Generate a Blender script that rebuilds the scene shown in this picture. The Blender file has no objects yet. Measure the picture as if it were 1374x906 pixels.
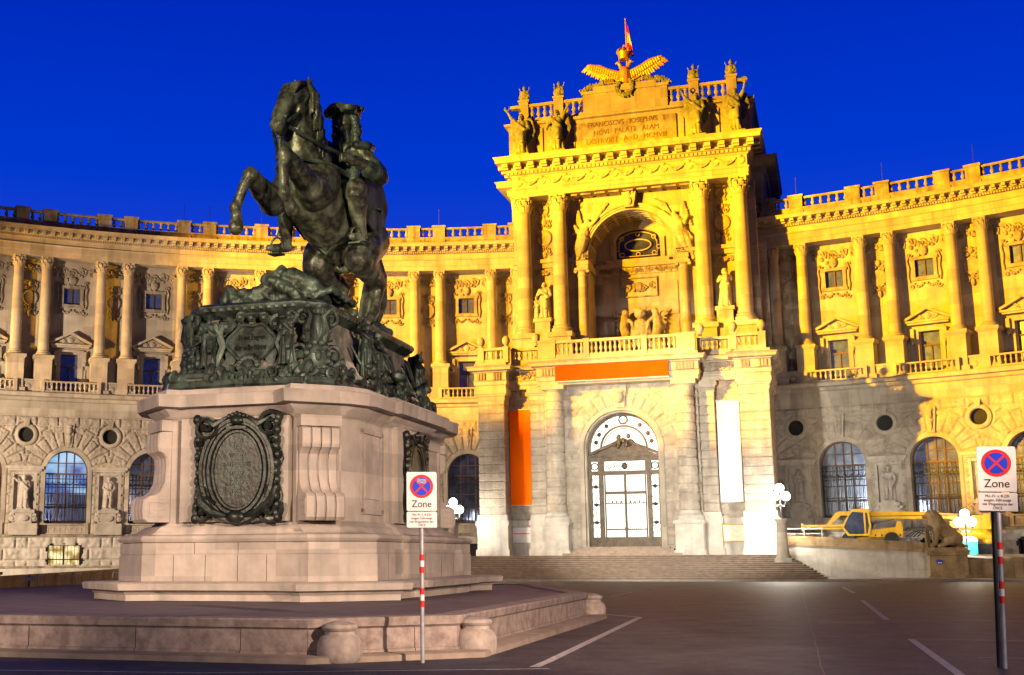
import bpy, bmesh, math, random
import numpy as np
from mathutils import Matrix, Vector, noise as mnoise
rad = math.radians
random.seed(11); RNG = np.random.default_rng(5)
S = bpy.context.scene
COL = S.collection
# ---------------------------------------------------------------- camera
cam = bpy.data.objects.new('camera', bpy.data.cameras.new('camera'))
COL.objects.link(cam)
PIT, ROLL = rad(10.0), rad(0.3)
fw = Vector((0, math.cos(PIT), math.sin(PIT))); u0 = Vector((0, -math.sin(PIT), math.cos(PIT))); r0 = Vector((1, 0, 0))
rt = r0*math.cos(ROLL) - u0*math.sin(ROLL); up = r0*math.sin(ROLL) + u0*math.cos(ROLL)
m = Matrix((rt, up, -fw)).transposed().to_4x4(); m.translation = (0, 0, 1.7)
cam.matrix_world = m
cam.data.sensor_fit = 'HORIZONTAL'; cam.data.sensor_width = 36.0
cam.data.lens = 36*1660/1374; cam.data.shift_x = (687-540)/1374
cam.data.clip_start = 0.1; cam.data.clip_end = 3000
S.camera = cam
# ---------------------------------------------------------------- dusk sky
W = bpy.data.worlds.new('World'); S.world = W; W.use_nodes = True
nt = W.node_tree; nt.nodes.clear()
def N(nt, t, **k):
    n = nt.nodes.new(t)
    for a, b in k.items(): setattr(n, a, b)
    return n
tc = N(nt, 'ShaderNodeTexCoord'); sx = N(nt, 'ShaderNodeSeparateXYZ')
rz_ = N(nt, 'ShaderNodeValToRGB'); ry_ = N(nt, 'ShaderNodeMapRange'); mx = N(nt, 'ShaderNodeMix', data_type='RGBA', blend_type='MULTIPLY')
bg = N(nt, 'ShaderNodeBackground'); ow = N(nt, 'ShaderNodeOutputWorld')
L = nt.links.new
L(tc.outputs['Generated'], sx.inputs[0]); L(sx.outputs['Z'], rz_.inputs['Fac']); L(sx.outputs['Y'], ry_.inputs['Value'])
e = rz_.color_ramp.elements
e[0].position = 0.0; e[0].color = (0.04, 0.08, 0.64, 1)
e[1].position = 1.0; e[1].color = (0.0, 0.008, 0.28, 1)
e2 = rz_.color_ramp.elements.new(0.30); e2.color = (0.0, 0.040, 0.62, 1)
e3 = rz_.color_ramp.elements.new(0.46); e3.color = (0.0, 0.018, 0.46, 1)
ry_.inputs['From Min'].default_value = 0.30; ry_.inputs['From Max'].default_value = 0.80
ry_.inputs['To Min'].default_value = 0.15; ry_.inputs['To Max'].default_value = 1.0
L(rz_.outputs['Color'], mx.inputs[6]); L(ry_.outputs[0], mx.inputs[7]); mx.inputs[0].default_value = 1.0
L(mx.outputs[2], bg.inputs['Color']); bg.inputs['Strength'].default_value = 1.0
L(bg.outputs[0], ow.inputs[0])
# ---------------------------------------------------------------- exposure
S.view_settings.view_transform = 'Standard'; S.view_settings.look = 'None'
S.view_settings.exposure = 0.0; S.view_settings.gamma = 1.0; S.view_settings.use_curve_mapping = False
S.render.engine = 'CYCLES'
S.cycles.max_bounces = 5; S.cycles.diffuse_bounces = 3; S.cycles.glossy_bounces = 3
S.cycles.sample_clamp_indirect = 6.0; S.cycles.use_denoising = True; S.cycles.use_adaptive_sampling = False; S.cycles.use_light_tree = True
S.cycles.denoiser = 'OPENIMAGEDENOISE'; S.cycles.denoising_input_passes = 'RGB_ALBEDO_NORMAL'; S.cycles.denoising_prefilter = 'ACCURATE'
# ---------------------------------------------------------------- floodlights, street light and added fill spots
def spot(name, loc, target, power, col, size, blend, soft):
    d = bpy.data.lights.new(name, 'SPOT'); d.energy = power; d.color = col
    d.spot_size = rad(size); d.spot_blend = blend; d.shadow_soft_size = soft
    o = bpy.data.objects.new(name, d); COL.objects.link(o); o.location = loc
    o.rotation_euler = (Vector(target)-Vector(loc)).to_track_quat('-Z', 'Y').to_euler(); return o
def lamp(name, loc, power, col, soft):
    d = bpy.data.lights.new(name, 'POINT'); d.energy = power; d.color = col; d.shadow_soft_size = soft
    o = bpy.data.objects.new(name, d); COL.objects.link(o); o.location = loc; return o
SOD = (1.0, 0.45, 0.0); PINK = (1.0, 0.72, 0.53); WHT = (1.0, 0.90, 0.74)
spot('flood_light', (-57, 48, 33), (20, 95.5, 22.5), 1.32e6, SOD, 50, 0.36, 0.4).scale = (1, 0.36, 1)
spot('flood_light', (-58, 46, 31), (18, 97, 37), 1.15e6, SOD, 20, 0.5, 0.4).scale = (1, 0.70, 1)
spot('flood_light', (-57, 49, 32), (44, 90, 21), 0.95e6, SOD, 20, 0.5, 0.4)
spot('flood_light', (-60, 74, 16), (-26, 101, 22.5), 1.3e5, SOD, 44, 0.5, 0.3).scale = (1, 0.5, 1)
spot('unseen_flood', (13, 2, 9), (-2.5, 34, 2.5), 4.6e4, PINK, 36, 0.5, 0.2)
spot('unseen_flood', (-20, 8, 8), (-3.5, 34, 2.5), 2.2e4, PINK, 36, 0.6, 0.3)
spot('unseen_flood', (-16.5, 5, 17), (-2.0, 34, 13.2), 5.4e4, (1.0, 0.80, 0.42), 22, 0.6, 0.2)
spot('unseen_flood', (-43, 68, 9), (-20, 100, 7), 0.92e5, (1.0, 0.75, 0.51), 110, 0.6, 0.35).scale = (1, 0.58, 1)
spot('unseen_flood', (19, 4, 8), (9, 26, 0), 8.0e3, (1.0, 0.84, 0.80), 75, 0.8, 0.3)  # added fill, brightens the ground and sign pole at front right
spot('unseen_flood', (38, 52, 9), (42, 92, 8), 0.7e4, (1.0, 0.80, 0.64), 70, 0.8, 0.5)  # added warm fill for the right wing
spot('unseen_flood', (7, 60, 8), (20, 90, 7), 5.2e4, (1.0, 0.92, 0.78), 48, 0.7, 0.4)  # added fill washing the lower gateway, no lamp stands here
spot('unseen_flood', (-18, 2, 8), (-8, 24, 0), 7.0e3, (1.0, 0.80, 0.72), 75, 0.8, 0.3)  # added fill, lifts the dark ground at front left
# ---------------------------------------------------------------- materials (all patterns follow world position)
MATS = {}
def mat(name, c1, c2, scale=1.0, rough=0.85, bump=0.0, bscale=8.0, bdist=0.02, metal=0.0, streak=0.0, c3=None, detail=6, spec=0.4, pos=(0.35, 0.68), cell=None):
    M = bpy.data.materials.new(name); M.use_nodes = True; t = M.node_tree; t.nodes.clear()
    l = t.links.new
    out = N(t, 'ShaderNodeOutputMaterial'); b = N(t, 'ShaderNodeBsdfPrincipled'); l(b.outputs[0], out.inputs[0])
    g = N(t, 'ShaderNodeNewGeometry')
    n1 = N(t, 'ShaderNodeTexNoise'); n1.inputs['Scale'].default_value = scale; n1.inputs['Detail'].default_value = detail; n1.inputs['Roughness'].default_value = 0.62
    l(g.outputs['Position'], n1.inputs['Vector'])
    cr = N(t, 'ShaderNodeValToRGB'); cr.color_ramp.elements[0].position = pos[0]; cr.color_ramp.elements[1].position = pos[1]
    cr.color_ramp.elements[0].color = (*c1, 1); cr.color_ramp.elements[1].color = (*c2, 1)
    l(n1.outputs['Fac'], cr.inputs['Fac'])
    col = cr.outputs['Color']
    if streak > 0:
        mp = N(t, 'ShaderNodeMapping'); mp.inputs['Scale'].default_value = (2.2, 2.2, 0.16)
        n2 = N(t, 'ShaderNodeTexNoise'); n2.inputs['Scale'].default_value = 1.0; n2.inputs['Detail'].default_value = 5
        l(g.outputs['Position'], mp.inputs['Vector']); l(mp.outputs[0], n2.inputs['Vector'])
        r2 = N(t, 'ShaderNodeMapRange'); r2.inputs['From Min'].default_value = 0.50; r2.inputs['From Max'].default_value = 0.74
        r2.inputs['To Min'].default_value = 0.0; r2.inputs['To Max'].default_value = streak
        l(n2.outputs['Fac'], r2.inputs['Value'])
        mm = N(t, 'ShaderNodeMix', data_type='RGBA'); l(r2.outputs[0], mm.inputs[0]); l(col, mm.inputs[6])
        mm.inputs[7].default_value = (*(c3 or tuple(x*0.35 for x in c1)), 1); col = mm.outputs[2]
    if cell:      # single blocks differ a little in tone
        sn = N(t, 'ShaderNodeVectorMath', operation='SNAP'); sn.inputs[1].default_value = cell; l(g.outputs['Position'], sn.inputs[0])
        wn = N(t, 'ShaderNodeTexWhiteNoise'); l(sn.outputs[0], wn.inputs['Vector'])
        mr = N(t, 'ShaderNodeMapRange'); mr.inputs['To Min'].default_value = 0.80; mr.inputs['To Max'].default_value = 1.10; l(wn.outputs['Value'], mr.inputs['Value'])
        vm = N(t, 'ShaderNodeVectorMath', operation='SCALE'); l(col, vm.inputs[0]); l(mr.outputs[0], vm.inputs['Scale']); col = vm.outputs[0]
    l(col, b.inputs['Base Color']); b.inputs['Roughness'].default_value = rough; b.inputs['Metallic'].default_value = metal
    b.inputs['Specular IOR Level'].default_value = spec
    if bump > 0:
        n3 = N(t, 'ShaderNodeTexNoise'); n3.inputs['Scale'].default_value = bscale; n3.inputs['Detail'].default_value = 5
        l(g.outputs['Position'], n3.inputs['Vector'])
        bp = N(t, 'ShaderNodeBump'); bp.inputs['Strength'].default_value = bump; bp.inputs['Distance'].default_value = bdist
        l(n3.outputs['Fac'], bp.inputs['Height']); l(bp.outputs[0], b.inputs['Normal'])
    MATS[name] = M; return M
def emat(name, c1, c2, strength, scale=1.0, stretch=(1, 1, 1)):
    M = bpy.data.materials.new(name); M.use_nodes = True; t = M.node_tree; t.nodes.clear(); l = t.links.new
    out = N(t, 'ShaderNodeOutputMaterial'); b = N(t, 'ShaderNodeBsdfPrincipled'); l(b.outputs[0], out.inputs[0])
    g = N(t, 'ShaderNodeNewGeometry'); mp = N(t, 'ShaderNodeMapping'); mp.inputs['Scale'].default_value = stretch
    n1 = N(t, 'ShaderNodeTexNoise'); n1.inputs['Scale'].default_value = scale; l(g.outputs['Position'], mp.inputs['Vector']); l(mp.outputs[0], n1.inputs['Vector'])
    cr = N(t, 'ShaderNodeValToRGB'); cr.color_ramp.elements[0].position = 0.38; cr.color_ramp.elements[1].position = 0.62
    cr.color_ramp.elements[0].color = (*c1, 1); cr.color_ramp.elements[1].color = (*c2, 1)
    l(n1.outputs['Fac'], cr.inputs['Fac']); l(cr.outputs[0], b.inputs['Emission Color']); b.inputs['Emission Strength'].default_value = strength
    b.inputs['Base Color'].default_value = (0.05, 0.05, 0.05, 1); b.inputs['Roughness'].default_value = 0.15
    MATS[name] = M; return M
STONE = mat('limestone', (0.36, 0.31, 0.25), (0.47, 0.42, 0.34), 0.9, 0.88, 0.35, 9, 0.02, streak=0.4, cell=(1.9, 1.9, 0.9))
RUST = mat('rough_limestone', (0.34, 0.295, 0.24), (0.47, 0.415, 0.34), 1.6, 0.92, 1.0, 6, 0.08, streak=0.35, cell=(1.66, 1.66, 0.78))
WEATH = mat('weathered_limestone', (0.20, 0.165, 0.12), (0.43, 0.38, 0.30), 1.3, 0.92, 0.5, 9, 0.03, streak=0.7)
STAT = mat('statue_stone', (0.38, 0.34, 0.29), (0.52, 0.48, 0.42), 1.5, 0.85, 0.3, 14, 0.02, streak=0.4)
PINKS = mat('pink_granite', (0.39, 0.335, 0.28), (0.54, 0.465, 0.39), 1.5, 0.75, 0.5, 20, 0.012, streak=0.60, c3=(0.20, 0.21, 0.175), cell=(1.5, 1.5, 0.62))
PLAT = mat('mottled_red_limestone', (0.185, 0.14, 0.12), (0.38, 0.30, 0.26), 4.5, 0.8, 0.5, 26, 0.012, streak=0.45, c3=(0.12, 0.085, 0.08))
BASEW = mat('white_socle_stone', (0.42, 0.39, 0.34), (0.60, 0.56, 0.50), 1.2, 0.9, 0.4, 8, 0.03, streak=0.4)
TAN = mat('tan_sandstone', (0.26, 0.175, 0.085), (0.44, 0.32, 0.17), 1.6, 0.9, 0.7, 10, 0.03, streak=0.6, c3=(0.06, 0.045, 0.03))
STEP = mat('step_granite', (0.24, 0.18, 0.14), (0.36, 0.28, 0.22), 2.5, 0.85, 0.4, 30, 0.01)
BRZ = mat('patinated_bronze', (0.014, 0.017, 0.013), (0.10, 0.145, 0.11), 2.2, 0.46, 0.5, 9, 0.02, metal=0.35, streak=0.6, c3=(0.15, 0.21, 0.16), pos=(0.40, 0.78))
BRZD = mat('dark_bronze', (0.012, 0.013, 0.010), (0.045, 0.06, 0.045), 3.0, 0.38, 0.5, 10, 0.02, metal=0.4, pos=(0.42, 0.8))
BRZH = mat('brown_bronze', (0.026, 0.026, 0.019), (0.135, 0.15, 0.11), 4.0, 0.40, 0.7, 9, 0.02, metal=0.3, streak=0.8, c3=(0.27, 0.31, 0.22), pos=(0.42, 0.75))
VERD = mat('green_bronze_statue', (0.15, 0.16, 0.07), (0.36, 0.37, 0.19), 2.0, 0.6, 0.4, 10, 0.02)
GOLD = mat('gilding', (0.62, 0.34, 0.06), (0.85, 0.52, 0.13), 3.0, 0.42, 0.0, 12, 0.02, metal=0.45)
IRON = mat('wrought_iron', (0.012, 0.012, 0.014), (0.03, 0.028, 0.026), 4, 0.5, metal=0.4)
BROWN = mat('brown_window_wood', (0.07, 0.035, 0.018), (0.12, 0.06, 0.03), 3, 0.6)
GATEB = mat('bronze_gate_metal', (0.045, 0.032, 0.02), (0.11, 0.078, 0.05), 3, 0.5, metal=0.3)
GLASS = mat('dark_window_glass', (0.05, 0.06, 0.10), (0.16, 0.19, 0.28), 1.0, 0.08, metal=0.6)
CURT = mat('reflecting_window_glass', (0.16, 0.24, 0.42), (0.34, 0.44, 0.66), 2.6, 0.12, metal=0.75)
BLUEG = mat('blue_reflecting_glass', (0.20, 0.27, 0.42), (0.52, 0.62, 0.80), 1.3, 0.10, metal=0.78)  # blue-tinted reflective panes, they give off no light
DARK = mat('dark_opening', (0.008, 0.008, 0.009), (0.02, 0.018, 0.016), 2, 0.8)
WHITEM = mat('white_sign_paint', (0.66, 0.62, 0.60), (0.76, 0.72, 0.70), 3, 0.45)
REDM = mat('red_sign_paint', (0.62, 0.02, 0.015), (0.72, 0.03, 0.02), 3, 0.4)
BLUEM = mat('blue_sign_paint', (0.01, 0.03, 0.45), (0.015, 0.05, 0.55), 3, 0.4)
BLACKM = mat('black_lettering', (0.01, 0.01, 0.01), (0.02, 0.02, 0.02), 3, 0.5)
STEEL = mat('galvanised_steel', (0.30, 0.30, 0.30), (0.44, 0.44, 0.44), 6, 0.45, metal=0.3)
ORANGE2 = mat('red_orange_banner_cloth', (0.88, 0.055, 0.0), (0.93, 0.07, 0.0), 0.8, 0.9, spec=0.1)
ORANGE = mat('orange_banner_cloth', (0.90, 0.12, 0.0), (0.95, 0.14, 0.0), 0.8, 0.9, spec=0.1)
WBAN = mat('white_banner_cloth', (0.78, 0.76, 0.76), (0.84, 0.82, 0.82), 0.8, 0.7)
YEL = mat('yellow_machine_paint', (0.55, 0.30, 0.004), (0.70, 0.40, 0.008), 1.4, 0.42, 0.2, 6, 0.01, streak=0.5, c3=(0.35, 0.2, 0.02))
TEAL = mat('teal_plastic', (0.02, 0.24, 0.24), (0.03, 0.32, 0.30), 2, 0.5)
ROADP = mat('white_road_paint', (0.30, 0.28, 0.27), (0.62, 0.58, 0.56), 9, 0.7, 0.3, 40, 0.004)
INSC = mat('darkened_lettering', (0.15, 0.10, 0.04), (0.22, 0.15, 0.07), 3, 0.9)
BOLL = mat('bollard_stone', (0.28, 0.225, 0.19), (0.46, 0.385, 0.33), 5.0, 0.85, 0.5, 24, 0.012, streak=0.4)
STAIN = mat('bronze_stained_stone', (0.09, 0.095, 0.075), (0.30, 0.255, 0.205), 1.8, 0.8, 0.4, 14, 0.015, streak=0.9, c3=(0.075, 0.105, 0.08), pos=(0.42, 0.66))
STEPD = mat('shaded_step_riser', (0.12, 0.09, 0.07), (0.20, 0.155, 0.12), 2.5, 0.9, 0.4, 30, 0.01)  # darker than the treads, paints in the shadow lines between steps
PAVE = mat('pavement_stone', (0.16, 0.14, 0.125), (0.25, 0.22, 0.20), 2.0, 0.92, 0.3, 20, 0.01)
LIT = emat('lit_globe', (1, 0.96, 0.86), (1, 0.97, 0.9), 22.0)
HALL = emat('lit_hall_glass', (0.80, 0.80, 0.66), (1.0, 0.99, 0.93), 2.4, 1.3, (1, 1, 0.6))
WARM = emat('lit_basement_window', (0.30, 0.17, 0.03), (1.0, 0.80, 0.40), 1.3, 1.6)
COOL = emat('lit_tall_window', (0.05, 0.12, 0.42), (0.45, 0.72, 1.0), 0.9, 0.75, (0.5, 0.5, 1.0))
for M_ in (LIT, WARM, COOL): M_.cycles.emission_sampling = 'NONE'
# asphalt with worn, shiny patches
def asphalt():
    M = mat('asphalt', (0.017, 0.018, 0.021), (0.070, 0.070, 0.074), 0.8, 0.5, 0.9, 16, 0.02, streak=0.7, c3=(0.018, 0.018, 0.02), detail=12)
    t = M.node_tree; l = t.links.new; g = N(t, 'ShaderNodeNewGeometry')
    n = N(t, 'ShaderNodeTexNoise'); n.inputs['Scale'].default_value = 3.0; n.inputs['Detail'].default_value = 10; n.inputs['Roughness'].default_value = 0.75
    l(g.outputs['Position'], n.inputs['Vector'])
    r = N(t, 'ShaderNodeMapRange'); r.inputs['To Min'].default_value = 0.42; r.inputs['To Max'].default_value = 0.80
    l(n.outputs['Fac'], r.inputs['Value'])
    b = [x for x in t.nodes if x.type == 'BSDF_PRINCIPLED'][0]; l(r.outputs[0], b.inputs['Roughness'])
    b.inputs['Specular IOR Level'].default_value = 0.42
    return M
ASPH = asphalt()
TERR = mat('platform_paving', (0.10, 0.075, 0.085), (0.17, 0.13, 0.14), 1.4, 0.7, 0.3, 18, 0.01)
# ---------------------------------------------------------------- mesh helpers
class MB:
    def __init__(s): s.v = []; s.f = []
    def add(s, vs, fs):
        k = len(s.v); s.v.extend([tuple(map(float, p)) for p in vs]); s.f.extend([tuple(i+k for i in f) for f in fs]); return s
    def merge(s, o, M=None):
        vs = o.v if M is None else [tuple(M @ Vector(p)) for p in o.v]
        return s.add(vs, o.f)
    def box(s, x0, x1, y0, y1, z0, z1, b=0.0):
        if b > 0:     # chamfered front (low y) face
            vs = [(x0, y1, z0), (x1, y1, z0), (x1, y1, z1), (x0, y1, z1), (x0, y0+b, z0), (x1, y0+b, z0), (x1, y0+b, z1), (x0, y0+b, z1),
                  (x0+b, y0, z0+b), (x1-b, y0, z0+b), (x1-b, y0, z1-b), (x0+b, y0, z1-b)]
            fs = [(0, 3, 2, 1), (0, 1, 5, 4), (1, 2, 6, 5), (2, 3, 7, 6), (3, 0, 4, 7), (4, 5, 9, 8), (5, 6, 10, 9), (6, 7, 11, 10), (7, 4, 8, 11), (8, 9, 10, 11)]
            return s.add(vs, fs)
        vs = [(x, y, z) for z in (z0, z1) for y in (y0, y1) for x in (x0, x1)]
        return s.add(vs, [(0, 2, 3, 1), (4, 5, 7, 6), (0, 1, 5, 4), (2, 6, 7, 3), (0, 4, 6, 2), (1, 3, 7, 5)])
    def prism(s, poly, y0, y1):          # polygon in x,z extruded along y
        n = len(poly); vs = [(x, y0, z) for x, z in poly] + [(x, y1, z) for x, z in poly]
        fs = [tuple(range(n)), tuple(range(2*n-1, n-1, -1))] + [(i, i+n, (i+1) % n+n, (i+1) % n) for i in range(n)]
        return s.add(vs, fs)
    def slab(s, poly, z0, z1):           # polygon in x,y extruded along z
        n = len(poly); vs = [(x, y, z0) for x, y in poly] + [(x, y, z1) for x, y in poly]
        fs = [tuple(range(n-1, -1, -1)), tuple(range(n, 2*n))] + [(i, (i+1) % n, (i+1) % n+n, i+n) for i in range(n)]
        return s.add(vs, fs)
    def lathe(s, prof, n=16, cx=0, cy=0, a0=0, a1=2*math.pi, sy=1.0):
        full = abs(a1-a0-2*math.pi) < 1e-6; k = n if full else n+1
        vs = [(cx+r*math.cos(a0+(a1-a0)*i/n), cy+sy*r*math.sin(a0+(a1-a0)*i/n), z) for r, z in prof for i in range(k)]
        fs = []
        for j in range(len(prof)-1):
            for i in range(n):
                a, b = j*k+i, j*k+(i+1) % k
                fs.append((a, b, b+k, a+k))
        if full:
            fs.append(tuple(range(k-1, -1, -1))); fs.append(tuple(range((len(prof)-1)*k, len(prof)*k)))
        return s.add(vs, fs)
    def tube(s, pts, r, n=6, flat=None):
        pts = [Vector(p) for p in pts]; rs = r if isinstance(r, (list, tuple)) else [r]*len(pts)
        vs = []; prev = None
        for i, p in enumerate(pts):
            d = (pts[min(i+1, len(pts)-1)] - pts[max(i-1, 0)]).normalized()
            a = prev if prev is not None else (Vector((0, 0, 1)) if abs(d.z) < 0.9 else Vector((1, 0, 0)))
            x = (a - d*a.dot(d))
            x = x.normalized() if x.length > 1e-6 else d.orthogonal().normalized()
            prev = x; y = d.cross(x)
            for k in range(n):
                t = 2*math.pi*k/n; q = p + (x*math.cos(t) + y*math.sin(t))*rs[i]
                vs.append(q)
        fs = [(i*n+k, i*n+(k+1) % n, (i+1)*n+(k+1) % n, (i+1)*n+k) for i in range(len(pts)-1) for k in range(n)]
        fs += [tuple(range(n-1, -1, -1)), tuple(range((len(pts)-1)*n, len(pts)*n))]
        return s.add(vs, fs)
    def ball(s, c, r, nu=8, nv=6, M=None):
        r = r if isinstance(r, (list, tuple)) else (r, r, r)
        vs = []
        for j in range(1, nv):
            t = math.pi*j/nv
            for i in range(nu):
                a = 2*math.pi*i/nu
                vs.append(Vector((r[0]*math.sin(t)*math.cos(a), r[1]*math.sin(t)*math.sin(a), r[2]*math.cos(t))))
        vs += [Vector((0, 0, r[2])), Vector((0, 0, -r[2]))]
        if M is not None: vs = [M @ p for p in vs]
        c = Vector(c); vs = [p+c for p in vs]
        t, b = len(vs)-2, len(vs)-1
        fs = [((j)*nu+i, (j+1)*nu+i, (j+1)*nu+(i+1) % nu, j*nu+(i+1) % nu) for j in range(nv-2) for i in range(nu)]
        fs += [(t, i, (i+1) % nu) for i in range(nu)] + [(b, (nv-2)*nu+(i+1) % nu, (nv-2)*nu+i) for i in range(nu)]
        return s.add(vs, fs)
    def capsule(s, p0, r0, p1, r1, n=10):
        p0, p1 = Vector(p0), Vector(p1); d = p1-p0
        if d.length < 1e-5: return s.ball(p0, max(r0, r1), n, 8)
        d.normalize(); x = d.orthogonal().normalized(); y = d.cross(x)
        rings = []
        for t in (-75, -45, -15): rings.append((p0 + d*r0*math.sin(rad(t)), r0*math.cos(rad(t))))
        for t in (15, 45, 75): rings.append((p1 + d*r1*math.sin(rad(t)), r1*math.cos(rad(t))))
        vs = [c + (x*math.cos(2*math.pi*k/n) + y*math.sin(2*math.pi*k/n))*q for c, q in rings for k in range(n)]
        vs += [p0-d*r0, p1+d*r1]; a, b = len(vs)-2, len(vs)-1
        fs = [(i*n+k, i*n+(k+1) % n, (i+1)*n+(k+1) % n, (i+1)*n+k) for i in range(5) for k in range(n)]
        fs += [(a, (k+1) % n, k) for k in range(n)] + [(b, 5*n+k, 5*n+(k+1) % n) for k in range(n)]
        return s.add(vs, fs)
    def chain(s, pts, rs, n=10):
        for i in range(len(pts)-1): s.capsule(pts[i], rs[i], pts[i+1], rs[i+1], n)
        return s
    def loft(s, rings):                  # closed rings of equal length, capped
        n = len(rings[0]); vs = [p for r in rings for p in r]
        fs = [(i*n+k, i*n+(k+1) % n, (i+1)*n+(k+1) % n, (i+1)*n+k) for i in range(len(rings)-1) for k in range(n)]
        fs += [tuple(range(n-1, -1, -1)), tuple(range((len(rings)-1)*n, len(rings)*n))]
        return s.add(vs, fs)
    def arc(s, prof, f0, f1, n):         # closed profile (radius, z) swept round the courtyard centre, angle from +y to +x
        k = len(prof); vs = []
        for i in range(n+1):
            a = rad(f0+(f1-f0)*i/n); vs += [(r*math.sin(a), r*math.cos(a), z) for r, z in prof]
        fs = [(i*k+j, (i+1)*k+j, (i+1)*k+(j+1) % k, i*k+(j+1) % k) for i in range(n) for j in range(k)]
        fs += [tuple(range(k)), tuple(range((n+1)*k-1, n*k-1, -1))]
        return s.add(vs, fs)
    def archband(s, xc, zs, ri, ro, zb, y0, y1, n=20):   # arch ring with straight jambs
        def line(r): return [(xc-r, zb)] + [(xc-r*math.cos(math.pi*i/n), zs+r*math.sin(math.pi*i/n)) for i in range(n+1)] + [(xc+r, zb)]
        a, b = line(ri), line(ro); k = len(a)
        vs = [(x, y0, z) for x, z in a]+[(x, y0, z) for x, z in b]+[(x, y1, z) for x, z in b]+[(x, y1, z) for x, z in a]
        fs = []
        for i in range(k-1):
            for j in range(4): fs.append((j*k+i, j*k+i+1, ((j+1) % 4)*k+i+1, ((j+1) % 4)*k+i))
        fs += [(0, k, 2*k, 3*k), (k-1, 4*k-1, 3*k-1, 2*k-1)]
        return s.add(vs, fs)
    def sweep(s, prof, plan, closed=True, cap=True):     # profile (outward, z) round a plan polygon, outward on the right of travel
        n = len(plan); rings = []
        for d, z in prof: rings.append([(x, y, z) for x, y in offset(plan, d, closed)])
        vs = [p for r in rings for p in r]; fs = []
        for j in range(len(rings)-1):
            for i in range(n if closed else n-1):
                fs.append((j*n+i, j*n+(i+1) % n, (j+1)*n+(i+1) % n, (j+1)*n+i))
        if closed and cap: fs += [tuple(range(n-1, -1, -1)), tuple(range((len(rings)-1)*n, len(rings)*n))]
        return s.add(vs, fs)
    def mesh(s, name, m=None, sharp=38, recalc=True):
        me = bpy.data.meshes.new(name); me.from_pydata(s.v, [], s.f)
        if recalc:
            bm = bmesh.new(); bm.from_mesh(me); bmesh.ops.recalc_face_normals(bm, faces=bm.faces[:]); bm.to_mesh(me); bm.free()
        if sharp is not None:
            me.polygons.foreach_set('use_smooth', [True]*len(me.polygons)); me.set_sharp_from_angle(angle=rad(sharp))
        if m is not None: me.materials.append(m)
        return me
def offset(plan, d, closed=True):
    n = len(plan); out = []
    def nrm(a, b):
        dx, dy = b[0]-a[0], b[1]-a[1]; l = math.hypot(dx, dy); return (dy/l, -dx/l)
    for i in range(n):
        p = plan[i]
        ns = []
        if closed or i > 0: ns.append(nrm(plan[i-1], p))
        if closed or i < n-1: ns.append(nrm(p, plan[(i+1) % n]))
        if len(ns) == 1: out.append((p[0]+ns[0][0]*d, p[1]+ns[0][1]*d)); continue
        (a, b), (c, e) = ns; k = 1 + a*c + b*e
        k = max(k, 0.35)
        out.append((p[0]+(a+c)*d/k, p[1]+(b+e)*d/k))
    return out
def obj(name, me, parent=None, loc=(0, 0, 0), rz=0.0, m=None, sc=None):
    if isinstance(me, MB): me = me.mesh(name, m)
    o = bpy.data.objects.new(name, me); COL.objects.link(o)
    if parent is not None: o.parent = parent
    o.location = loc; o.rotation_euler = (0, 0, rz)
    if sc: o.scale = sc
    return o
def pieces(mb, gap=0.3):
    """separate meshes for the pieces of mb that stand apart"""
    par = list(range(len(mb.v)))
    def find(a):
        while par[a] != a: par[a] = par[par[a]]; a = par[a]
        return a
    for f in mb.f:
        for q in f[1:]: par[find(q)] = find(f[0])
    isl = {}
    for i in range(len(mb.v)): isl.setdefault(find(i), []).append(i)
    bx = []
    for ids in isl.values():
        A = np.array([mb.v[i] for i in ids]); bx.append([A.min(0)-gap/2, A.max(0)+gap/2, list(ids)])
    ch = True
    while ch:
        ch = False; out = []
        for b_ in bx:
            for o in out:
                if (b_[0] <= o[1]).all() and (o[0] <= b_[1]).all():
                    o[0] = np.minimum(o[0], b_[0]); o[1] = np.maximum(o[1], b_[1]); o[2] += b_[2]; ch = True; break
            else: out.append(b_)
        bx = out
    res = []
    for _, _, ids in bx:
        mp_ = {i: k for k, i in enumerate(ids)}; q = MB(); q.v = [mb.v[i] for i in ids]; q.f = [tuple(mp_[i] for i in f) for f in mb.f if f[0] in mp_]; res.append(q)
    return res
def tag(o, label=None, cat=None, group=None, kind=None):
    if label: o['label'] = label
    if cat: o['category'] = cat
    if group: o['group'] = group
    if kind: o['kind'] = kind
    return o
def thing(name, loc, rz, label, cat, group=None):
    o = bpy.data.objects.new(name, None); COL.objects.link(o); o.empty_display_size = 0.5
    o.location = loc; o.rotation_euler = (0, 0, rz); return tag(o, label, cat, group)
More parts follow.
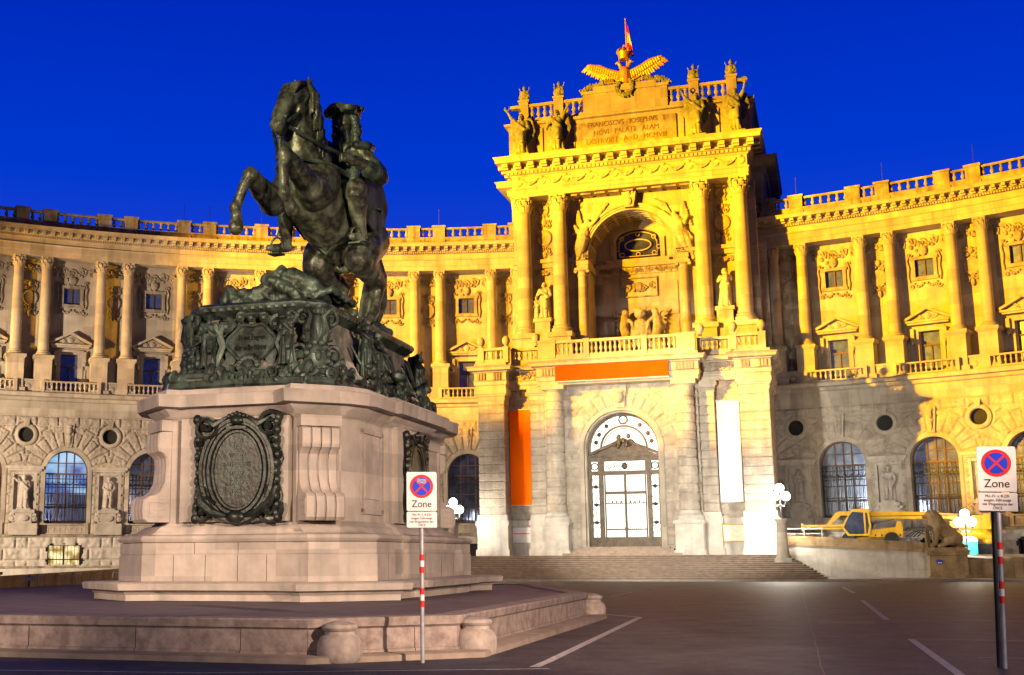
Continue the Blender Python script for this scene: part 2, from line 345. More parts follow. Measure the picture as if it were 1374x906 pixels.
def remesh(mb, name, m, voxel, smooth=3, sharp=None, bumpy=0.0, bs=3.0):
    me = mb.mesh(name+'_raw', None, None)
    o = bpy.data.objects.new(name+'_raw', me); COL.objects.link(o)
    md = o.modifiers.new('r', 'REMESH'); md.mode = 'VOXEL'; md.voxel_size = voxel
    sm = o.modifiers.new('s', 'SMOOTH'); sm.iterations = smooth; sm.factor = 0.5
    bpy.context.view_layer.update(); dg = bpy.context.evaluated_depsgraph_get()
    out = bpy.data.meshes.new_from_object(o.evaluated_get(dg)); out.name = name
    bpy.data.objects.remove(o); bpy.data.meshes.remove(me)
    if bumpy > 0:
        nn = [v.normal.copy() for v in out.vertices]; cc = [v.co.copy() for v in out.vertices]
        out.vertices.foreach_set('co', [x for c, k in zip(cc, nn) for x in c+k*bumpy*(mnoise.noise(c*bs)+0.5*mnoise.noise(c*bs*2.3))]); out.update()
    out.polygons.foreach_set('use_smooth', [True]*len(out.polygons))
    out.materials.clear(); out.materials.append(m); return out
def text(body, size, depth, m, name='lettering', align='CENTER', squeeze=1.0, line=1.0):
    cu = bpy.data.curves.new(name, 'FONT'); cu.body = body; cu.size = size; cu.extrude = depth; cu.align_x = align; cu.align_y = 'CENTER'
    cu.space_line = line; cu.resolution_u = 3
    o = bpy.data.objects.new(name, cu); COL.objects.link(o)
    bpy.context.view_layer.update(); dg = bpy.context.evaluated_depsgraph_get()
    me = bpy.data.meshes.new_from_object(o.evaluated_get(dg)); me.name = name
    bpy.data.objects.remove(o); bpy.data.curves.remove(cu)
    for v in me.vertices: x, y, z = v.co; v.co = (x*squeeze, -z, y)      # stands upright, faces -y
    me.materials.clear(); me.materials.append(m); return me
def blur(A, k=1):
    for _ in range(k):
        P = np.pad(A, 1, mode='edge')
        A = (P[1:-1, 1:-1]*4 + P[:-2, 1:-1]*2 + P[2:, 1:-1]*2 + P[1:-1, :-2]*2 + P[1:-1, 2:]*2 + P[:-2, :-2]+P[2:, 2:]+P[:-2, 2:]+P[2:, :-2])/16
    return A
def blocks(X, Z, h, z0, bw, arch=None, depth=0.13, rough=0.075):
    k = np.floor((Z-z0)/h); fz = Z-z0-k*h; dc = np.minimum(fz, h-fz)
    fx = np.mod(X+(k % 2)*bw/2, bw); dv = np.minimum(fx, bw-fx); d = np.minimum(dc, dv)
    if arch:
        xc, zs, ri, nv, ro1, ro2 = arch
        rho = np.hypot(X-xc, Z-zs); th = np.clip(np.arctan2(Z-zs, X-xc), 0, math.pi)
        w = math.pi/nv; i = np.floor(th/w); dt = np.minimum(th-i*w, (i+1)*w-th)*rho
        ro = np.where(i % 2 == 0, ro2, ro1)
        ins = (Z >= zs) & (rho < ro)
        dv2 = np.minimum(np.minimum(rho-ri, ro-rho), dt)
        d = np.where(ins, dv2, np.where(Z >= zs, np.minimum(d, np.abs(rho-ro)), np.minimum(d, np.abs(X-xc)-ri)))
    H = depth*np.clip((d-0.02)/0.05, 0, 1)
    nz = blur(RNG.random(X.shape), 1); nz = (nz-nz.min())/(nz.max()-nz.min())
    nz = np.where(nz > 0.52, 1.0, np.where(nz > 0.42, 0.5, 0.0)); nz = blur(nz, 1)
    return H + rough*nz*np.clip((d-0.07)/0.06, 0, 1)
def hfield(x0, x1, z0, z1, step, fun, mask, y0, m, name):
    nx, nz = int(round((x1-x0)/step))+1, int(round((z1-z0)/step))+1
    X, Z = np.meshgrid(np.linspace(x0, x1, nx), np.linspace(z0, z1, nz))
    H = fun(X, Z); V = np.stack([X, y0-H, Z], -1).reshape(-1, 3)
    xc, zc = (X[1:, 1:]+X[:-1, :-1])/2, (Z[1:, 1:]+Z[:-1, :-1])/2
    ok = mask(xc, zc) if mask else np.ones(xc.shape, bool)
    I = np.arange(nx*nz).reshape(nz, nx)
    F = np.stack([I[:-1, :-1], I[:-1, 1:], I[1:, 1:], I[1:, :-1]], -1)[ok]
    me = bpy.data.meshes.new(name); me.from_pydata(V.tolist(), [], F.tolist()); me.materials.append(m)
    me.polygons.foreach_set('use_smooth', [True]*len(me.polygons)); return me
# ---------------------------------------------------------------- ornament helpers
def spiral(mb, c, r, turns, r0, dirn=1, a0=0.0, y=0.0, n=5):
    pts, rs = [], []
    K = int(10*turns)+4
    for i in range(K):
        t = i/(K-1); a = a0+dirn*2*math.pi*turns*t; q = r*(1-0.85*t)
        pts.append((c[0]+q*math.cos(a), y, c[1]+q*math.sin(a))); rs.append(r0*(1-0.45*t))
    mb.tube(pts, rs, n); mb.ball((pts[-1][0], y-r0*0.3, pts[-1][2]), r0*1.5, 6, 4)
def scrolls(w, h, nx, seed, thick=0.06, y=0.0, leaves=True):
    """a running rinceau: alternating spirals, leaves and berries in a w x h field"""
    rg = random.Random(seed); mb = MB(); r = w/nx/2
    for i in range(nx):
        cx = -w/2+r*(2*i+1); up = 1 if i % 2 else -1
        q = min(r, h/2)*0.85
        spiral(mb, (cx, 0.08*h*up), q, 1.4, thick, up, -math.pi/2*up+0.5, y)
        if leaves:
            for k in range(5):
                a = rg.uniform(0, 2*math.pi); d = q*rg.uniform(0.9, 1.25)
                z = max(-h/2, min(h/2, d*math.sin(a)))
                mb.ball((cx+d*math.cos(a)*0.9, y, z), (thick*rg.uniform(1.2, 2.4), thick*1.1, thick*rg.uniform(1.2, 2.2)), 6, 4)
    return mb
def trophy_panel(w, h, seed):
    """shield with ring, scrolls above and below, ribbons"""
    mb = MB(); rg = random.Random(seed)
    mb.lathe([(0.30*w, -0.02), (0.42*w, 0.02), (0.48*w, 0.07), (0.42*w, 0.1), (0.33*w, 0.05), (0.0001, 0.06)], 18)
    mb.v = [(x, -z, y*1.1) for x, y, z in mb.v]
    for sgn in (-1, 1):
        for k, zz in enumerate((0.30*h, -0.28*h)):
            spiral(mb, (sgn*0.24*w, zz), 0.22*w, 1.3, 0.05, sgn*(1 if k else -1), 1.2, -0.03)
            spiral(mb, (sgn*0.30*w, zz+(0.12*h if k == 0 else -0.12*h)), 0.16*w, 1.2, 0.045, -sgn, 0.4, -0.03)
    for k in range(14):
        mb.ball((rg.uniform(-0.42, 0.42)*w, -0.02, rg.choice((-1, 1))*rg.uniform(0.2, 0.48)*h), (rg.uniform(0.05, 0.12), 0.07, rg.uniform(0.05, 0.16)), 6, 4)
    mb.ball((0, -0.02, 0.40*h), (0.16*w, 0.1, 0.09*h), 8, 5); mb.ball((0, -0.02, -0.42*h), (0.13*w, 0.1, 0.1*h), 8, 5)
    return mb
def capital(r, h, leaves=8):
    mb = MB()
    mb.lathe([(r*0.96, 0), (r*1.08, 0.03*h), (r*1.08, 0.07*h), (r*0.96, 0.1*h), (r*0.97, 0.5*h), (r*1.15, 0.85*h)], 16)
    for tier, (zz, hh, ro) in enumerate(((0.08*h, 0.38*h, 1.02), (0.10*h, 0.68*h, 1.0))):
        for k in range(leaves):
            a = 2*math.pi*(k+0.5*tier)/leaves; ca, sa = math.cos(a), math.sin(a); wd = r*0.36
            prof = [(r*ro, zz, 1.0), (r*(ro+0.14), zz+hh*0.5, 1.05), (r*(ro+0.26), zz+hh*0.85, 0.9), (r*(ro+0.48), zz+hh, 0.6), (r*(ro+0.50), zz+hh*0.84, 0.3)]
            vs = []
            for q, z, w in prof:
                for s in (-1, 0, 1):
                    qq = q+(0.05*r if s == 0 else 0)
                    vs.append((qq*ca-s*wd*w*sa, qq*sa+s*wd*w*ca, z))
                    vs.append(((qq-0.12*r)*ca-s*wd*w*sa, (qq-0.12*r)*sa+s*wd*w*ca, z))
            fs = []
            for i in range(4):
                for j in range(2):
                    p = i*6+j*2; fs += [(p, p+2, p+8, p+6), (p+1, p+7, p+9, p+3)]
                fs += [(i*6, i*6+6, i*6+7, i*6+1), (i*6+4, i*6+5, i*6+11, i*6+10)]
            mb.add(vs, fs)
    for k in range(4):
        a = math.pi/4+k*math.pi/2; q = r*1.45
        mb.ball((q*math.cos(a), q*math.sin(a), 0.80*h), (r*0.24, r*0.24, r*0.26), 8, 6)
        mb.tube([(r*1.0*math.cos(a+s*0.3), r*1.0*math.sin(a+s*0.3), 0.45*h) if t == 0 else (q*math.cos(a), q*math.sin(a), 0.86*h) for s in (1,) for t in (0, 1)], r*0.1, 5)
    ab = []
    for k in range(4):
        a = math.pi/4+k*math.pi/2
        for t, q in ((-0.07, 1.68), (0.07, 1.68), (math.pi/4, 1.22)):
            ab.append((r*q*math.cos(a+t), r*q*math.sin(a+t)))
    mb.slab(ab, 0.87*h, h)
    for k in range(4):
        a = k*math.pi/2; mb.ball((r*1.25*math.cos(a), r*1.25*math.sin(a), 0.90*h), r*0.2, 6, 5)
    return mb
def column_base(r, z0, z1):
    h = z1-z0
    return MB().lathe([(r*1.38, z0), (r*1.38, z0+0.3*h), (r*1.36, z0+0.32*h), (r*1.42, z0+0.45*h), (r*1.32, z0+0.6*h), (r*1.14, z0+0.68*h), (r*1.16, z0+0.78*h), (r*1.24, z0+0.86*h), (r*1.10, z0+0.96*h), (r*1.03, z1)], 24)
def shaft(r0, r1, z0, z1, n=24, drums=5):
    prof = []
    for i in range(drums*3+1):
        t = i/(drums*3); prof.append((r0+(r1-r0)*(t**1.6), z0+(z1-z0)*t))
    return MB().lathe(prof, n)
def baluster_mb(h, r):
    p = [(0.95, 0), (0.95, 0.07), (0.6, 0.1), (0.75, 0.14), (0.42, 0.2), (0.9, 0.36), (0.98, 0.45), (0.75, 0.6), (0.45, 0.76), (0.62, 0.8), (0.5, 0.86), (0.85, 0.92), (0.85, 1.0)]
    return MB().lathe([(r*a, h*b) for a, b in p], 10)
# ---------------------------------------------------------------- the ground
C0 = Vector((-1.6, 38.9, 0)); PH0 = 18.9
def polar(f, r, z=0): return Vector((C0.x + r*math.sin(rad(f)), C0.y + r*math.cos(rad(f)), z))
g = MB(); g.add([(-900, -300, 0), (900, -300, 0), (900, 1500, 0), (-900, 1500, 0)], [(0, 1, 2, 3)])
tag(obj('ground', g, m=ASPH), kind='structure')
# ---------------------------------------------------------------- palace wings
BAY = 5.755; RW = 66.0
HW = RW*math.tan(rad(BAY/2))
OC = 11.37
def wall_panel():
    def fun(X, Z):
        H = blocks(X, Z, 0.78, 3.52, 1.66, (0, 8.45, 2.02, 13, 3.25, 3.75))
        for sx in (-HW, HW):
            rr = np.hypot(X-sx, Z-OC); H = np.where(rr < 1.05, 0.0, H)
        return np.where(np.abs(X) > HW-0.14, 0.04, H) if False else H
    def mask(X, Z):
        a = (np.abs(X) < 1.84) & (Z > 4.35) & (Z < 8.45); b = np.hypot(X, Z-8.45) < 1.84
        c = (np.hypot(X-HW, Z-OC) < 0.72) | (np.hypot(X+HW, Z-OC) < 0.72)
        d = (np.abs(X) > HW-0.9) & (Z > 4.9) & (Z < 8.4)
        return ~(a | b | c | d)
    return hfield(-HW-0.03, HW+0.03, 3.42, 12.95, 0.066, fun, mask, 0.0, RUST, 'wall_panel')
def base_panel():
    fun = lambda X, Z: blocks(X, Z, 0.92, -0.36, 1.9, None, 0.12, 0.09)
    mask = lambda X, Z: ~((np.abs(X) < 1.3) & (Z > 1.1) & (Z < 2.62))
    return hfield(-HW-0.05, HW+0.05, -0.4, 3.34, 0.085, fun, mask, -0.28, BASEW, 'base_wall')
def grille_mb(w, z0, z1, y, n=13):
    mb = MB()
    for i in range(n):
        x = -w+2*w*i/(n-1); mb.box(x-0.022, x+0.022, y-0.022, y+0.022, z0, z1+0.1)
        mb.ball((x, y, z1+0.16), (0.045, 0.03, 0.11), 6, 4)
    for z in (z0+0.12, z0+1.25, z0+1.42, z1-0.75, z1-0.55, z1-0.08): mb.box(-w, w, y-0.03, y+0.03, z-0.03, z+0.03)
    for i in range(6):
        xx = -w+w/6+i*w/3
        mb.tube([(xx+0.25*math.cos(t), y, z1-0.32+0.2*math.sin(t)) for t in [math.pi+k*math.pi/8 for k in range(9)]], 0.03, 5)
    return mb
def arched_frame(w, zb, zs, y):
    mb = MB(); mb.archband(0, zs, w-0.1, w+0.06, zb, y-0.06, y+0.1, 18)
    for x in (-0.62, 0, 0.62):
        q = x/0.62*w*0.36; top = zs+math.sqrt(max((w-0.05)**2-q*q, 0)); mb.box(q-0.055, q+0.055, y-0.05, y+0.08, zb, top)
    for z, t in ((zs-0.12, 0.06), (zb+2.35, 0.045), (zb+1.2, 0.04), (zs+0.75, 0.035)):
        ww = w if z <= zs else math.sqrt(w*w-(z-zs)**2); mb.box(-ww, ww, y-0.045, y+0.075, z-t, z+t)
    mb.box(-w, w, y-0.06, y+0.1, zb, zb+0.1)
    return mb
def arched_pane(w, zb, zs, y, n=18):
    poly = [(-w, zb)]+[(-w*math.cos(math.pi*i/n), zs+w*math.sin(math.pi*i/n)) for i in range(n+1)]+[(w, zb)]
    return MB().prism(poly, y, y+0.04)
def pediment_surround():
    mb = MB()
    for s in (-1, 1):
        mb.box(*sorted((s*0.78, s*1.08)), 1.30, 1.72, 14.8, 18.3); mb.box(*sorted((s*1.08, s*1.32)), 1.40, 1.72, 14.8, 17.0)
        mb.box(*sorted((s*1.05, s*1.30)), 1.05, 1.6, 17.35, 18.45); mb.ball((s*1.18, 1.08, 17.4), (0.13, 0.16, 0.2), 8, 6)
    mb.box(-1.1, 1.1, 1.29, 1.72, 18.25, 18.6)
    mb.box(-1.5, 1.5, 1.02, 1.7, 18.75, 18.9); mb.box(-1.62, 1.62, 0.9, 1.7, 18.9, 19.05)
    for s in (-1, 1):
        mb.prism([(s*1.7, 19.05), (s*1.7, 19.2), (0, 20.05), (0, 19.86), (s*1.45, 19.12)], 0.88, 1.7)
    mb.prism([(-1.4, 19.05), (1.4, 19.05), (0, 19.8)], 1.25, 1.7)
    return mb
def window_surround_small():
    mb = MB()
    for s in (-1, 1): mb.box(*sorted((s*0.68, s*0.92)), 1.36, 1.62, 22.42, 24.0)
    mb.box(-1.02, 1.02, 1.34, 1.62, 23.82, 24.06); mb.box(-0.98, 0.98, 1.34, 1.62, 22.2, 22.46)
    for s in (-1, 1):
        mb.tube([(s*1.12, 1.42, 22.1), (s*1.2, 1.4, 22.6), (s*1.12, 1.4, 23.2), (s*1.22, 1.4, 23.8), (s*1.1, 1.4, 24.2)], 0.07, 5)
        spiral(mb, (s*1.05, 24.25), 0.22, 1.2, 0.06, s, 0, 1.40); spiral(mb, (s*0.95, 21.75), 0.26, 1.2, 0.06, -s, 0, 1.42)
        for k in range(5): mb.ball((s*(0.15+0.17*k), 1.42, 21.95-0.22*math.sin(k*0.8)), (0.11, 0.1, 0.11), 6, 4)
    mb.ball((0, 1.40, 24.5), (0.34, 0.2, 0.42), 8, 6)
    for k in range(9): mb.ball((random.uniform(-0.5, 0.5), 1.38, 24.5+random.uniform(-0.4, 0.5)), (0.14, 0.12, 0.16), 6, 4)
    return mb
def upper_wall():
    mb = MB(); w = HW+0.12; y0, y1 = 1.5, 1.95
    mb.box(-w, -0.70, y0, y1, 14.8, 26.1); mb.box(0.70, w, y0, y1, 14.8, 26.1)
    for z0, z1 in ((14.8, 15.0), (18.3, 22.5), (23.85, 26.1)): mb.box(-0.70, 0.70, y0, y1, z0, z1)
    for s in (-1, 1):
        mb.box(*sorted((s*1.75, s*(w-1.55))), y0-0.06, y0+0.1, 20.75, 20.95)
        mb.box(*sorted((s*1.75, s*(w-1.55))), y0-0.10, y0+0.1, 14.8, 15.9)
        mb.box(*sorted((s*(w-1.75), s*(w-1.30))), y0-0.16, y0+0.1, 14.8, 25.2)      # pilaster strip
        mb.box(*sorted((s*(w-1.80), s*(w-1.25))), y0-0.22, y0+0.1, 24.7, 25.3)
    return mb
def niche_frame():
    mb = MB()
    for s in (-1, 1): mb.box(*sorted((s*0.78, s*1.0)), -0.16, 0.5, 4.86, 8.45)
    mb.box(-1.0, 1.0, 0.16, 0.55, 4.86, 8.45); mb.box(-1.0, 1.0, -0.12, 0.5, 8.2, 8.46)
    mb.box(-1.28, 1.28, -0.32, 0.5, 8.47, 8.62); mb.box(-1.42, 1.42, -0.46, 0.5, 8.62, 8.86)
    mb.box(-0.80, 0.80, -0.75, 0.4, 5.16, 5.42); mb.box(-0.62, 0.62, -0.62, 0.4, 4.35, 5.16)
    mb.box(-1.05, 1.05, -0.78, 0.4, 3.46, 4.35)
    for s in (-1, 1):
        spiral(mb, (s*0.86, 4.75), 0.28, 1.3, 0.10, s, 1.5, -0.5, 6); mb.tube([(s*0.95, -0.5, 4.95), (s*0.88, -0.5, 5.1), (s*0.7, -0.5, 5.15)], 0.1, 6)
    mb.lathe([(0.01, 0), (0.3, 0.05), (0.36, 0.12), (0.2, 0.16)], 12); mb.v[-48:] = [(x, -0.62-z, 4.78+y*0.7) for x, y, z in mb.v[-48:]]
    return mb
def oculus_ring():
    mb = MB(); n = 24; prof = [(0.60, 0.30), (0.60, -0.10), (0.66, -0.16), (0.80, -0.16), (0.88, -0.10), (0.90, 0.1)]
    vs = [(r*math.cos(2*math.pi*i/n), y, OC+r*math.sin(2*math.pi*i/n)) for r, y in prof for i in range(n)]
    fs = [(j*n+i, j*n+(i+1) % n, (j+1)*n+(i+1) % n, (j+1)*n+i) for j in range(len(prof)-1) for i in range(n)]
    mb.add(vs, fs); mb.prism([(-0.16, OC+0.7), (0.16, OC+0.7), (0.22, OC+1.25), (-0.22, OC+1.25)], -0.24, 0.1); return mb
def oculus_pane(): return MB().prism([(0.62*math.cos(2*math.pi*i/24), OC+0.62*math.sin(2*math.pi*i/24)) for i in range(24)], 0.22, 0.26)
def keystone():
    mb = MB(); mb.prism([(-0.26, 10.42), (0.26, 10.42), (0.42, 12.35), (-0.42, 12.35)], -0.26, 0.05)
    mb.ball((0, -0.32, 11.75), (0.2, 0.2, 0.3), 8, 6); mb.ball((0, -0.30, 12.1), (0.27, 0.16, 0.16), 8, 5); mb.ball((0, -0.28, 11.3), (0.24, 0.16, 0.2), 8, 5)
    mb.tube([(0, -0.3, 11.2), (0.03, -0.28, 10.8), (-0.02, -0.26, 10.55)], [0.16, 0.11, 0.05], 6); return mb
def sill_rail(w, z0, h, y):
    mb = MB(); mb.box(-w, w, y-0.16, y+0.16, z0, z0+0.14*h, 0.02); mb.box(-w, w, y-0.2, y+0.2, z0+0.86*h, z0+h, 0.03)
    for s in (-1, 1): mb.box(*sorted((s*(w-0.2), s*(w+0.06))), y-0.22, y+0.22, z0-0.001, z0+h+0.04)
    return mb
def sill_balusters(w, z0, h, y, n):
    mb = MB(); b = baluster_mb(h*0.72, 0.1)
    for i in range(n):
        mb.merge(b, Matrix.Translation((-w+2*w*(i+0.5)/n, y, z0+0.14*h)))
    return mb
WM = {}
WM['wall_panel'] = wall_panel(); WM['base'] = base_panel()
WM['arch'] = MB().archband(0, 8.45, 1.70, 1.95, 4.4, -0.14, 0.75, 24).archband(0, 8.45, 1.92, 2.06, 4.4, -0.08, 0.5, 24).mesh('arch_surround', STONE)
WM['frame'] = arched_frame(1.72, 4.42, 8.45, 0.6).mesh('window', BROWN)
WM['pane'] = arched_pane(1.70, 4.42, 8.45, 0.64).mesh('pane', GLASS)
p_ = [(-1.7, 6.7)]+[(-1.70*math.cos(math.pi*i/18), 8.45+1.70*math.sin(math.pi*i/18)) for i in range(19)]+[(1.7, 6.7)]
WM['lit'] = MB().prism(p_, 0.64, 0.68).mesh('lit_pane', COOL); WM['litlow'] = MB().box(-1.7, 1.7, 0.64, 0.68, 4.42, 6.695).mesh('pane', CURT)
WM['bluepane'] = arched_pane(1.70, 4.42, 8.45, 0.64).mesh('pane', BLUEG)
WM['grille'] = grille_mb(1.62, 4.45, 8.0, 0.28).mesh('window_grille', IRON)
WM['key'] = keystone().mesh('keystone', STONE)
WM['niche'] = niche_frame().mesh('statue_niche', STAT)
WM['ocring'] = oculus_ring().mesh('oculus_surround', STONE); WM['ocpane'] = oculus_pane().mesh('oculus_grating', DARK)
WM['sillrail'] = sill_rail(1.75, 3.5, 0.86, 0.05).mesh('sill_balustrade', STONE)
WM['sillb'] = sill_balusters(1.5, 3.5, 0.86, 0.05, 7)
bw = MB()
for s in (-1, 1): bw.box(*sorted((s*1.2, s*1.45)), -0.42, 0.3, 1.0, 2.75)
bw.box(-1.45, 1.45, -0.42, 0.3, 2.62, 2.8); bw.box(-0.06, 0.06, 0.0, 0.1, 1.1, 2.62); bw.box(-1.2, 1.2, 0.0, 0.1, 1.5, 1.58)
for i in range(9): bw.box(-1.1+i*0.275-0.015, -1.1+i*0.275+0.015, -0.12, -0.09, 1.1, 2.62)
WM['bwin'] = bw.mesh('basement_window', IRON)
WM['bpane'] = MB().box(-1.25, 1.25, 0.12, 0.16, 1.1, 2.65).mesh('pane', DARK); WM['bwarm'] = MB().box(-1.25, 1.25, 0.12, 0.16, 1.1, 2.65).mesh('pane', WARM)
WM['upper'] = upper_wall().mesh('upper_wall', STONE)
WM['ped'] = pediment_surround().mesh('window_pediment', STONE)
cr_ = MB(); cr_.ball((0, 1.2, 19.35), (0.26, 0.12, 0.3), 8, 6)
for s in (-1, 1): spiral(cr_, (s*0.5, 19.3), 0.22, 1.2, 0.06, s, 0, 1.2)
for k in range(8): cr_.ball((random.uniform(-0.7, 0.7), 1.2, 19.25+random.uniform(-0.12, 0.25)), (0.12, 0.08, 0.1), 6, 4)
WM['crest'] = cr_.mesh('crest', STONE)
lf = MB().box(-0.78, -0.68, 1.70, 1.80, 15.0, 18.3).box(0.68, 0.78, 1.70, 1.80, 15.0, 18.3).box(-0.05, 0.05, 1.69, 1.81, 15.0, 17.2).box(-0.7, 0.7, 1.69, 1.81, 17.15, 17.27).box(-0.7, 0.7, 1.70, 1.8, 18.2, 18.3).box(-0.7, 0.7, 1.70, 1.8, 15.0, 15.1)
WM['lwin'] = lf.mesh('window', BROWN); WM['lpane'] = MB().box(-0.72, 0.72, 1.79, 1.83, 15.0, 18.3).mesh('pane', CURT)
uf = MB().box(-0.7, -0.62, 1.60, 1.70, 22.5, 23.85).box(0.62, 0.7, 1.60, 1.70, 22.5, 23.85).box(-0.05, 0.05, 1.59, 1.71, 22.5, 23.85).box(-0.66, 0.66, 1.60, 1.7, 23.77, 23.85).box(-0.66, 0.66, 1.6, 1.7, 22.5, 22.58)
WM['uwin'] = uf.mesh('window', BROWN); WM['upane'] = MB().box(-0.68, 0.68, 1.69, 1.73, 22.5, 23.85).mesh('pane', CURT)
WM['usur'] = window_surround_small().mesh('window_surround', WEATH)
fr = MB(); fr.merge(scrolls(3.9, 0.95, 5, 3, 0.075), Matrix.Translation((0, 1.44, 25.2))); WM['frieze'] = fr.mesh('frieze_relief', WEATH)
WM['brail'] = sill_rail(2.3, 14.82, 0.92, -0.2).mesh('window_balustrade', STONE); WM['balb'] = sill_balusters(2.05, 14.82, 0.92, -0.2, 11)
# column (origin at ground, bay of its own)
WM['shaft'] = shaft(0.44, 0.375, 18.25, 25.1).mesh('column', STONE)
WM['cbase'] = column_base(0.44, 17.85, 18.25).mesh('column_base', STONE)
WM['cap'] = capital(0.38, 1.0).mesh('capital', STONE)
pd = MB().box(-0.80, 0.80, -0.80, 0.80, 14.8, 15.15).box(-0.66, 0.66, -0.66, 0.66, 15.15, 17.5).box(-0.72, 0.72, -0.72, 0.72, 17.5, 17.6).box(-0.80, 0.80, -0.80, 0.80, 17.6, 17.85)
WM['pedestal'] = pd.mesh('pedestal', STONE)
# pair infill: panel relief, small parapet between pedestals
tp = MB(); tp.merge(trophy_panel(1.25, 3.0, 4), Matrix.Translation((0, 1.44, 22.8))); WM['tro'] = tp.mesh('trophy_relief', WEATH)
tf = MB(); tf.merge(scrolls(1.9, 0.9, 3, 8, 0.07), Matrix.Translation((0, 1.44, 25.2))); WM['fr2'] = tf.mesh('frieze_relief', WEATH)
pf = MB().box(-0.5, 0.5, 0.1, 0.4, 14.8, 15.7).box(-0.56, 0.56, 0.02, 0.5, 15.7, 15.86); pf.ball((0, 0.1, 15.25), (0.25, 0.08, 0.28), 10, 6); WM['parapet'] = pf.mesh('parapet', STONE)
# roof balustrade
WM['pier'] = MB().box(-0.52, 0.52, -0.42, 0.42, 28.72, 29.82).box(-0.60, 0.60, -0.5, 0.5, 29.82, 30.0).box(-0.58, 0.58, -0.47, 0.47, 28.28, 28.72).mesh('balustrade_pier', WEATH)
WM['bal'] = baluster_mb(0.78, 0.165).mesh('baluster', WEATH)
rod = MB().tube([(0, 0, 29.9), (0, 0, 31.6)], 0.02, 5); WM['rod'] = rod.mesh('lightning_rod', IRON)
LEDGE = [(67.6, 12.87), (65.96, 12.87), (65.92, 13.5), (65.86, 13.6), (65.86, 14.05), (65.70, 14.12), (65.62, 14.35), (65.34, 14.42), (65.30, 14.68), (65.36, 14.76), (67.9, 14.80)]
ENT = [(68.0, 26.08), (66.12, 26.08), (66.10, 26.45), (66.05, 26.47), (66.03, 26.95), (65.95, 27.0), (65.93, 27.06), (66.06, 27.08), (66.06, 27.50), (65.92, 27.56), (65.88, 27.70),
       (65.72, 27.72), (65.70, 27.80), (65.66, 27.82), (65.64, 28.02), (65.12, 28.06), (65.10, 28.22), (64.98, 28.34), (66.2, 28.42), (68.0, 28.42)]
BASEL = [(66.4, 3.30), (65.55, 3.30), (65.50, 3.48), (65.60, 3.52), (66.4, 3.52)]
def brackets(f0, f1):
    mb = MB(); st = 0.62
    for i in range(int((f1-f0)/st)):
        f = f0+st*(i+0.5); M = Matrix.Rotation(-rad(f), 4, 'Z') @ Matrix.Translation((0, 65.5, 0))
        b = MB().box(-0.14, 0.14, -0.28, 0.3, 27.84, 28.05); b.box(-0.14, 0.14, 0.0, 0.3, 27.74, 27.84); mb.merge(b, M)
    st = 0.17
    for i in range(int((f1-f0)/st)):
        f = f0+st*(i+0.5); M = Matrix.Rotation(-rad(f), 4, 'Z') @ Matrix.Translation((0, 65.85, 0)); mb.merge(MB().box(-0.055, 0.055, -0.06, 0.2, 27.54, 27.69), M)
    return mb
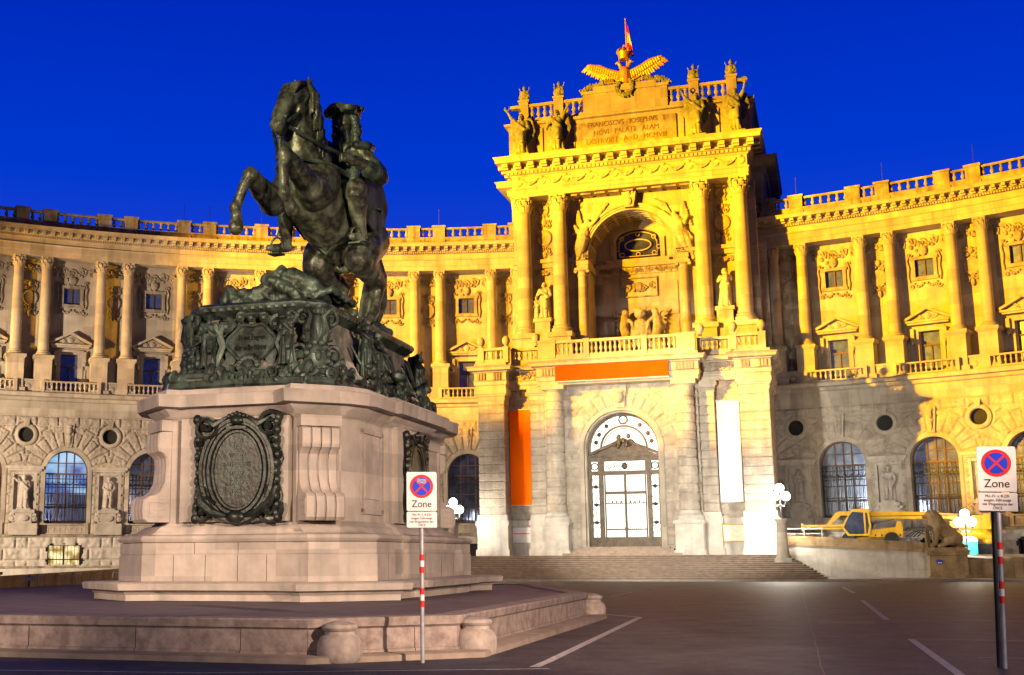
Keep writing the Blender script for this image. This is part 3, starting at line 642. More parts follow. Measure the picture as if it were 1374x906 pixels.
def build_wing(name, pairs, f0, f1, label, lit, mirror):
    base = polar((f0+f1)/2, 66.0); root = thing(name, base, 0, label, 'palace wing')
    off = C0-base
    def put(n, me, f, r=RW, par=None, z=0, m=None):
        return obj(n, WM[me] if isinstance(me, str) else me, par or root, polar(f, r, z)-base, -rad(f))
    def sub(n, me, par): return obj(n, WM[me], par)
    obj('ledge', MB().arc(LEDGE, f0, f1, 60), root, off, m=STONE)
    obj('entablature', MB().arc(ENT, f0, f1, 60), root, off, m=STONE)
    obj('base_ledge', MB().arc(BASEL, f0, f1, 60), root, off, m=WEATH)
    tag(obj('cornice_brackets', brackets(f0, f1), root, off, m=STONE), kind='stuff')
    obj('roof_plinth', MB().arc([(66.6, 28.42), (65.75, 28.42), (65.72, 28.9), (65.68, 28.96), (66.55, 28.96)], f0, f1, 60), root, off, m=WEATH)
    obj('roof', MB().arc([(66.5, 28.43), (80, 29.4), (80, -0.3), (79.6, -0.3), (79.6, 28.2), (66.5, 28.3)], f0, f1, 40), root, off, m=WEATH)
    for f, o in ((f0, 0), (f1, 0)):
        obj('end_wall', MB().box(-0.3, 0.3, 1.95, 14.0, -0.3, 28.2), root, polar(f+(0.3 if f == f0 else -0.3), RW)-base, -rad(f), STONE)
    a, b_ = (9.0, 10.6) if not mirror else (27.2, 29.3)
    obj('side_wall', MB().arc([(67.5, 14.7), (67.5, 26.1), (68.0, 26.1), (68.0, 14.7)], a, b_, 3), root, off, m=RUST)
    rr = obj('balustrade_rail', MB().arc([(66.28, 29.68), (65.9, 29.68), (65.84, 29.76), (65.86, 29.84), (66.32, 29.84)], *((9.95, 10.6) if not mirror else (27.2, 28.35)), 3), root, off, m=WEATH)
    for ff in ((10.3,) if not mirror else (27.5, 27.85)): obj('baluster', WM['bal'], rr, polar(ff, 66.08, 28.94)-C0, -rad(ff))
    fe_ = pairs[0]-BAY/2 if mirror else pairs[-1]+BAY/2
    put('wall_panel', 'wall_panel', fe_); put('base_wall', 'base', fe_)
    stuff = MB()
    wins = [(a+b)/2 for a, b in zip(pairs, pairs[1:])]
    if mirror: wins = wins+[pairs[-1]+BAY/2]
    else: wins = [pairs[0]-BAY/2]+wins
    for i, f in enumerate(wins):
        put('wall_panel', 'wall_panel', f); put('base_wall', 'base', f); put('arch_surround', 'arch', f); put('keystone', 'key', f)
        w = put('window', 'frame', f); sub('pane', 'lit' if i in lit else ('bluepane' if mirror else 'pane'), w); (sub('pane', 'litlow', w) if i in lit else None); sub('window_grille', 'grille', w)
        put('sill_balustrade', 'sillrail', f)
        w = put('basement_window', 'bwin', f); sub('pane', 'bwarm' if i in lit else 'bpane', w)
        put('upper_wall', 'upper', f); p = put('window_pediment', 'ped', f); sub('crest', 'crest', p)
        w = put('window', 'lwin', f); sub('pane', 'lpane', w)
        w = put('window', 'uwin', f); sub('pane', 'upane', w); sub('window_surround', 'usur', w)
        put('frieze_relief', 'frieze', f); put('window_balustrade', 'brail', f)
        M = Matrix.Translation(polar(f, RW)-base) @ Matrix.Rotation(-rad(f), 4, 'Z')
        stuff.merge(WM['sillb'], M); stuff.merge(WM['balb'], M)
        r_ = obj('balustrade_rail', MB().arc([(66.28, 29.68), (65.9, 29.68), (65.84, 29.76), (65.86, 29.84), (66.32, 29.84)], f-BAY/2+0.95, f+BAY/2-0.95, 8), root, off, m=WEATH)
        for k in range(6):
            ff = f-(BAY/2-0.95)+0.55+(2*(BAY/2-0.95)-1.1)*k/5
            b = obj('baluster', WM['bal'], r_, polar(ff, 66.08, 28.94)-C0, -rad(ff))
    for i, f in enumerate(pairs):
        put('statue_niche', 'niche', f, RW*math.cos(rad(BAY/2))+0.1); o = put('oculus_surround', 'ocring', f); sub('oculus_grating', 'ocpane', o)
        put('trophy_relief', 'tro', f); put('frieze_relief', 'fr2', f); put('parapet', 'parapet', f)
        for s in (-0.95, 0.95):
            c = put('column', 'shaft', f+s, 66.6); sub('pedestal', 'pedestal', c); sub('column_base', 'cbase', c); obj('capital', WM['cap'], c, (0, 0, 25.08))
            put('balustrade_pier', 'pier', f+s, 66.12)
            if random.random() < 0.55: put('lightning_rod', 'rod', f+s, 66.2)
        r_ = obj('balustrade_rail', MB().arc([(66.28, 29.68), (65.9, 29.68), (65.84, 29.76), (65.86, 29.84), (66.32, 29.84)], f-0.95, f+0.95, 4), root, off, m=WEATH)
        for k in (-0.26, 0.26): obj('baluster', WM['bal'], r_, polar(f+k, 66.08, 28.94)-C0, -rad(f+k))
    b = tag(obj('sill_balusters', stuff, root, m=STONE), kind='stuff')
    return root
LP = [9.0-BAY*k for k in range(7, -1, -1)]; RP = [29.3+BAY*k for k in range(5)]
WL = build_wing('palace_wing', LP, -37.1, 10.6, 'curved palace wing with columns and roof balustrade, behind and left of the horse monument', {2}, False)
WR = build_wing('palace_wing', RP, 27.2, 58.1, 'curved palace wing right of the tall gateway, behind the yellow crane', set(), True)
# ---------------------------------------------------------------- the gateway block; local x across, y into the building (0 = 55 m from the courtyard centre)
TP = rad(PH0); PB = polar(PH0, 55.0)
PORT = thing('palace_gateway', PB, -TP, 'tall floodlit gateway block with arched door, columns and inscribed attic between the two wings', 'palace gateway')
def ploc(x, s, z=0): return PB + Vector((math.cos(TP)*x + math.sin(TP)*(s-55), -math.sin(TP)*x + math.cos(TP)*(s-55), z))
def P(name, mb, m=STONE, par=None, loc=(0, 0, 0), rz=0.0): return obj(name, mb, par or PORT, loc, rz, m if isinstance(mb, MB) else None)
Y = lambda s: s-55.0
# podium and lower storey
P('podium', MB().box(-11.0, 11.0, Y(51.6), Y(76), -0.3, 1.65), STEP)
ins = MB()
for i in range(4): ins.box(-4.2+0.32*i, 4.2-0.32*i, Y(52.2+0.36*i), Y(56), 1.651, 1.65+0.15*(i+1))
P('door_steps', ins, STEP)
F0 = 53.9
fun = lambda X, Z: blocks(X, Z, 0.62, 1.65, 1.5, (0, 9.35, 3.0, 15, 4.05, 4.75), 0.10, 0.05)
msk = lambda X, Z: ~(((np.abs(X) < 2.85) & (Z < 9.35)) | (np.hypot(X, Z-9.35) < 2.85))
P('gateway_wall', hfield(-5.6, 5.6, 1.65, 14.0, 0.075, fun, msk, Y(F0), RUST, 'gateway_wall'))
P('arch_surround', MB().archband(0, 9.35, 2.74, 3.05, 1.66, Y(F0)-0.13, Y(F0)+1.0, 28).archband(0, 9.35, 2.6, 2.76, 1.66, Y(F0)+0.25, Y(F0)+1.5, 28))
ky = MB(); ky.prism([(-0.35, 12.25), (0.35, 12.25), (0.55, 13.9), (-0.55, 13.9)], Y(F0)-0.3, Y(F0)); ky.ball((0, Y(F0)-0.35, 13.0), (0.33, 0.25, 0.45), 8, 6); ky.ball((0, Y(F0)-0.3, 13.45), (0.45, 0.2, 0.2), 8, 5)
P('keystone', ky)
for s in (-1, 1):
    f = lambda X, Z: blocks(X, Z, 0.62, 1.65, 1.7, None, 0.09, 0.06)
    P('gateway_wall', hfield(*sorted((s*5.4, s*8.7)), 1.65, 14.0, 0.085, f, None, Y(54.7), RUST, 'gateway_wall'))
    P('wall_socle', MB().box(*sorted((s*6.75, s*8.45)), Y(54.25), Y(54.9), 1.65, 4.2), BASEW)
    # outer pier and inner pilaster in rough bands
    for (a, b, ya, yb) in ((8.5, 10.55, 53.2, 60.0), (5.62, 6.72, 53.95, 55.2)):
        mb = MB(); x0, x1 = sorted((s*a, s*b)); k = 0; z = 4.62
        while z < 13.1:
            mb.box(x0-0.0, x1+0.0, Y(ya), Y(yb), z+0.03, z+0.60, 0.05); mb.box(x0+0.06, x1-0.06, Y(ya)+0.08, Y(yb), z-0.02, z+0.04); z += 0.625
        p = P('banded_pier', mb, RUST)
        q = MB(); q.box(x0-0.10, x1+0.10, Y(ya)-0.12, Y(yb), 4.2, 4.62); q.box(x0-0.22, x1+0.22, Y(ya)-0.24, Y(yb), 3.85, 4.2); q.box(x0-0.14, x1+0.14, Y(ya)-0.16, Y(yb), 1.651, 3.85); q.box(x0-0.24, x1+0.24, Y(ya)-0.28, Y(yb), 1.651, 2.1)
        P('pier_base', q, BASEW, p)
        q = MB(); q.box(x0-0.03, x1+0.03, Y(ya)-0.03, Y(yb), 13.12, 13.45); q.box(x0-0.12, x1+0.12, Y(ya)-0.12, Y(yb), 13.45, 13.6); q.box(x0-0.2, x1+0.2, Y(ya)-0.2, Y(yb), 13.6, 13.98)
        P('pier_capital', q, STONE, p)
    # engaged banded column
    prof = []; z = 4.7; r = 0.66
    while z < 13.0:
        rr = 0.68-0.07*(z-4.7)/8.5
        prof += [(rr-0.05, z), (rr-0.05, z+0.05), (rr+0.03, z+0.07), (rr+0.04, z+0.3), (rr+0.03, z+0.58), (rr-0.05, z+0.60)]; z += 0.62
    prof.append((0.58, 13.2)); c = MB().lathe(prof, 26, s*4.72, Y(53.35))
    c = P('banded_column', c, RUST)
    P('column_pedestal', MB().box(s*4.72-0.95, s*4.72+0.95, Y(52.4), Y(54.4), 1.651, 3.8).box(s*4.72-1.05, s*4.72+1.05, Y(52.3), Y(54.4), 3.8, 4.02).box(s*4.72-1.05, s*4.72+1.05, Y(52.3), Y(54.4), 1.6505, 2.0), BASEW, c)
    P('column_base', MB().lathe([(0.92, 4.02), (0.92, 4.2), (0.95, 4.3), (0.88, 4.42), (0.76, 4.5), (0.78, 4.6), (0.70, 4.72)], 26, s*4.72, Y(53.35)), BASEW, c)
    P('column_capital', MB().lathe([(0.60, 13.1), (0.66, 13.2), (0.62, 13.3), (0.64, 13.5), (0.82, 13.66)], 26, s*4.72, Y(53.35)).box(s*4.72-0.86, s*4.72+0.86, Y(52.49), Y(54.4), 13.66, 13.98), STONE, c)
    P('niche_parapet', MB().box(*sorted((s*6.8, s*8.4)), Y(54.2), Y(54.9), 4.2, 4.35), STONE)
# entablature over the lower storey
plan = [(-10.75, Y(62)), (-10.75, Y(53.05)), (-8.3, Y(53.05)), (-8.3, Y(54.0)), (-5.85, Y(54.0)), (-5.85, Y(52.5)), (5.85, Y(52.5)), (5.85, Y(54.0)), (8.3, Y(54.0)), (8.3, Y(53.05)), (10.75, Y(53.05)), (10.75, Y(62))]
prof = [(-0.05, 13.98), (-0.05, 14.25), (0.03, 14.28), (0.03, 14.55), (0.12, 14.6), (0.0, 14.66), (0.0, 15.2), (0.10, 15.25), (0.14, 15.34), (0.42, 15.38), (0.44, 15.56), (0.56, 15.68), (0.1, 15.78)]
P('entablature', MB().sweep(prof, plan, True))
tg = MB()
for x0, yy in ((-10.2, 53.05), (-9.0, 53.05), (10.2, 53.05), (9.0, 53.05), (-5.2, 52.5), (5.2, 52.5), (-4.5, 52.5), (4.5, 52.5)):
    for k in (-0.22, 0, 0.22): tg.box(x0+k-0.075, x0+k+0.075, Y(yy)-0.10, Y(yy)+0.1, 14.68, 15.19)
for s in (-1, 1): tg.merge(scrolls(2.0, 0.5, 4, 5+s, 0.06), Matrix.Translation((s*7.1, Y(53.93), 14.93)))
for q in pieces(tg): P('frieze_ornament', q, WEATH)
P('terrace', MB().slab(plan, 15.79, 15.95), STONE)
# terrace balustrade
def para(x0, x1, yy, z0, h, groups):
    mb = MB(); mb.box(x0, x1, yy-0.2, yy+0.2, z0, z0+0.25); mb.box(x0, x1, yy-0.24, yy+0.24, z0+h-0.2, z0+h)
    r_ = P('terrace_balustrade', mb, STONE)
    for a, b in groups:
        P('balustrade_pier', MB().box(a, b, yy-0.26, yy+0.26, z0+0.002, z0+h-0.1).box(a-0.03, b+0.03, yy-0.29, yy+0.29, z0+h-0.1, z0+h+0.05), STONE, r_)
    xs = [x0]+[v for g_ in groups for v in g_]+[x1]
    for a, b in zip(xs[0::2], xs[1::2]):
        n = int((b-a)/0.34)
        for i in range(n): obj('baluster', TB, r_, (a+(b-a)*(i+0.5)/n, yy, z0+0.25))
TB = baluster_mb(0.85, 0.135).mesh('baluster', STONE)
para(-5.7, 5.7, Y(52.75), 15.96, 1.3, [(-5.7, -4.4), (-2.3, -1.9), (1.9, 2.3), (4.4, 5.7)])
para(-10.5, -8.1, Y(53.3), 15.96, 1.15, [(-10.5, -10.0), (-8.5, -8.1)]); para(8.1, 10.5, Y(53.3), 15.96, 1.15, [(8.1, 8.5), (10.0, 10.5)])
para(-8.1, -5.7, Y(54.2), 15.96, 1.15, [(-8.1, -7.9), (-6.0, -5.7)]); para(5.7, 8.1, Y(54.2), 15.96, 1.15, [(5.7, 6.0), (7.9, 8.1)])
for x, yy in ((-10.25, 53.3), (10.25, 53.3), (-8.3, 53.3), (8.3, 53.3), (-6.0, 53.3), (6.0, 53.3)):
    P('ball_finial', MB().lathe([(0.16, 17.1), (0.12, 17.3), (0.2, 17.36), (0.3, 17.55), (0.3, 17.75), (0.18, 17.95), (0.04, 18.02)], 14, x, Y(yy)))
for s in (-1, 1): P('side_wall', MB().box(*sorted((s*9.6, s*10.4)), Y(60.0), Y(74), 1.65, 15.8), RUST)
P('passage_wall', MB().box(-5.5, -2.75, Y(55.6), Y(64), 1.66, 13.9).box(2.75, 5.5, Y(55.6), Y(64), 1.66, 13.9).box(-2.75, 2.75, Y(55.6), Y(64), 12.4, 13.9), STONE)
# glazed door: bronze frame, pediment, lattice
gy = Y(55.1)
gt = MB()
gt.archband(0, 9.35, 2.45, 2.62, 2.25, gy-0.1, gy+0.1, 28); gt.archband(0, 9.35, 1.62, 1.76, 9.0, gy-0.08, gy+0.08, 24); gt.archband(0, 9.35, 1.48, 1.54, 9.0, gy-0.06, gy+0.06, 24)
for x in (-1.75, 1.75): gt.box(x-0.16, x+0.16, gy-0.16, gy+0.14, 2.25, 8.1)
for x in (-1.48, 1.48): gt.box(x-0.05, x+0.05, gy-0.08, gy+0.08, 2.9, 7.5)
gt.box(-2.6, 2.6, gy-0.18, gy+0.14, 2.25, 2.95); gt.box(-2.6, 2.6, gy-0.26, gy+0.14, 7.45, 7.75)
gt.box(-2.6, 2.6, gy-0.26, gy+0.14, 8.45, 8.75); gt.box(-2.6, 2.6, gy-0.4, gy+0.14, 8.75, 8.92)
for s in (-1, 1):
    gt.prism([(s*2.6, 8.92), (s*2.6, 9.06), (0, 10.15), (0, 9.95), (s*2.2, 8.99)], gy-0.42, gy+0.1); gt.box(*sorted((s*1.5, s*1.95)), gy-0.2, gy+0.14, 7.75, 8.45)
gt.prism([(-2.3, 8.92), (2.3, 8.92), (0, 9.98)], gy-0.2, gy+0.08)
for k in range(10): gt.ball((random.uniform(-0.45, 0.45), gy-0.45, 9.8+random.uniform(-0.35, 0.7)), (0.16, 0.12, 0.2), 6, 4)
for s in (-1, 1): spiral(gt, (s*0.5, 9.7), 0.32, 1.3, 0.07, s, 0, gy-0.45)
GATE = P('entrance_door', gt, GATEB)
lv = MB(); lv.box(-0.06, 0.06, gy-0.1, gy+0.1, 2.95, 7.45); lv.box(-1.45, 1.45, gy-0.1, gy+0.1, 6.05, 6.25); lv.box(-1.45, 1.45, gy-0.06, gy+0.06, 5.35, 5.42); lv.box(-1.45, 1.45, gy-0.08, gy+0.06, 3.45, 3.55)
lv.box(-0.14, 0.14, gy-0.14, gy+0.02, 3.4, 3.65)
for i in range(18):
    x = -1.4+2.8*(i+0.5)/18; lv.box(x-0.018, x+0.018, gy-0.04, gy+0.0, 2.95, 7.45)
for i in range(9):
    x = -1.3+2.6*i/8; lv.ball((x, gy-0.02, 5.5), (0.05, 0.03, 0.1), 6, 4)
P('door_leaf', lv, GATEB, GATE)
lt = MB()
for s in (-1, 1):
    for z in np.arange(3.1, 7.3, 0.52):
        spiral(lt, (s*2.06, z+0.13), 0.16, 1.3, 0.025, s, 0, gy); spiral(lt, (s*2.3, z+0.35), 0.14, 1.2, 0.025, -s, 1, gy)
    for z in (4.0, 5.3, 6.6): lt.add([(s*2.15-0.28, gy-0.05, z), (s*2.15, gy-0.05, z-0.14), (s*2.15+0.28, gy-0.05, z), (s*2.15, gy-0.05, z+0.14), (s*2.15, gy-0.14, z)], [(0, 1, 4), (1, 2, 4), (2, 3, 4), (3, 0, 4), (0, 3, 2, 1)])
    for x in (1.9, 2.18, 2.42): lt.box(*sorted((s*x-0.015, s*x+0.015)), gy-0.03, gy+0.03, 2.95, 7.45)
    lt.tube([(s*2.2+0.24*math.cos(t), gy, 8.1+0.24*math.sin(t)) for t in [k*math.pi/8 for k in range(17)]], 0.05, 5)
for i in range(6):
    spiral(lt, (-1.2+0.48*i, 8.1), 0.2, 1.5, 0.035, 1 if i % 2 else -1, i, gy)
lt.ball((0, gy, 8.1), (0.2, 0.08, 0.28), 8, 6)
for i in range(13):
    a = math.pi*(i+0.5)/13
    spiral(lt, (2.1*math.cos(a), 9.35+2.1*math.sin(a)), 0.2, 1.3, 0.028, 1 if i % 2 else -1, a, gy)
    q = math.pi*i/13
    if 0 < i: lt.tube([(1.78*math.cos(q), gy, 9.35+1.78*math.sin(q)), (2.45*math.cos(q), gy, 9.35+2.45*math.sin(q))], 0.025, 4)
for a in (0.25, 0.55, math.pi-0.25, math.pi-0.55, 0.95, math.pi-0.95):
    c, s_ = 2.1*math.cos(a), 9.35+2.1*math.sin(a); lt.ball((c, gy-0.06, s_), (0.16, 0.06, 0.16), 4, 4)
lt.tube([(0.3*math.cos(t), gy-0.03, 11.5+0.3*math.sin(t)) for t in [k*math.pi/8 for k in range(17)]], 0.06, 5)
P('lattice', lt, GATEB, GATE)
P('glazing', arched_pane(2.6, 2.25, 9.35, gy+0.25), HALL, GATE)
# ---------------------------------------------------------------- upper storey
UW, AR, AZ = 63.1, 3.72, 26.05
def arch_wall(x0, x1, z0, z1, r, zs, y0, y1, n=24):
    mb = MB(); mb.box(x0, -r, y0, y1, z0, z1); mb.box(r, x1, y0, y1, z0, z1)
    top = [(-r*math.cos(math.pi*i/n), zs+r*math.sin(math.pi*i/n)) for i in range(n+1)]
    for (a, b), (c, d) in zip(top, top[1:]): mb.prism([(a, b), (c, d), (c, z1), (a, z1)], y0, y1)
    return mb
P('upper_wall', arch_wall(-9.9, 9.9, 15.95, 31.25, AR, AZ, Y(UW), Y(UW)+0.9))
P('archivolt', MB().archband(0, AZ, 3.62, 3.82, 25.9, Y(UW)-0.16, Y(UW)+0.3, 30).archband(0, AZ, 3.80, 3.98, 25.9, Y(UW)-0.24, Y(UW)+0.1, 30).archband(0, AZ, 3.96, 4.12, 25.9, Y(UW)-0.34, Y(UW)+0.1, 30))
# barrel vault with coffers
vt = MB(); n = 24; d0, d1 = Y(UW)+0.3, Y(66.6)
vt.archband(0, AZ, AR, AR+0.5, 26.0, d0, d1, n)
for i in range(11):
    a = math.pi*i/11
    vt.box(-0.11, 0.11, d0, d1, 0, 0.14); k = len(vt.v)-8
    for j in range(k, k+8):
        x, y, z = vt.v[j]; q = AR+0.03-z; vt.v[j] = (q*math.cos(a+x/AR), y, AZ+q*math.sin(a+x/AR))
for yy in np.linspace(d0+0.25, d1-0.3, 5): vt.archband(0, AZ, AR-0.12, AR+0.02, 26.0, yy-0.1, yy+0.1, n)
P('coffered_vault', vt)
P('niche_wall', MB().box(-4.5, -AR, Y(UW)+0.9, Y(66.6), 15.95, 26.2).box(AR, 4.5, Y(UW)+0.9, Y(66.6), 15.95, 26.2))
bw = MB(); bw.box(-4.4, -1.95, Y(66.6), Y(67.2), 15.95, 30.2); bw.box(1.95, 4.4, Y(66.6), Y(67.2), 15.95, 30.2); bw.box(-1.95, 1.95, Y(66.6), Y(67.2), 15.95, 26.3)
n = 16; top = [(-1.95+3.9*i/n, 28.0+0.95*math.sqrt(max(0, 1-((-1.95+3.9*i/n)/1.95)**2))) for i in range(n+1)]
for (a, b), (c, d) in zip(top, top[1:]): bw.prism([(a, b), (c, d), (c, 30.2), (a, 30.2)], Y(66.6), Y(67.2))
P('niche_back_wall', bw)
lw = MB(); yy = Y(66.75)
def loop(pts, r, mb=lw): mb.tube([(x, yy, z) for x, z in pts], r, 6)
E_ = [2*math.pi*k/28 for k in range(29)]
loop([(1.1*math.cos(t), 27.55+0.5*math.sin(t)) for t in E_], 0.06)
loop([(-1.9, 26.35), (-1.9, 28.0)]+[(x, z) for x, z in top]+[(1.9, 28.0), (1.9, 26.35), (-1.9, 26.35)], 0.07)
loop([(-1.6, 26.6), (-1.6, 27.9)]+[(x*0.82, z-0.25) for x, z in top]+[(1.6, 27.9), (1.6, 26.6), (-1.6, 26.6)], 0.045)
for x, z in ((0, 28.5), (-1.35, 28.2), (1.35, 28.2), (0, 26.75), (-1.75, 27.3), (1.75, 27.3), (-1.35, 26.8), (1.35, 26.8)):
    loop([(x+0.17*math.cos(t), z+0.17*math.sin(t)) for t in E_[::3]], 0.04)
lwo = P('lunette_window', lw, STONE)
P('pane', MB().prism([(-1.95, 26.3)]+top+[(1.95, 26.3)], Y(66.95), Y(67.0)), GLASS, lwo)
P('lunette_surround', MB().box(-2.25, -1.95, Y(66.4), Y(66.7), 26.0, 28.1).box(1.95, 2.25, Y(66.4), Y(66.7), 26.0, 28.1).box(-2.6, 2.6, Y(66.2), Y(66.7), 25.95, 26.28))
im = MB()
for s in (-1, 1):
    pl = [(s*3.55, Y(66.6)), (s*3.55, Y(UW)-0.5), (s*4.55, Y(UW)-0.5), (s*4.55, Y(UW)+0.3)]
    if s > 0: pl = [(x, y) for x, y in pl]
    im.sweep([(0, 24.95), (0.05, 25.2), (0, 25.25), (0, 25.6), (0.1, 25.65), (0.3, 25.8), (0.32, 25.95), (0, 26.02)], pl if s < 0 else pl[::-1], False)
    im.box(*sorted((s*4.4, s*9.88)), Y(UW)-0.2, Y(UW)+0.1, 25.3, 25.7); im.box(*sorted((s*4.4, s*9.88)), Y(UW)-0.4, Y(UW)+0.1, 25.7, 26.0)
im.box(-3.55, 3.55, Y(66.45), Y(66.7), 25.0, 25.6); im.box(-3.6, 3.6, Y(66.2), Y(66.7), 25.6, 25.95)
P('impost_cornice', im)
ir = MB(); ir.merge(scrolls(6.6, 0.42, 16, 9, 0.05), Matrix.Translation((0, Y(66.42), 25.3)))
for s in (-1, 1): ir.merge(scrolls(1.6, 0.5, 4, 6, 0.055), Matrix.Translation((s*7.25, Y(UW)-0.22, 24.9)))
for q in pieces(ir): P('impost_relief', q, WEATH)
ke = MB(); ke.prism([(-0.35, 29.75), (0.35, 29.75), (0.62, 31.2), (-0.62, 31.2)], Y(UW)-0.75, Y(UW)); spiral(ke, (0, 30.9), 0.35, 1.3, 0.12, 1, 0, Y(UW)-0.75); ke.ball((0, Y(UW)-0.7, 30.2), (0.3, 0.25, 0.4), 8, 6)
P('keystone', ke)
for s in (-1, 1):
    c = P('niche_column', shaft(0.40, 0.35, 17.9, 24.3, 20), STONE, None, (s*4.1, Y(UW)-0.25, 0))
    P('capital', MB().lathe([(0.36, 24.25), (0.42, 24.35), (0.37, 24.42), (0.4, 24.62), (0.55, 24.75)], 18).box(-0.55, 0.55, -0.55, 0.55, 24.75, 24.95).tube([(-0.5, -0.45, 24.68), (-0.5, 0.45, 24.68)], 0.14, 8).tube([(0.5, -0.45, 24.68), (0.5, 0.45, 24.68)], 0.14, 8), STONE, c)
    P('column_base', column_base(0.4, 17.4, 17.9).box(-0.62, 0.62, -0.62, 0.62, 15.96, 17.4), STONE, c)
    for a, b in ((2.1, 3.4),):
        P('niche_panel', MB().box(*sorted((s*a, s*b)), Y(66.45), Y(66.65), 18.0, 24.6).box(*sorted((s*(a+0.2), s*(b-0.2))), Y(66.35), Y(66.65), 18.4, 21.0).box(*sorted((s*(a+0.2), s*(b-0.2))), Y(66.35), Y(66.65), 21.4, 24.2))
P('niche_door', MB().box(-0.7, -0.55, Y(66.4), Y(66.7), 16, 18.8).box(0.55, 0.7, Y(66.4), Y(66.7), 16, 18.8))
rp = MB().box(-1.5, 1.5, Y(66.4), Y(66.65), 23.0, 23.1).box(-1.5, 1.5, Y(66.4), Y(66.65), 24.6, 24.7).box(-1.5, -1.4, Y(66.4), Y(66.65), 23.1, 24.6).box(1.4, 1.5, Y(66.4), Y(66.65), 23.1, 24.6)
rp.merge(scrolls(2.7, 1.2, 4, 12, 0.08), Matrix.Translation((0, Y(66.5), 23.85))); rp.ball((0, Y(66.5), 23.85), (0.3, 0.2, 0.45), 8, 6)
P('relief_panel', rp, WEATH)
# great columns
UC = 62.0; GC = capital(0.56, 1.45).mesh('capital', STONE); GS = shaft(0.63, 0.545, 20.15, 29.75, 28).mesh('great_column', STONE); GB = column_base(0.63, 19.5, 20.15).mesh('column_base', STONE)
GPM = MB().box(-0.95, 0.95, -0.95, 1.6, 15.96, 16.6).box(-0.85, 0.85, -0.85, 1.6, 16.6, 19.1).box(-1.0, 1.0, -1.0, 1.6, 19.1, 19.5).mesh('pedestal', STONE)
for x in (-8.75, -5.75, 5.75, 8.75):
    c = P('great_column', GS, None, None, (x, Y(UC), 0)); P('column_base', GB, None, c); P('capital', GC, None, c, (0, 0, 29.72)); P('pedestal', GPM, None, c)
    P('pilaster', MB().box(x-0.58, x+0.58, Y(UW)-0.22, Y(UW)+0.1, 16, 31.2).box(x-0.72, x+0.72, Y(UW)-0.36, Y(UW)+0.1, 29.9, 31.15))
for s in (-1, 1):
    P('statue_plinth', MB().box(s*7.25-0.62, s*7.25+0.62, Y(61.4), Y(63.3), 15.96, 20.45).box(s*7.25-0.74, s*7.25+0.74, Y(61.3), Y(63.4), 20.45, 20.75))
    for q in pieces(MB().merge(trophy_panel(1.3, 3.4, 20+s), Matrix.Translation((s*7.25, Y(UW)-0.05, 27.9))).merge(trophy_panel(0.9, 1.2, 24+s), Matrix.Translation((s*7.25, Y(UW)-0.05, 30.3)))): P('trophy_relief', q, WEATH)
# main entablature
plan = [(-9.55, Y(72)), (-9.55, Y(61.35)), (9.55, Y(61.35)), (9.55, Y(72))]
prof = [(-0.6, 31.12), (0.0, 31.12), (0.0, 31.4), (0.05, 31.43), (0.05, 31.75), (0.12, 31.8), (0.14, 31.9), (-0.02, 31.94), (-0.02, 32.85), (0.10, 32.92), (0.14, 33.0), (0.30, 33.02), (0.30, 33.3), (0.38, 33.34), (0.42, 33.42), (0.42, 33.86), (1.12, 33.92), (1.14, 34.14), (1.28, 34.36), (1.30, 34.42), (0.2, 34.5)]
P('entablature', MB().sweep(prof, plan, False)); P('entablature_soffit', MB().slab([(-9.6, Y(61.38)), (9.6, Y(61.38)), (9.6, Y(UW)+0.5), (-9.6, Y(UW)+0.5)], 31.14, 31.3).slab([(-10.7, Y(60.3)), (10.7, Y(60.3)), (10.7, Y(71)), (-10.7, Y(71))], 34.36, 34.47), STONE)
co = MB()
for i in range(9): co.box(-4.6+i*1.15-0.42, -4.6+i*1.15+0.42, Y(61.9), Y(63.2), 31.0, 31.16)
P('soffit_coffers', co, WEATH)
fe = MB(); nf = 9
for i in range(nf+1):
    x = -9.0+18.0*i/nf
    fe.lathe([(0.05, 0), (0.2, 0.06), (0.36, 0.04), (0.33, -0.02)], 12); fe.v[-48:] = [(x+a, Y(61.33)-c, 32.42+b) for a, b, c in fe.v[-48:]]
    fe.ball((x, Y(61.3), 32.7), (0.2, 0.12, 0.14), 8, 5)
    if i < nf:
        for dz, r in ((0.12, 0.10), (-0.06, 0.075)):
            fe.tube([(x+0.3+(18.0/nf-0.6)*t, Y(61.27), 32.62-dz*0.2-0.42*4*t*(1-t)*(1 if dz > 0 else 0.6)) for t in [k/10 for k in range(11)]], r, 6)
        fe.ball((x+9.0/nf, Y(61.27), 32.2), (0.2, 0.12, 0.16), 8, 5)
P('festoon_frieze', fe, STONE)
de = MB()
for i in range(58): x = -9.75+19.5*i/57; de.box(x-0.11, x+0.11, Y(60.94), Y(61.1), 33.04, 33.28)
for i in range(19):
    x = -9.9+19.8*i/18; de.box(x-0.24, x+0.24, Y(60.35), Y(61.0), 33.55, 33.87); de.box(x-0.24, x+0.24, Y(60.6), Y(61.0), 33.4, 33.55)
for s in (-1, 1):
    for i in range(9):
        yy = Y(61.2+i*1.1); de.box(*sorted((s*9.9, s*10.6)), yy-0.24, yy+0.24, 33.55, 33.87)
P('dentils_and_brackets', de, STONE)
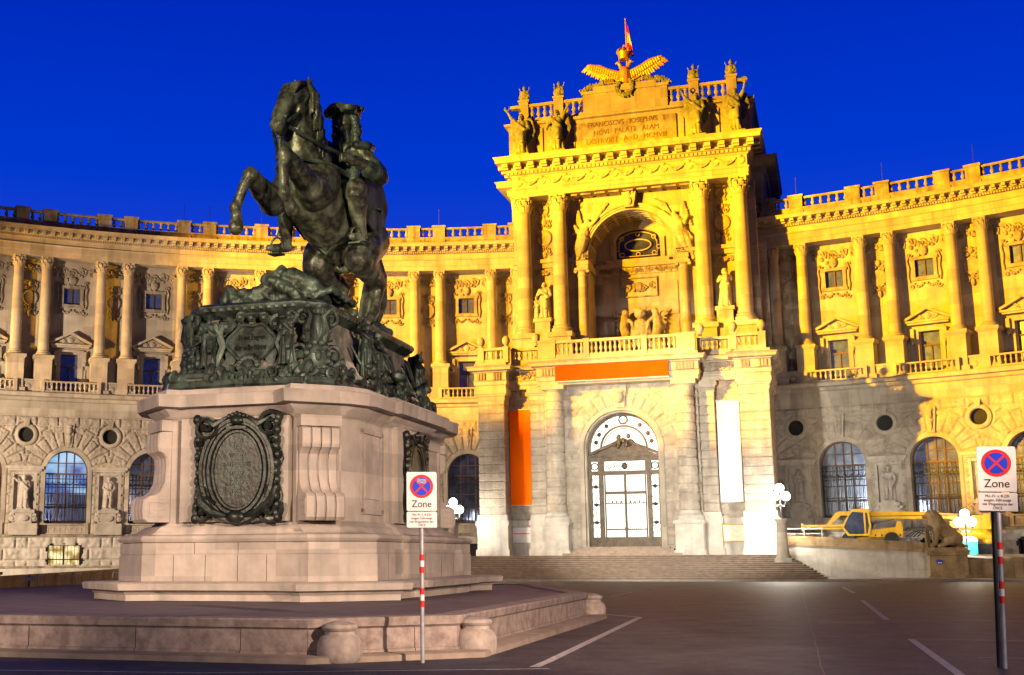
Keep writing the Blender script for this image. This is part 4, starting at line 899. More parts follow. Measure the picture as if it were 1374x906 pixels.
for s in (-1, 1):   # side returns and the lower set-back bays beside the block
    P('return_wall', MB().box(*sorted((s*8.6, s*9.5)), Y(64.0), Y(74), 15.9, 34.0), RUST)
    sb = MB(); sb.box(*sorted((s*9.0, s*10.5)), Y(65.2), Y(76), 1.65, 32.2); P('set_back_bay', sb, RUST)
    pl = [(s*9.2, Y(65.2)), (s*10.5, Y(65.2)), (s*10.5, Y(76))]
    P('set_back_cornice', MB().sweep([(0.0, 31.2), (0.06, 32.0), (0.1, 32.3), (0.3, 32.4), (0.35, 32.9), (1.05, 33.0), (1.1, 33.3), (1.25, 33.5), (0.0, 33.6)], pl if s > 0 else [(x, y) for x, y in pl][::-1], False))
    P('set_back_attic', MB().box(*sorted((s*9.0, s*10.4)), Y(66.2), Y(76), 33.5, 36.4), STONE)
# attic
AT = 62.4; AB = baluster_mb(1.05, 0.2).mesh('baluster', STONE)
P('attic', MB().box(-9.95, 9.95, Y(AT), Y(71), 34.45, 37.7))
P('attic_cornice', MB().sweep([(0, 37.3), (0.06, 37.4), (0.1, 37.62), (0.32, 37.7), (0.36, 37.9), (0, 38.0)], [(-9.95, Y(71)), (-9.95, Y(AT)), (9.95, Y(AT)), (9.95, Y(71))], False))
P('attic_roof', MB().slab([(-10, Y(AT)), (10, Y(AT)), (10, Y(71)), (-10, Y(71))], 37.9, 37.96))
ip = P('inscription_panel', MB().box(-4.1, 4.1, Y(AT)-0.16, Y(AT)+0.05, 34.6, 37.25), WEATH)
for i, (tx, sz) in enumerate((('FRANCISCVS · IOSEPHVS · I', 0.62), ('NOVI · PALATII · ALAM', 0.62), ('EXSTRVXIT · A · D · MCMVIII', 0.62))):
    P('inscription', text(tx, sz, 0.02, INSC, 'inscription', squeeze=0.86), None, ip, (0, Y(AT)-0.18, 37.0-0.72*i))
for s in (-1, 1):
    for q in pieces(MB().box(*sorted((s*4.3, s*4.7)), Y(AT)-0.12, Y(AT)+0.05, 34.5, 37.3).box(*sorted((s*7.0, s*7.5)), Y(AT)-0.14, Y(AT)+0.05, 34.5, 37.3)): P('attic_pilaster', q, STONE)
P('attic_centre', MB().box(-3.5, 3.5, Y(AT)-0.1, Y(AT)+1.6, 38.0, 39.75).box(-3.62, 3.62, Y(AT)-0.22, Y(AT)+1.7, 39.75, 40.0).box(-2.6, 2.6, Y(AT)-0.15, Y(AT)+1.6, 40.0, 40.35))
for a, b, ng in ((-9.8, -3.5, [(-9.0, -8.2), (-6.0, -5.2)]), (3.5, 9.8, [(5.2, 6.0), (8.2, 9.0)])):
    mb = MB().box(a, b, Y(AT)+0.05, Y(AT)+0.5, 37.97, 38.3).box(a, b, Y(AT)+0.0, Y(AT)+0.55, 39.35, 39.6); r_ = P('attic_balustrade', mb, STONE)
    for c, d in ng: P('balustrade_pier', MB().box(c, d, Y(AT)-0.1, Y(AT)+0.7, 37.98, 39.8).box(c-0.08, d+0.08, Y(AT)-0.18, Y(AT)+0.78, 39.8, 39.98), STONE, r_)
    xs = [a]+[v for g_ in ng for v in g_]+[b]
    for c, d in zip(xs[0::2], xs[1::2]):
        nb = max(int((d-c)/0.52), 1)
        if d-c < 0.9: continue
        for i in range(nb): obj('baluster', AB, r_, (c+(d-c)*(i+0.5)/nb, Y(AT)+0.27, 38.3))
# ---------------------------------------------------------------- the monument: platform, pedestal (local x across, y back)
MA = rad(18.0); MO = Vector((-2.73, 34.80, 0))
def mloc(u, v, z=0): return MO + Vector((math.cos(MA)*u + math.sin(MA)*v, -math.sin(MA)*u + math.cos(MA)*v, z))
PLF = thing('monument_platform', MO, -MA, 'low stone-walled platform carrying the horse monument', 'stone platform')
pp = [(-11, -12.6), (5.4, -12.9), (7.45, -11.1), (7.45, 1.9), (4.9, 8.6), (4.0, 11.5), (-11, 11.5), (-13, 9.6), (-13, -10.8)]
obj('kerb', MB().sweep([(0.55, -0.05), (0.55, 0.09), (0.50, 0.11), (-0.2, 0.11)], pp), PLF, m=STEP)
obj('terrace_top', MB().sweep([(-0.35, 0.2), (-0.35, 0.665)], pp), PLF, m=TERR)
obj('coping', MB().sweep([(-0.45, 0.50), (0.0, 0.50), (0.03, 0.535), (0.05, 0.54), (0.07, 0.66), (0.05, 0.685), (-0.45, 0.685)], pp, True, False), PLF, m=PLAT)
slabs = MB(); rg = random.Random(3)
for (a, b) in zip(pp, pp[1:]+pp[:1]):
    a, b = Vector(a), Vector(b); d = b-a; Ln = d.length; d.normalize(); t = 0.0; nn = Vector((d.y, -d.x))
    while t < Ln-0.02:
        w = min(rg.uniform(1.5, 2.3), Ln-t)
        if Ln-t-w < 0.7: w = Ln-t
        p, q = a+d*(t+0.008), a+d*(t+w-0.008); o = rg.uniform(-0.006, 0.006)
        f = [p+nn*o, q+nn*o, q-nn*0.3, p-nn*0.3]; slabs.slab([(v.x, v.y) for v in f], 0.16, 0.50)
        f = [p+nn*(0.03+o), q+nn*(0.03+o), q-nn*0.3, p-nn*0.3]; slabs.slab([(v.x, v.y) for v in f], 0.02, 0.158)
        t += w
obj('wall_slabs', slabs, PLF, m=PLAT)
PED = thing('monument_pedestal', mloc(0.15, 0, 0.67), -MA, 'pink stone pedestal with dark bronze plaques and reliefs carrying the rearing horse', 'pedestal')
dz = (0, 0, -0.67)
def Q(pts):
    a = [(x, y) for x, y in pts]; b = [(x, -y) for x, y in reversed(pts)]
    c = [(-x, -y) for x, y in pts]; d = [(-x, y) for x, y in reversed(pts)]
    return a+b+c+d
QP = Q([(1.72, -5.1), (2.16, -5.36), (3.42, -4.25), (3.24, -3.9), (3.24, -1.75), (3.4, -1.75)])
QD = Q([(1.5, -4.8), (1.66, -4.96), (2.44, -4.24), (2.72, -3.6), (2.72, -1.62), (2.86, -1.62)])
def lerp(t): return [(a[0]+(b[0]-a[0])*t, a[1]+(b[1]-a[1])*t) for a, b in zip(QP, QD)]
def MP(name, mb, m=PINKS, par=None, loc=None, rz=0.0): return obj(name, mb, par or PED, dz if (par is None and loc is None) else (loc or (0, 0, 0)), rz, m if isinstance(mb, MB) else None)
def rings(levels, cap=True):      # levels: (t between plinth and die plan, outward, z)
    mb = MB(); R_ = [[(x, y, z) for x, y in offset(lerp(t), d)] for t, d, z in levels]; return mb.loft(R_)
MP('base_step', MB().sweep([(0.52, 0.68), (0.52, 0.82), (0.56, 0.85), (0.60, 0.9), (0.76, 0.93), (0.79, 1.07), (0.74, 1.11), (0, 1.12)], QP))
MP('plinth', rings([(0, 0.03, 1.11), (0, 0.03, 1.745), (0, 0.0, 1.75), (0, 0.0, 1.765), (0, 0.015, 1.77), (0, 0.015, 2.03), (0.1, -0.02, 2.04)]))
jt = MB()
for x in (-1.45, 0.25, 1.0, -0.6): jt.box(x-0.006, x+0.006, -5.133, -5.0, 1.12, 1.74)
for x in (0.25, -0.9): jt.box(x-0.006, x+0.006, -5.118, -5.0, 1.77, 2.03)
for s in (-1, 1):
    for y in (-2.9, -0.3, 1.2, 3.0): jt.box(*sorted((s*3.1, s*(3.433 if abs(y) < 1.7 else 3.273))), y-0.006, y+0.006, 1.12, 1.74)
MP('mortar_joints', jt, BRZD)
MP('plinth_moulding', rings([(0.1, -0.02, 2.03), (0.05, 0.06, 2.05), (0.0, 0.09, 2.12), (0.05, 0.06, 2.2), (0.3, 0.0, 2.23), (0.4, 0.0, 2.27), (0.5, 0.03, 2.31), (0.6, 0.04, 2.36), (0.7, 0.02, 2.42), (0.85, 0.0, 2.45), (1, 0.01, 2.53)]))
MP('die', rings([(1, 0.0, 2.52), (1, 0.0, 5.06)]))
MP('cornice', MB().sweep([(0, 5.0), (0.04, 5.05), (0.1, 5.08), (0.14, 5.16), (0.28, 5.25), (0.30, 5.29), (0.54, 5.30), (0.56, 5.56), (0.58, 5.60), (0.3, 5.62), (0.28, 5.70), (0.26, 5.76), (-0.4, 5.80)], QD))
# raised centre panels on the four faces
cp = MB(); cp.box(-1.4, 1.46, -4.99, -4.5, 2.53, 5.04); cp.box(-1.45, 1.5, 4.5, 4.99, 2.53, 5.04)
for s in (-1, 1): cp.box(*sorted((s*2.5, s*3.02)), -1.35, 1.35, 2.53, 5.04)
for q in pieces(cp): MP('centre_panel', q)
fp = MB()
for s in (-1, 1):
    for t in (-1, 1):
        y0, y1 = sorted((t*1.8, t*3.4)); x0, x1 = sorted((s*2.68, s*2.77))
        fp.box(x0, x1, y0, y0+0.10, 2.75, 4.8); fp.box(x0, x1, y1-0.10, y1, 2.75, 4.8); fp.box(x0, x1, y0, y1, 2.72, 2.85); fp.box(x0, x1, y0, y1, 4.72, 4.85)
        fp.box(x0, x1+0.0, y0+0.25, y1-0.25, 3.0, 3.03) if False else None
        fp.box(*sorted((s*2.68, s*2.75)), y0+0.3, y1-0.3, 3.1, 4.5)
for q in pieces(fp): MP('side_panel', q)
# fluted consoles on the chamfered corners
def console():
    prof = [(0.0, 2.53), (0.74, 2.53), (0.84, 2.60), (0.88, 2.85), (0.84, 3.08), (0.72, 3.16), (0.48, 3.20), (0.32, 3.30), (0.18, 3.50), (0.14, 3.9), (0.17, 4.10), (0.27, 4.20), (0.40, 4.26), (0.45, 4.4), (0.43, 4.7), (0.36, 4.74), (0.0, 4.76)]
    mb = MB()
    for i in range(4):
        x0 = -0.56+i*0.285; x1 = x0+0.265; n = len(prof)
        for (xa, xb, k) in ((x0, x0+0.05, 0.0), (x0+0.05, x1-0.05, 0.0), (x1-0.05, x1, 0.0)):
            pass
        V = []
        for x, q in ((x0, -0.05), (x0+0.06, 0.0), (x1-0.06, 0.0), (x1, -0.05)):
            V += [(x, -(max(p+q, 0) if p > 0 else 0), z) for p, z in prof]
        F = [(j*n+i_, j*n+i_+1, (j+1)*n+i_+1, (j+1)*n+i_) for j in range(3) for i_ in range(n-1)] + [tuple(range(n)), tuple(range(3*n, 4*n))[::-1]]
        mb.add(V, F)
    mb.box(-0.54, 0.54, -0.09, 0.05, 2.55, 4.74); mb.box(-0.60, 0.60, -0.36, 0.05, 4.765, 5.03)
    for s in (-1, 1):      # meander on the cheeks
        x = s*0.585
        mb.box(*sorted((x, x-s*0.03)), -0.72, -0.10, 2.66, 2.70); mb.box(*sorted((x, x-s*0.03)), -0.72, -0.10, 3.0, 3.04); mb.box(*sorted((x, x-s*0.03)), -0.74, -0.70, 2.66, 3.04); mb.box(*sorted((x, x-s*0.03)), -0.55, -0.25, 2.82, 2.86)
    return mb
CM = console().mesh('console', PINKS, 30)
ca = math.atan2(4.97-4.08, 3.15-2.0)
for sx_, sy_, a in ((1, -1, math.pi/2-ca-0.0), (-1, -1, -(math.pi/2-ca)), (1, 1, math.pi-(math.pi/2-ca)), (-1, 1, math.pi+(math.pi/2-ca))):
    nrm_ang = math.atan2(sy_*0.80, sx_*0.70)     # outward direction of the chamfer
    o = obj('console', CM, PED, (sx_*2.05, sy_*4.60, -0.67), nrm_ang+math.pi/2, sc=(0.86, 0.80, 1))
# bronze plaques
def plaque(w, h, txt):
    mb = MB(); rg = random.Random(int(w*100)); n = 40
    pts = []
    for i in range(n):
        t = 2*math.pi*i/n; c, s = math.cos(t), math.sin(t); k = max(abs(c), abs(s)); q = 0.94+0.06*math.sin(9*t)
        pts.append((w/2*c/k*q, h/2*s/k*q))
    mb.prism(pts, -0.06, 0.05)
    a, b = 0.27*w, 0.36*h; el = [2*math.pi*i/36 for i in range(37)]
    for k, r in ((1.0, 0.05), (1.18, 0.07), (1.36, 0.05), (1.5, 0.08)):
        mb.tube([(a*k*math.cos(t), -0.09, -0.02*h+b*(1+(k-1)*0.62)*math.sin(t)) for t in el], r, 6)
    for sx in (-1, 1):
        for sz in (-1, 1):
            spiral(mb, (sx*0.36*w, sz*0.39*h), 0.15*w, 1.5, 0.07, sx*sz, 0.5, -0.12); spiral(mb, (sx*0.40*w, sz*0.24*h), 0.09*w, 1.3, 0.05, -sx*sz, 2, -0.12)
            mb.ball((sx*0.46*w, -0.1, sz*0.46*h), (0.12, 0.1, 0.14), 8, 5)
        for k in range(12):
            z = -0.42*h+0.84*h*k/11; mb.ball((sx*(0.445*w+0.02*math.sin(k*2)), -0.1, z), (0.085, 0.08, 0.11), 6, 5)
        mb.tube([(sx*0.12*w, -0.12, 0.47*h), (sx*0.25*w, -0.16, 0.40*h), (sx*0.36*w, -0.14, 0.46*h)], [0.05, 0.09, 0.05], 6)
        mb.tube([(sx*0.10*w, -0.14, -0.44*h), (sx*0.25*w, -0.18, -0.41*h), (sx*0.38*w, -0.16, -0.32*h), (sx*0.43*w, -0.12, -0.18*h)], [0.05, 0.11, 0.12, 0.05], 7)
    mb.ball((0, -0.12, 0.44*h), (0.2, 0.14, 0.12), 10, 6); mb.box(-0.26, 0.26, -0.2, 0, 0.36*h, 0.385*h)
    for k in range(5): mb.ball((-0.2+0.1*k, -0.16, 0.48*h+0.03*(2-abs(k-2))), 0.07, 6, 5)
    mb.ball((0, -0.14, -0.45*h), (0.26, 0.12, 0.16), 10, 6)
    for k in range(40):
        t = rg.uniform(0, 6.28); mb.ball((a*rg.uniform(1.45, 1.75)*math.cos(t), -0.07, b*rg.uniform(1.1, 1.3)*math.sin(t)), (rg.uniform(0.04, 0.1), 0.06, rg.uniform(0.04, 0.1)), 6, 4)
    ov = MB(); ov.prism([(a*math.cos(t), -0.02*h+b*math.sin(t)) for t in el[:-1]], -0.10, 0.0)
    return mb, ov
for (u, v, ang, w, h, z, tx) in ((0.17, -4.99, 0.0, 2.36, 2.6, 3.80, True), (3.02, 0.0, math.pi/2, 1.95, 2.35, 3.78, False)):
    mb, ov = plaque(w, h, '')
    a = MP('bronze_plaque', mb.mesh('bronze_plaque', BRZD), None, None, (u, v, z-0.67), ang)
    b = obj('inscribed_oval', ov.mesh('inscribed_oval', BRZD), a)
    if tx:
        for i, s_ in enumerate(('DES', 'WEISEN', 'RATHGEBERS', 'DREIER', 'KAISER', '1865.')):
            obj('inscription', text(s_, 0.155, 0.012, BRZ, 'inscription', squeeze=0.8), a, (0, -0.11, 0.52-0.215*i))
# stone core of the bronze-clad top block and its green slab
SP = Q([(1.28, -3.95), (1.62, -3.5), (1.62, -0.6), (1.68, -0.6)])
def scl(p, x, y): return [(a*x, b*y) for a, b in p]
core = MB().loft([[(a, b, z) for a, b in scl(SP, k, q)] for k, q, z in ((1.42, 1.24, 5.78), (1.40, 1.22, 6.05), (1.28, 1.16, 6.10), (1.14, 1.07, 6.5), (1.05, 1.02, 7.1), (1.0, 0.98, 7.8))])
MP('upper_block', core, STAIN)
TOPS = [(x, y) for x, y in Q([(1.32, -4.05), (1.74, -3.6)])]
MP('top_slab', MB().sweep([(-0.2, 7.70), (-0.05, 7.74), (0.0, 7.80), (0.10, 7.84), (0.17, 7.93), (0.17, 8.0), (0.12, 8.06), (0.0, 8.10), (-0.35, 8.16), (-0.5, 8.2)], TOPS), BRZ)
egg = MB()
for a, b in zip(TOPS, TOPS[1:]+TOPS[:1]):
    a, b = Vector(a), Vector(b); n = max(int((b-a).length/0.21), 2); d = (b-a).normalized(); nn = Vector((d.y, -d.x))
    for i in range(n):
        p = a+(b-a)*(i+0.5)/n+nn*0.13; egg.ball((p.x, p.y, 7.93), (0.10, 0.10, 0.085), 6, 4, Matrix.Rotation(math.atan2(d.y, d.x), 3, 'Z') @ Matrix.Diagonal((1, 0.6, 1)))
for q in pieces(egg, 0.25): MP('egg_moulding', q, BRZ)
# garland of leaves and shells running round the foot
rg = random.Random(8); gl = MB(); SB_ = [(a*1.40, b*1.21) for a, b in SP]
for a, b in zip(SB_, SB_[1:]+SB_[:1]):
    a, b = Vector(a), Vector(b); n = max(int((b-a).length*9), 2)
    for i in range(n):
        p = a+(b-a)*rg.random(); z = 5.82+0.42*rg.random()
        R_ = Matrix.Rotation(rg.uniform(0, 3), 3, 'Z') @ Matrix.Rotation(rg.uniform(0, 3), 3, 'X')
        gl.ball((p.x, p.y, z), (rg.uniform(0.06, 0.11), rg.uniform(0.10, 0.2), rg.uniform(0.12, 0.26)), 6, 5, R_)
    for i in range(max(int((b-a).length*1.6), 1)):
        p = a+(b-a)*rg.random(); d = (b-a).normalized(); q = MB(); spiral(q, (0, 0), rg.uniform(0.14, 0.24), 1.5, 0.055, rg.choice((-1, 1)), rg.uniform(0, 6))
        gl.merge(q, Matrix.Translation((p.x+d.y*0.1, p.y-d.x*0.1, rg.uniform(5.95, 6.25))) @ Matrix.Rotation(math.atan2(d.y, d.x), 4, 'Z'))
    gl.tube([(a.x, a.y, 5.86), ((a.x+b.x)/2, (a.y+b.y)/2, 5.9), (b.x, b.y, 5.86)], 0.16, 7); gl.tube([(a.x*0.99, a.y*0.99, 6.12), (b.x*0.99, b.y*0.99, 6.12)], 0.11, 7)
MP('bronze_garland', gl, BRZ)
# inscribed cartouche on the front
ct = MB(); el = [2*math.pi*i/32 for i in range(32)]
ct.prism([(0.60*math.cos(t)*(1+0.07*math.cos(4*t)), 0.43*math.sin(t)*(1+0.10*math.cos(6*t))) for t in el], -0.09, 0.1)
ct.tube([(0.64*math.cos(t)*(1+0.06*math.cos(4*t)), -0.09, 0.47*math.sin(t)*(1+0.09*math.cos(6*t))) for t in el+el[:1]], 0.06, 6)
for s in (-1, 1):
    ct.tube([(s*0.45, -0.1, 0.5), (s*0.8, -0.16, 0.48), (s*0.88, -0.16, 0.2), (s*0.75, -0.14, -0.1), (s*0.9, -0.1, -0.5), (s*0.95, -0.08, -0.75)], [0.06, 0.11, 0.12, 0.10, 0.08, 0.05], 7)
    spiral(ct, (s*0.70, 0.46), 0.2, 1.4, 0.07, s, 1.5, -0.14); spiral(ct, (s*0.33, 0.66), 0.16, 1.3, 0.06, -s, 0, -0.12)
    for k in range(7): ct.ball((s*(0.93+0.02*k), -0.12, 0.1-0.11*k), (0.08, 0.09, 0.09), 6, 4)
    ct.add([(s*0.35, -0.06, -0.35), (s*0.75, -0.06, -0.1), (s*0.6, -0.03, -0.8), (s*0.35, 0.04, -0.35), (s*0.75, 0.04, -0.1), (s*0.6, 0.05, -0.8)], [(0, 1, 2), (5, 4, 3), (0, 3, 4, 1), (1, 4, 5, 2), (2, 5, 3, 0)])
ct.ball((0, -0.16, -0.72), (0.19, 0.16, 0.25), 10, 8); ct.ball((0, -0.30, -0.74), (0.05, 0.08, 0.08), 6, 5)
for k in range(9):
    a = math.pi*k/8; ct.ball((0.24*math.cos(a), -0.12, -0.6+0.2*math.sin(a)), (0.1, 0.08, 0.1), 6, 5)
ct.ball((0, -0.1, 0.72), (0.34, 0.12, 0.1), 8, 5); spiral(ct, (0, 0.62), 0.14, 1.3, 0.06, 1, 0, -0.14)
ca_ = MP('bronze_cartouche', ct.mesh('bronze_cartouche', BRZ), None, None, (0.10, -4.16, 7.0-0.67))
ca_.rotation_euler = (rad(-9), 0, 0)
for i, s_ in enumerate(('Prinz Eugen', 'der edle Ritter')): obj('inscription', text(s_, 0.21, 0.02, BRZD, 'inscription', squeeze=0.72), ca_, (0, -0.10, 0.12-0.27*i))
# corner volutes with shield faces
def corner_volute():
    mb = MB()
    for s in (-1, 1):
        spiral(mb, (s*0.42, 0.55), 0.42, 1.6, 0.09, s, 1.6 if s > 0 else 1.5, -0.05, 6); spiral(mb, (s*0.38, 1.45), 0.2, 1.4, 0.07, -s, 1, -0.05, 6)
        mb.tube([(s*0.35, 0, 0.2), (s*0.55, -0.1, 0.05), (s*0.9, -0.05, 0.1), (s*1.1, 0.05, 0.02)], [0.12, 0.14, 0.1, 0.04], 7)
    mb.ball((0, -0.08, 0.48), (0.30, 0.14, 0.34), 12, 8); mb.ball((0, -0.2, 0.5), (0.1, 0.1, 0.16), 8, 6)
    for k in range(11): a = math.pi*(0.1+1.8*k/10)-math.pi/2; mb.ball((0.3*math.cos(a+math.pi), -0.14, 0.5+0.34*math.sin(a+math.pi)), (0.09, 0.09, 0.1), 6, 5)
    for s in (-1, 1):
        mb.ball((s*0.1, -0.2, 0.58), (0.05, 0.05, 0.04), 6, 5); mb.tube([(s*0.22, -0.05, 0.85), (s*0.26, -0.12, 1.2), (s*0.18, -0.14, 1.5), (s*0.32, -0.2, 1.66)], [0.12, 0.14, 0.1, 0.06], 8)
        for k in range(4): mb.tube([(s*0.05*k, -0.1, 0.85+0.05*k), (s*(0.1+0.07*k), -0.2, 1.1), (s*(0.08+0.06*k), -0.12, 1.42)], [0.05, 0.06, 0.03], 6)
    mb.ball((0, -0.08, 1.2), (0.16, 0.14, 0.4), 10, 8)
    for k in range(7): mb.ball((-0.3+0.1*k, -0.2+0.02*abs(k-3), 1.62), (0.08, 0.08, 0.1), 7, 5)
    for k in range(12): mb.ball((rg.uniform(-0.7, 0.7), -0.05, rg.uniform(0, 0.4)), (0.13, 0.12, 0.13), 6, 5)
    mb.box(-0.5, 0.5, -0.2, 0.2, -0.02, 0.05)
    return mb
CV = corner_volute().mesh('corner_volute', BRZ)
for sx, sy in ((1, -1), (-1, -1), (1, 1), (-1, 1)): obj('corner_volute', CV, PED, (sx*1.70, sy*3.92, 6.12-0.67), math.atan2(sy*1.0, sx*1.0)+math.pi/2)
# ---------------------------------------------------------------- figures
def robe(mb, zt, rt_, rb, folds=9, seed=0, depth=0.75, lean=(0, 0), z0=0.0, top=None):
    rg = random.Random(seed); ph = [rg.uniform(0, 6.28) for _ in range(3)]; rings_ = []; n = 40
    for i in range(9):
        t = i/8; z = z0+(zt-z0)*t; r = rb+(rt_-rb)*(t**0.8); ring = []
        for k in range(n):
            a = 2*math.pi*k/n; am = 0.13*(1-t)+0.03
            q = r*(1+am*math.sin(folds*a+ph[0]+1.6*t)+0.5*am*math.sin((folds//2)*a+ph[1]-2*t))
            ring.append((lean[0]*t+q*math.cos(a), lean[1]*t+q*depth*math.sin(a), z))
        rings_.append(ring)
    return mb.loft(rings_)
def hand(mb, p, d, r=0.014):
    p, d = Vector(p), Vector(d).normalized(); x = d.orthogonal().normalized()
    mb.capsule(p, r*1.5, p+d*0.045, r*1.6)
    for k in range(4): q = p+d*0.05+x*(k-1.5)*r*1.0; mb.capsule(q, r*0.62, q+d*(0.05-0.006*abs(k-1.4)), r*0.5)
    mb.capsule(p+d*0.015+x*r*1.5, r*0.7, p+d*0.045+x*r*2.9, r*0.55)
def figure(seed=0, robed=True, L_=None, R_=None, hat=None, beard=False, wings=False, cloak=True, knee=0.03, sway=0.02, hood=False, child=False, armour=False, turn=0.0):
    """standing figure of height 1, facing -y, feet at z = 0"""
    mb = MB(); rg = random.Random(seed)
    hx = sway; c, s = math.sin(turn), math.cos(turn)
    mb.ball((hx, -0.012, 0.925), (0.053, 0.064, 0.072), 14, 10); mb.capsule((hx+0.02*c, -0.03*s, 0.885), 0.032, (hx+0.02*c, -0.035*s, 0.875), 0.024)
    mb.capsule((hx+0.062*c, -0.074*s, 0.918), 0.010, (hx+0.064*c, -0.082*s, 0.905), 0.013)
    mb.capsule((hx-0.03, -0.055, 0.94), 0.014, (hx+0.03, -0.055, 0.94), 0.014)
    mb.ball((hx, 0.018, 0.945), (0.062, 0.062, 0.066), 12, 8)
    for k in range(7): a = math.pi*k/6; mb.ball((hx+0.056*math.cos(a), 0.03, 0.90+0.06*math.sin(a)), 0.026, 8, 6)
    if beard: mb.capsule((hx, -0.05, 0.87), 0.035, (hx, -0.05, 0.80), 0.018)
    if hood: mb.ball((hx, 0.02, 0.93), (0.08, 0.075, 0.095), 12, 8)
    if hat: mb.ball((hx, 0, 0.965), (0.115, 0.115, 0.018), 14, 6); mb.ball((hx, 0, 0.985), (0.06, 0.06, 0.04), 10, 6)
    mb.capsule((hx, 0, 0.87), 0.034, (hx*0.9, 0.005, 0.80), 0.042)
    mb.capsule((hx-0.105, 0.01, 0.792), 0.045, (hx+0.105, 0.01, 0.792), 0.045)
    for x in (-0.045, 0.045): mb.capsule((hx+x, -0.012, 0.745), 0.078, (x*0.8+hx*0.6, 0, 0.64), 0.066)
    for x in (-0.045, 0.045): mb.capsule((x*0.8+hx*0.6, 0, 0.64), 0.066, (x*1.2, 0, 0.54), 0.082)
    if robed:
        robe(mb, 0.62, 0.105, 0.165, 9, seed, 0.8, (0, 0)); mb.capsule((0.06, -0.08, 0.3), 0.055, (0.055, -0.09, 0.06), 0.04)
        mb.capsule((0.05, -0.05, 0.52), 0.075, (0.065, -0.11-knee, 0.30), 0.055)
        for x in (-0.06, 0.065): mb.capsule((x, -0.10, 0.018), 0.026, (x*1.1, -0.17, 0.014), 0.02)
        mb.tube([(-0.12, -0.04, 0.80), (-0.02, -0.09, 0.72), (0.10, -0.07, 0.60), (0.12, 0.0, 0.50)], [0.03, 0.036, 0.04, 0.03], 8)
    else:
        for s_, k in ((-1, 0.0), (1, knee+0.03)):
            mb.chain([(s_*0.05, 0, 0.53), (s_*0.062, -0.015-k, 0.29), (s_*0.07, 0.012, 0.055), (s_*0.085, -0.075, 0.022)], [0.078, 0.05, 0.03, 0.024])
            mb.capsule((s_*0.067, 0.014-k*0.6, 0.22), 0.043, (s_*0.068, 0.012, 0.14), 0.034)
        robe(mb, 0.62, 0.10, 0.14, 11, seed, 0.8, (0, 0), 0.40)
    if cloak:
        n = 24; R2 = []
        for i in range(7):
            t = i/6; z = 0.80-0.76*t; ring = []
            for k in range(n):
                a = 2*math.pi*k/n; q = (0.115+0.06*t)*(1+0.08*math.sin(7*a+seed+2*t)); ring.append((hx*(1-t)+q*math.cos(a), 0.055+0.035*t+0.32*q*math.sin(a), z))
            R2.append(ring)
        mb.loft(R2)
    for sd, arm in ((-1, L_), (1, R_)):
        sh = (hx+sd*0.118, 0.01, 0.79)
        el, ha = arm if arm else ((hx+sd*0.165, 0.015, 0.64), (hx+sd*0.10, -0.10, 0.55))
        mb.chain([sh, el, ha], [0.045, 0.035, 0.026]); d = Vector(ha)-Vector(el); hand(mb, ha, d)
        if robed: mb.capsule(sh, 0.055, el, 0.045)
    if wings:
        for sd in (-1, 1):
            for k in range(11):
                t = k/10; b = Vector((hx+sd*(0.06+0.16*min(t*1.6, 1)), 0.09, 0.78+0.10*math.sin(min(t*1.6, 1)*2.2)))
                e = Vector((hx+sd*(0.10+0.20*t), 0.13, 0.30+0.28*t*t))
                mb.capsule(b, 0.032, e, 0.014)
            mb.tube([(hx+sd*0.06, 0.08, 0.76), (hx+sd*0.16, 0.09, 0.88), (hx+sd*0.26, 0.1, 0.80)], [0.035, 0.045, 0.03], 8)
    return mb
def ringobj(mb, c, r, t=0.014):
    mb.tube([(c[0]+r*math.cos(2*math.pi*k/14), c[1], c[2]+r*math.sin(2*math.pi*k/14)) for k in range(15)], t, 6)
def statue(name, mb, h, m, voxel=0.011, bump=0.0):
    me = remesh(mb, name, m, voxel, 2)
    for v in me.vertices: v.co *= h
    me.update(); return me
def place_statue(name, me, loc, rz, label, cat, group=None):
    r = thing(name, loc, rz, label, cat, group); return r
def stat_thing(name, mb, h, m, loc, rz, label, cat='statue', group=None, plinth=None, voxel=0.011):
    r = thing(name, loc, rz, label, cat, group)
    o = obj('figure', statue(name, mb, h, m, voxel), r)
    if plinth:
        w, hh = plinth; p = obj('plinth', MB().box(-w, w, -w*0.8, w*0.8, 0, hh), r, m=m); o.location = (0, 0, hh-0.005)
    return r
# niche statues of the wings
gN = 'statues in the wing niches'
def niche(f): return polar(f, RW*math.cos(rad(BAY/2))+0.1-0.22, 5.42), -rad(f)
nl = [f for f in LP if f < -18]
p, r = niche(LP[1]); stat_thing('niche_statue', figure(1, True, ((-0.22, -0.03, 0.84), (-0.33, -0.06, 0.93)), None, hood=True, sway=0.0, cloak=True), 2.6, STAT, p, r, 'robed stone statue with one arm flung out, in the leftmost niche', 'statue', gN, (0.5, 0.12))
p, r = niche(LP[2]); stat_thing('niche_statue', figure(2, False, ((-0.17, 0.0, 0.64), (-0.10, -0.09, 0.60)), ((0.19, 0.03, 0.65), (0.11, -0.04, 0.53)), cloak=True, sway=0.0), 2.6, STAT, p, r, 'stone statue of a bare-legged warrior in a niche left of the horse monument', 'statue', gN, (0.5, 0.12))
p, r = niche(RP[0]); stat_thing('niche_statue', figure(3, True, None, ((0.17, 0.0, 0.66), (0.02, -0.12, 0.70)), beard=True, sway=0.0), 2.6, STAT, p, r, 'stone statue in a long gown, in the niche beside the big street lamp', 'statue', gN, (0.5, 0.12))
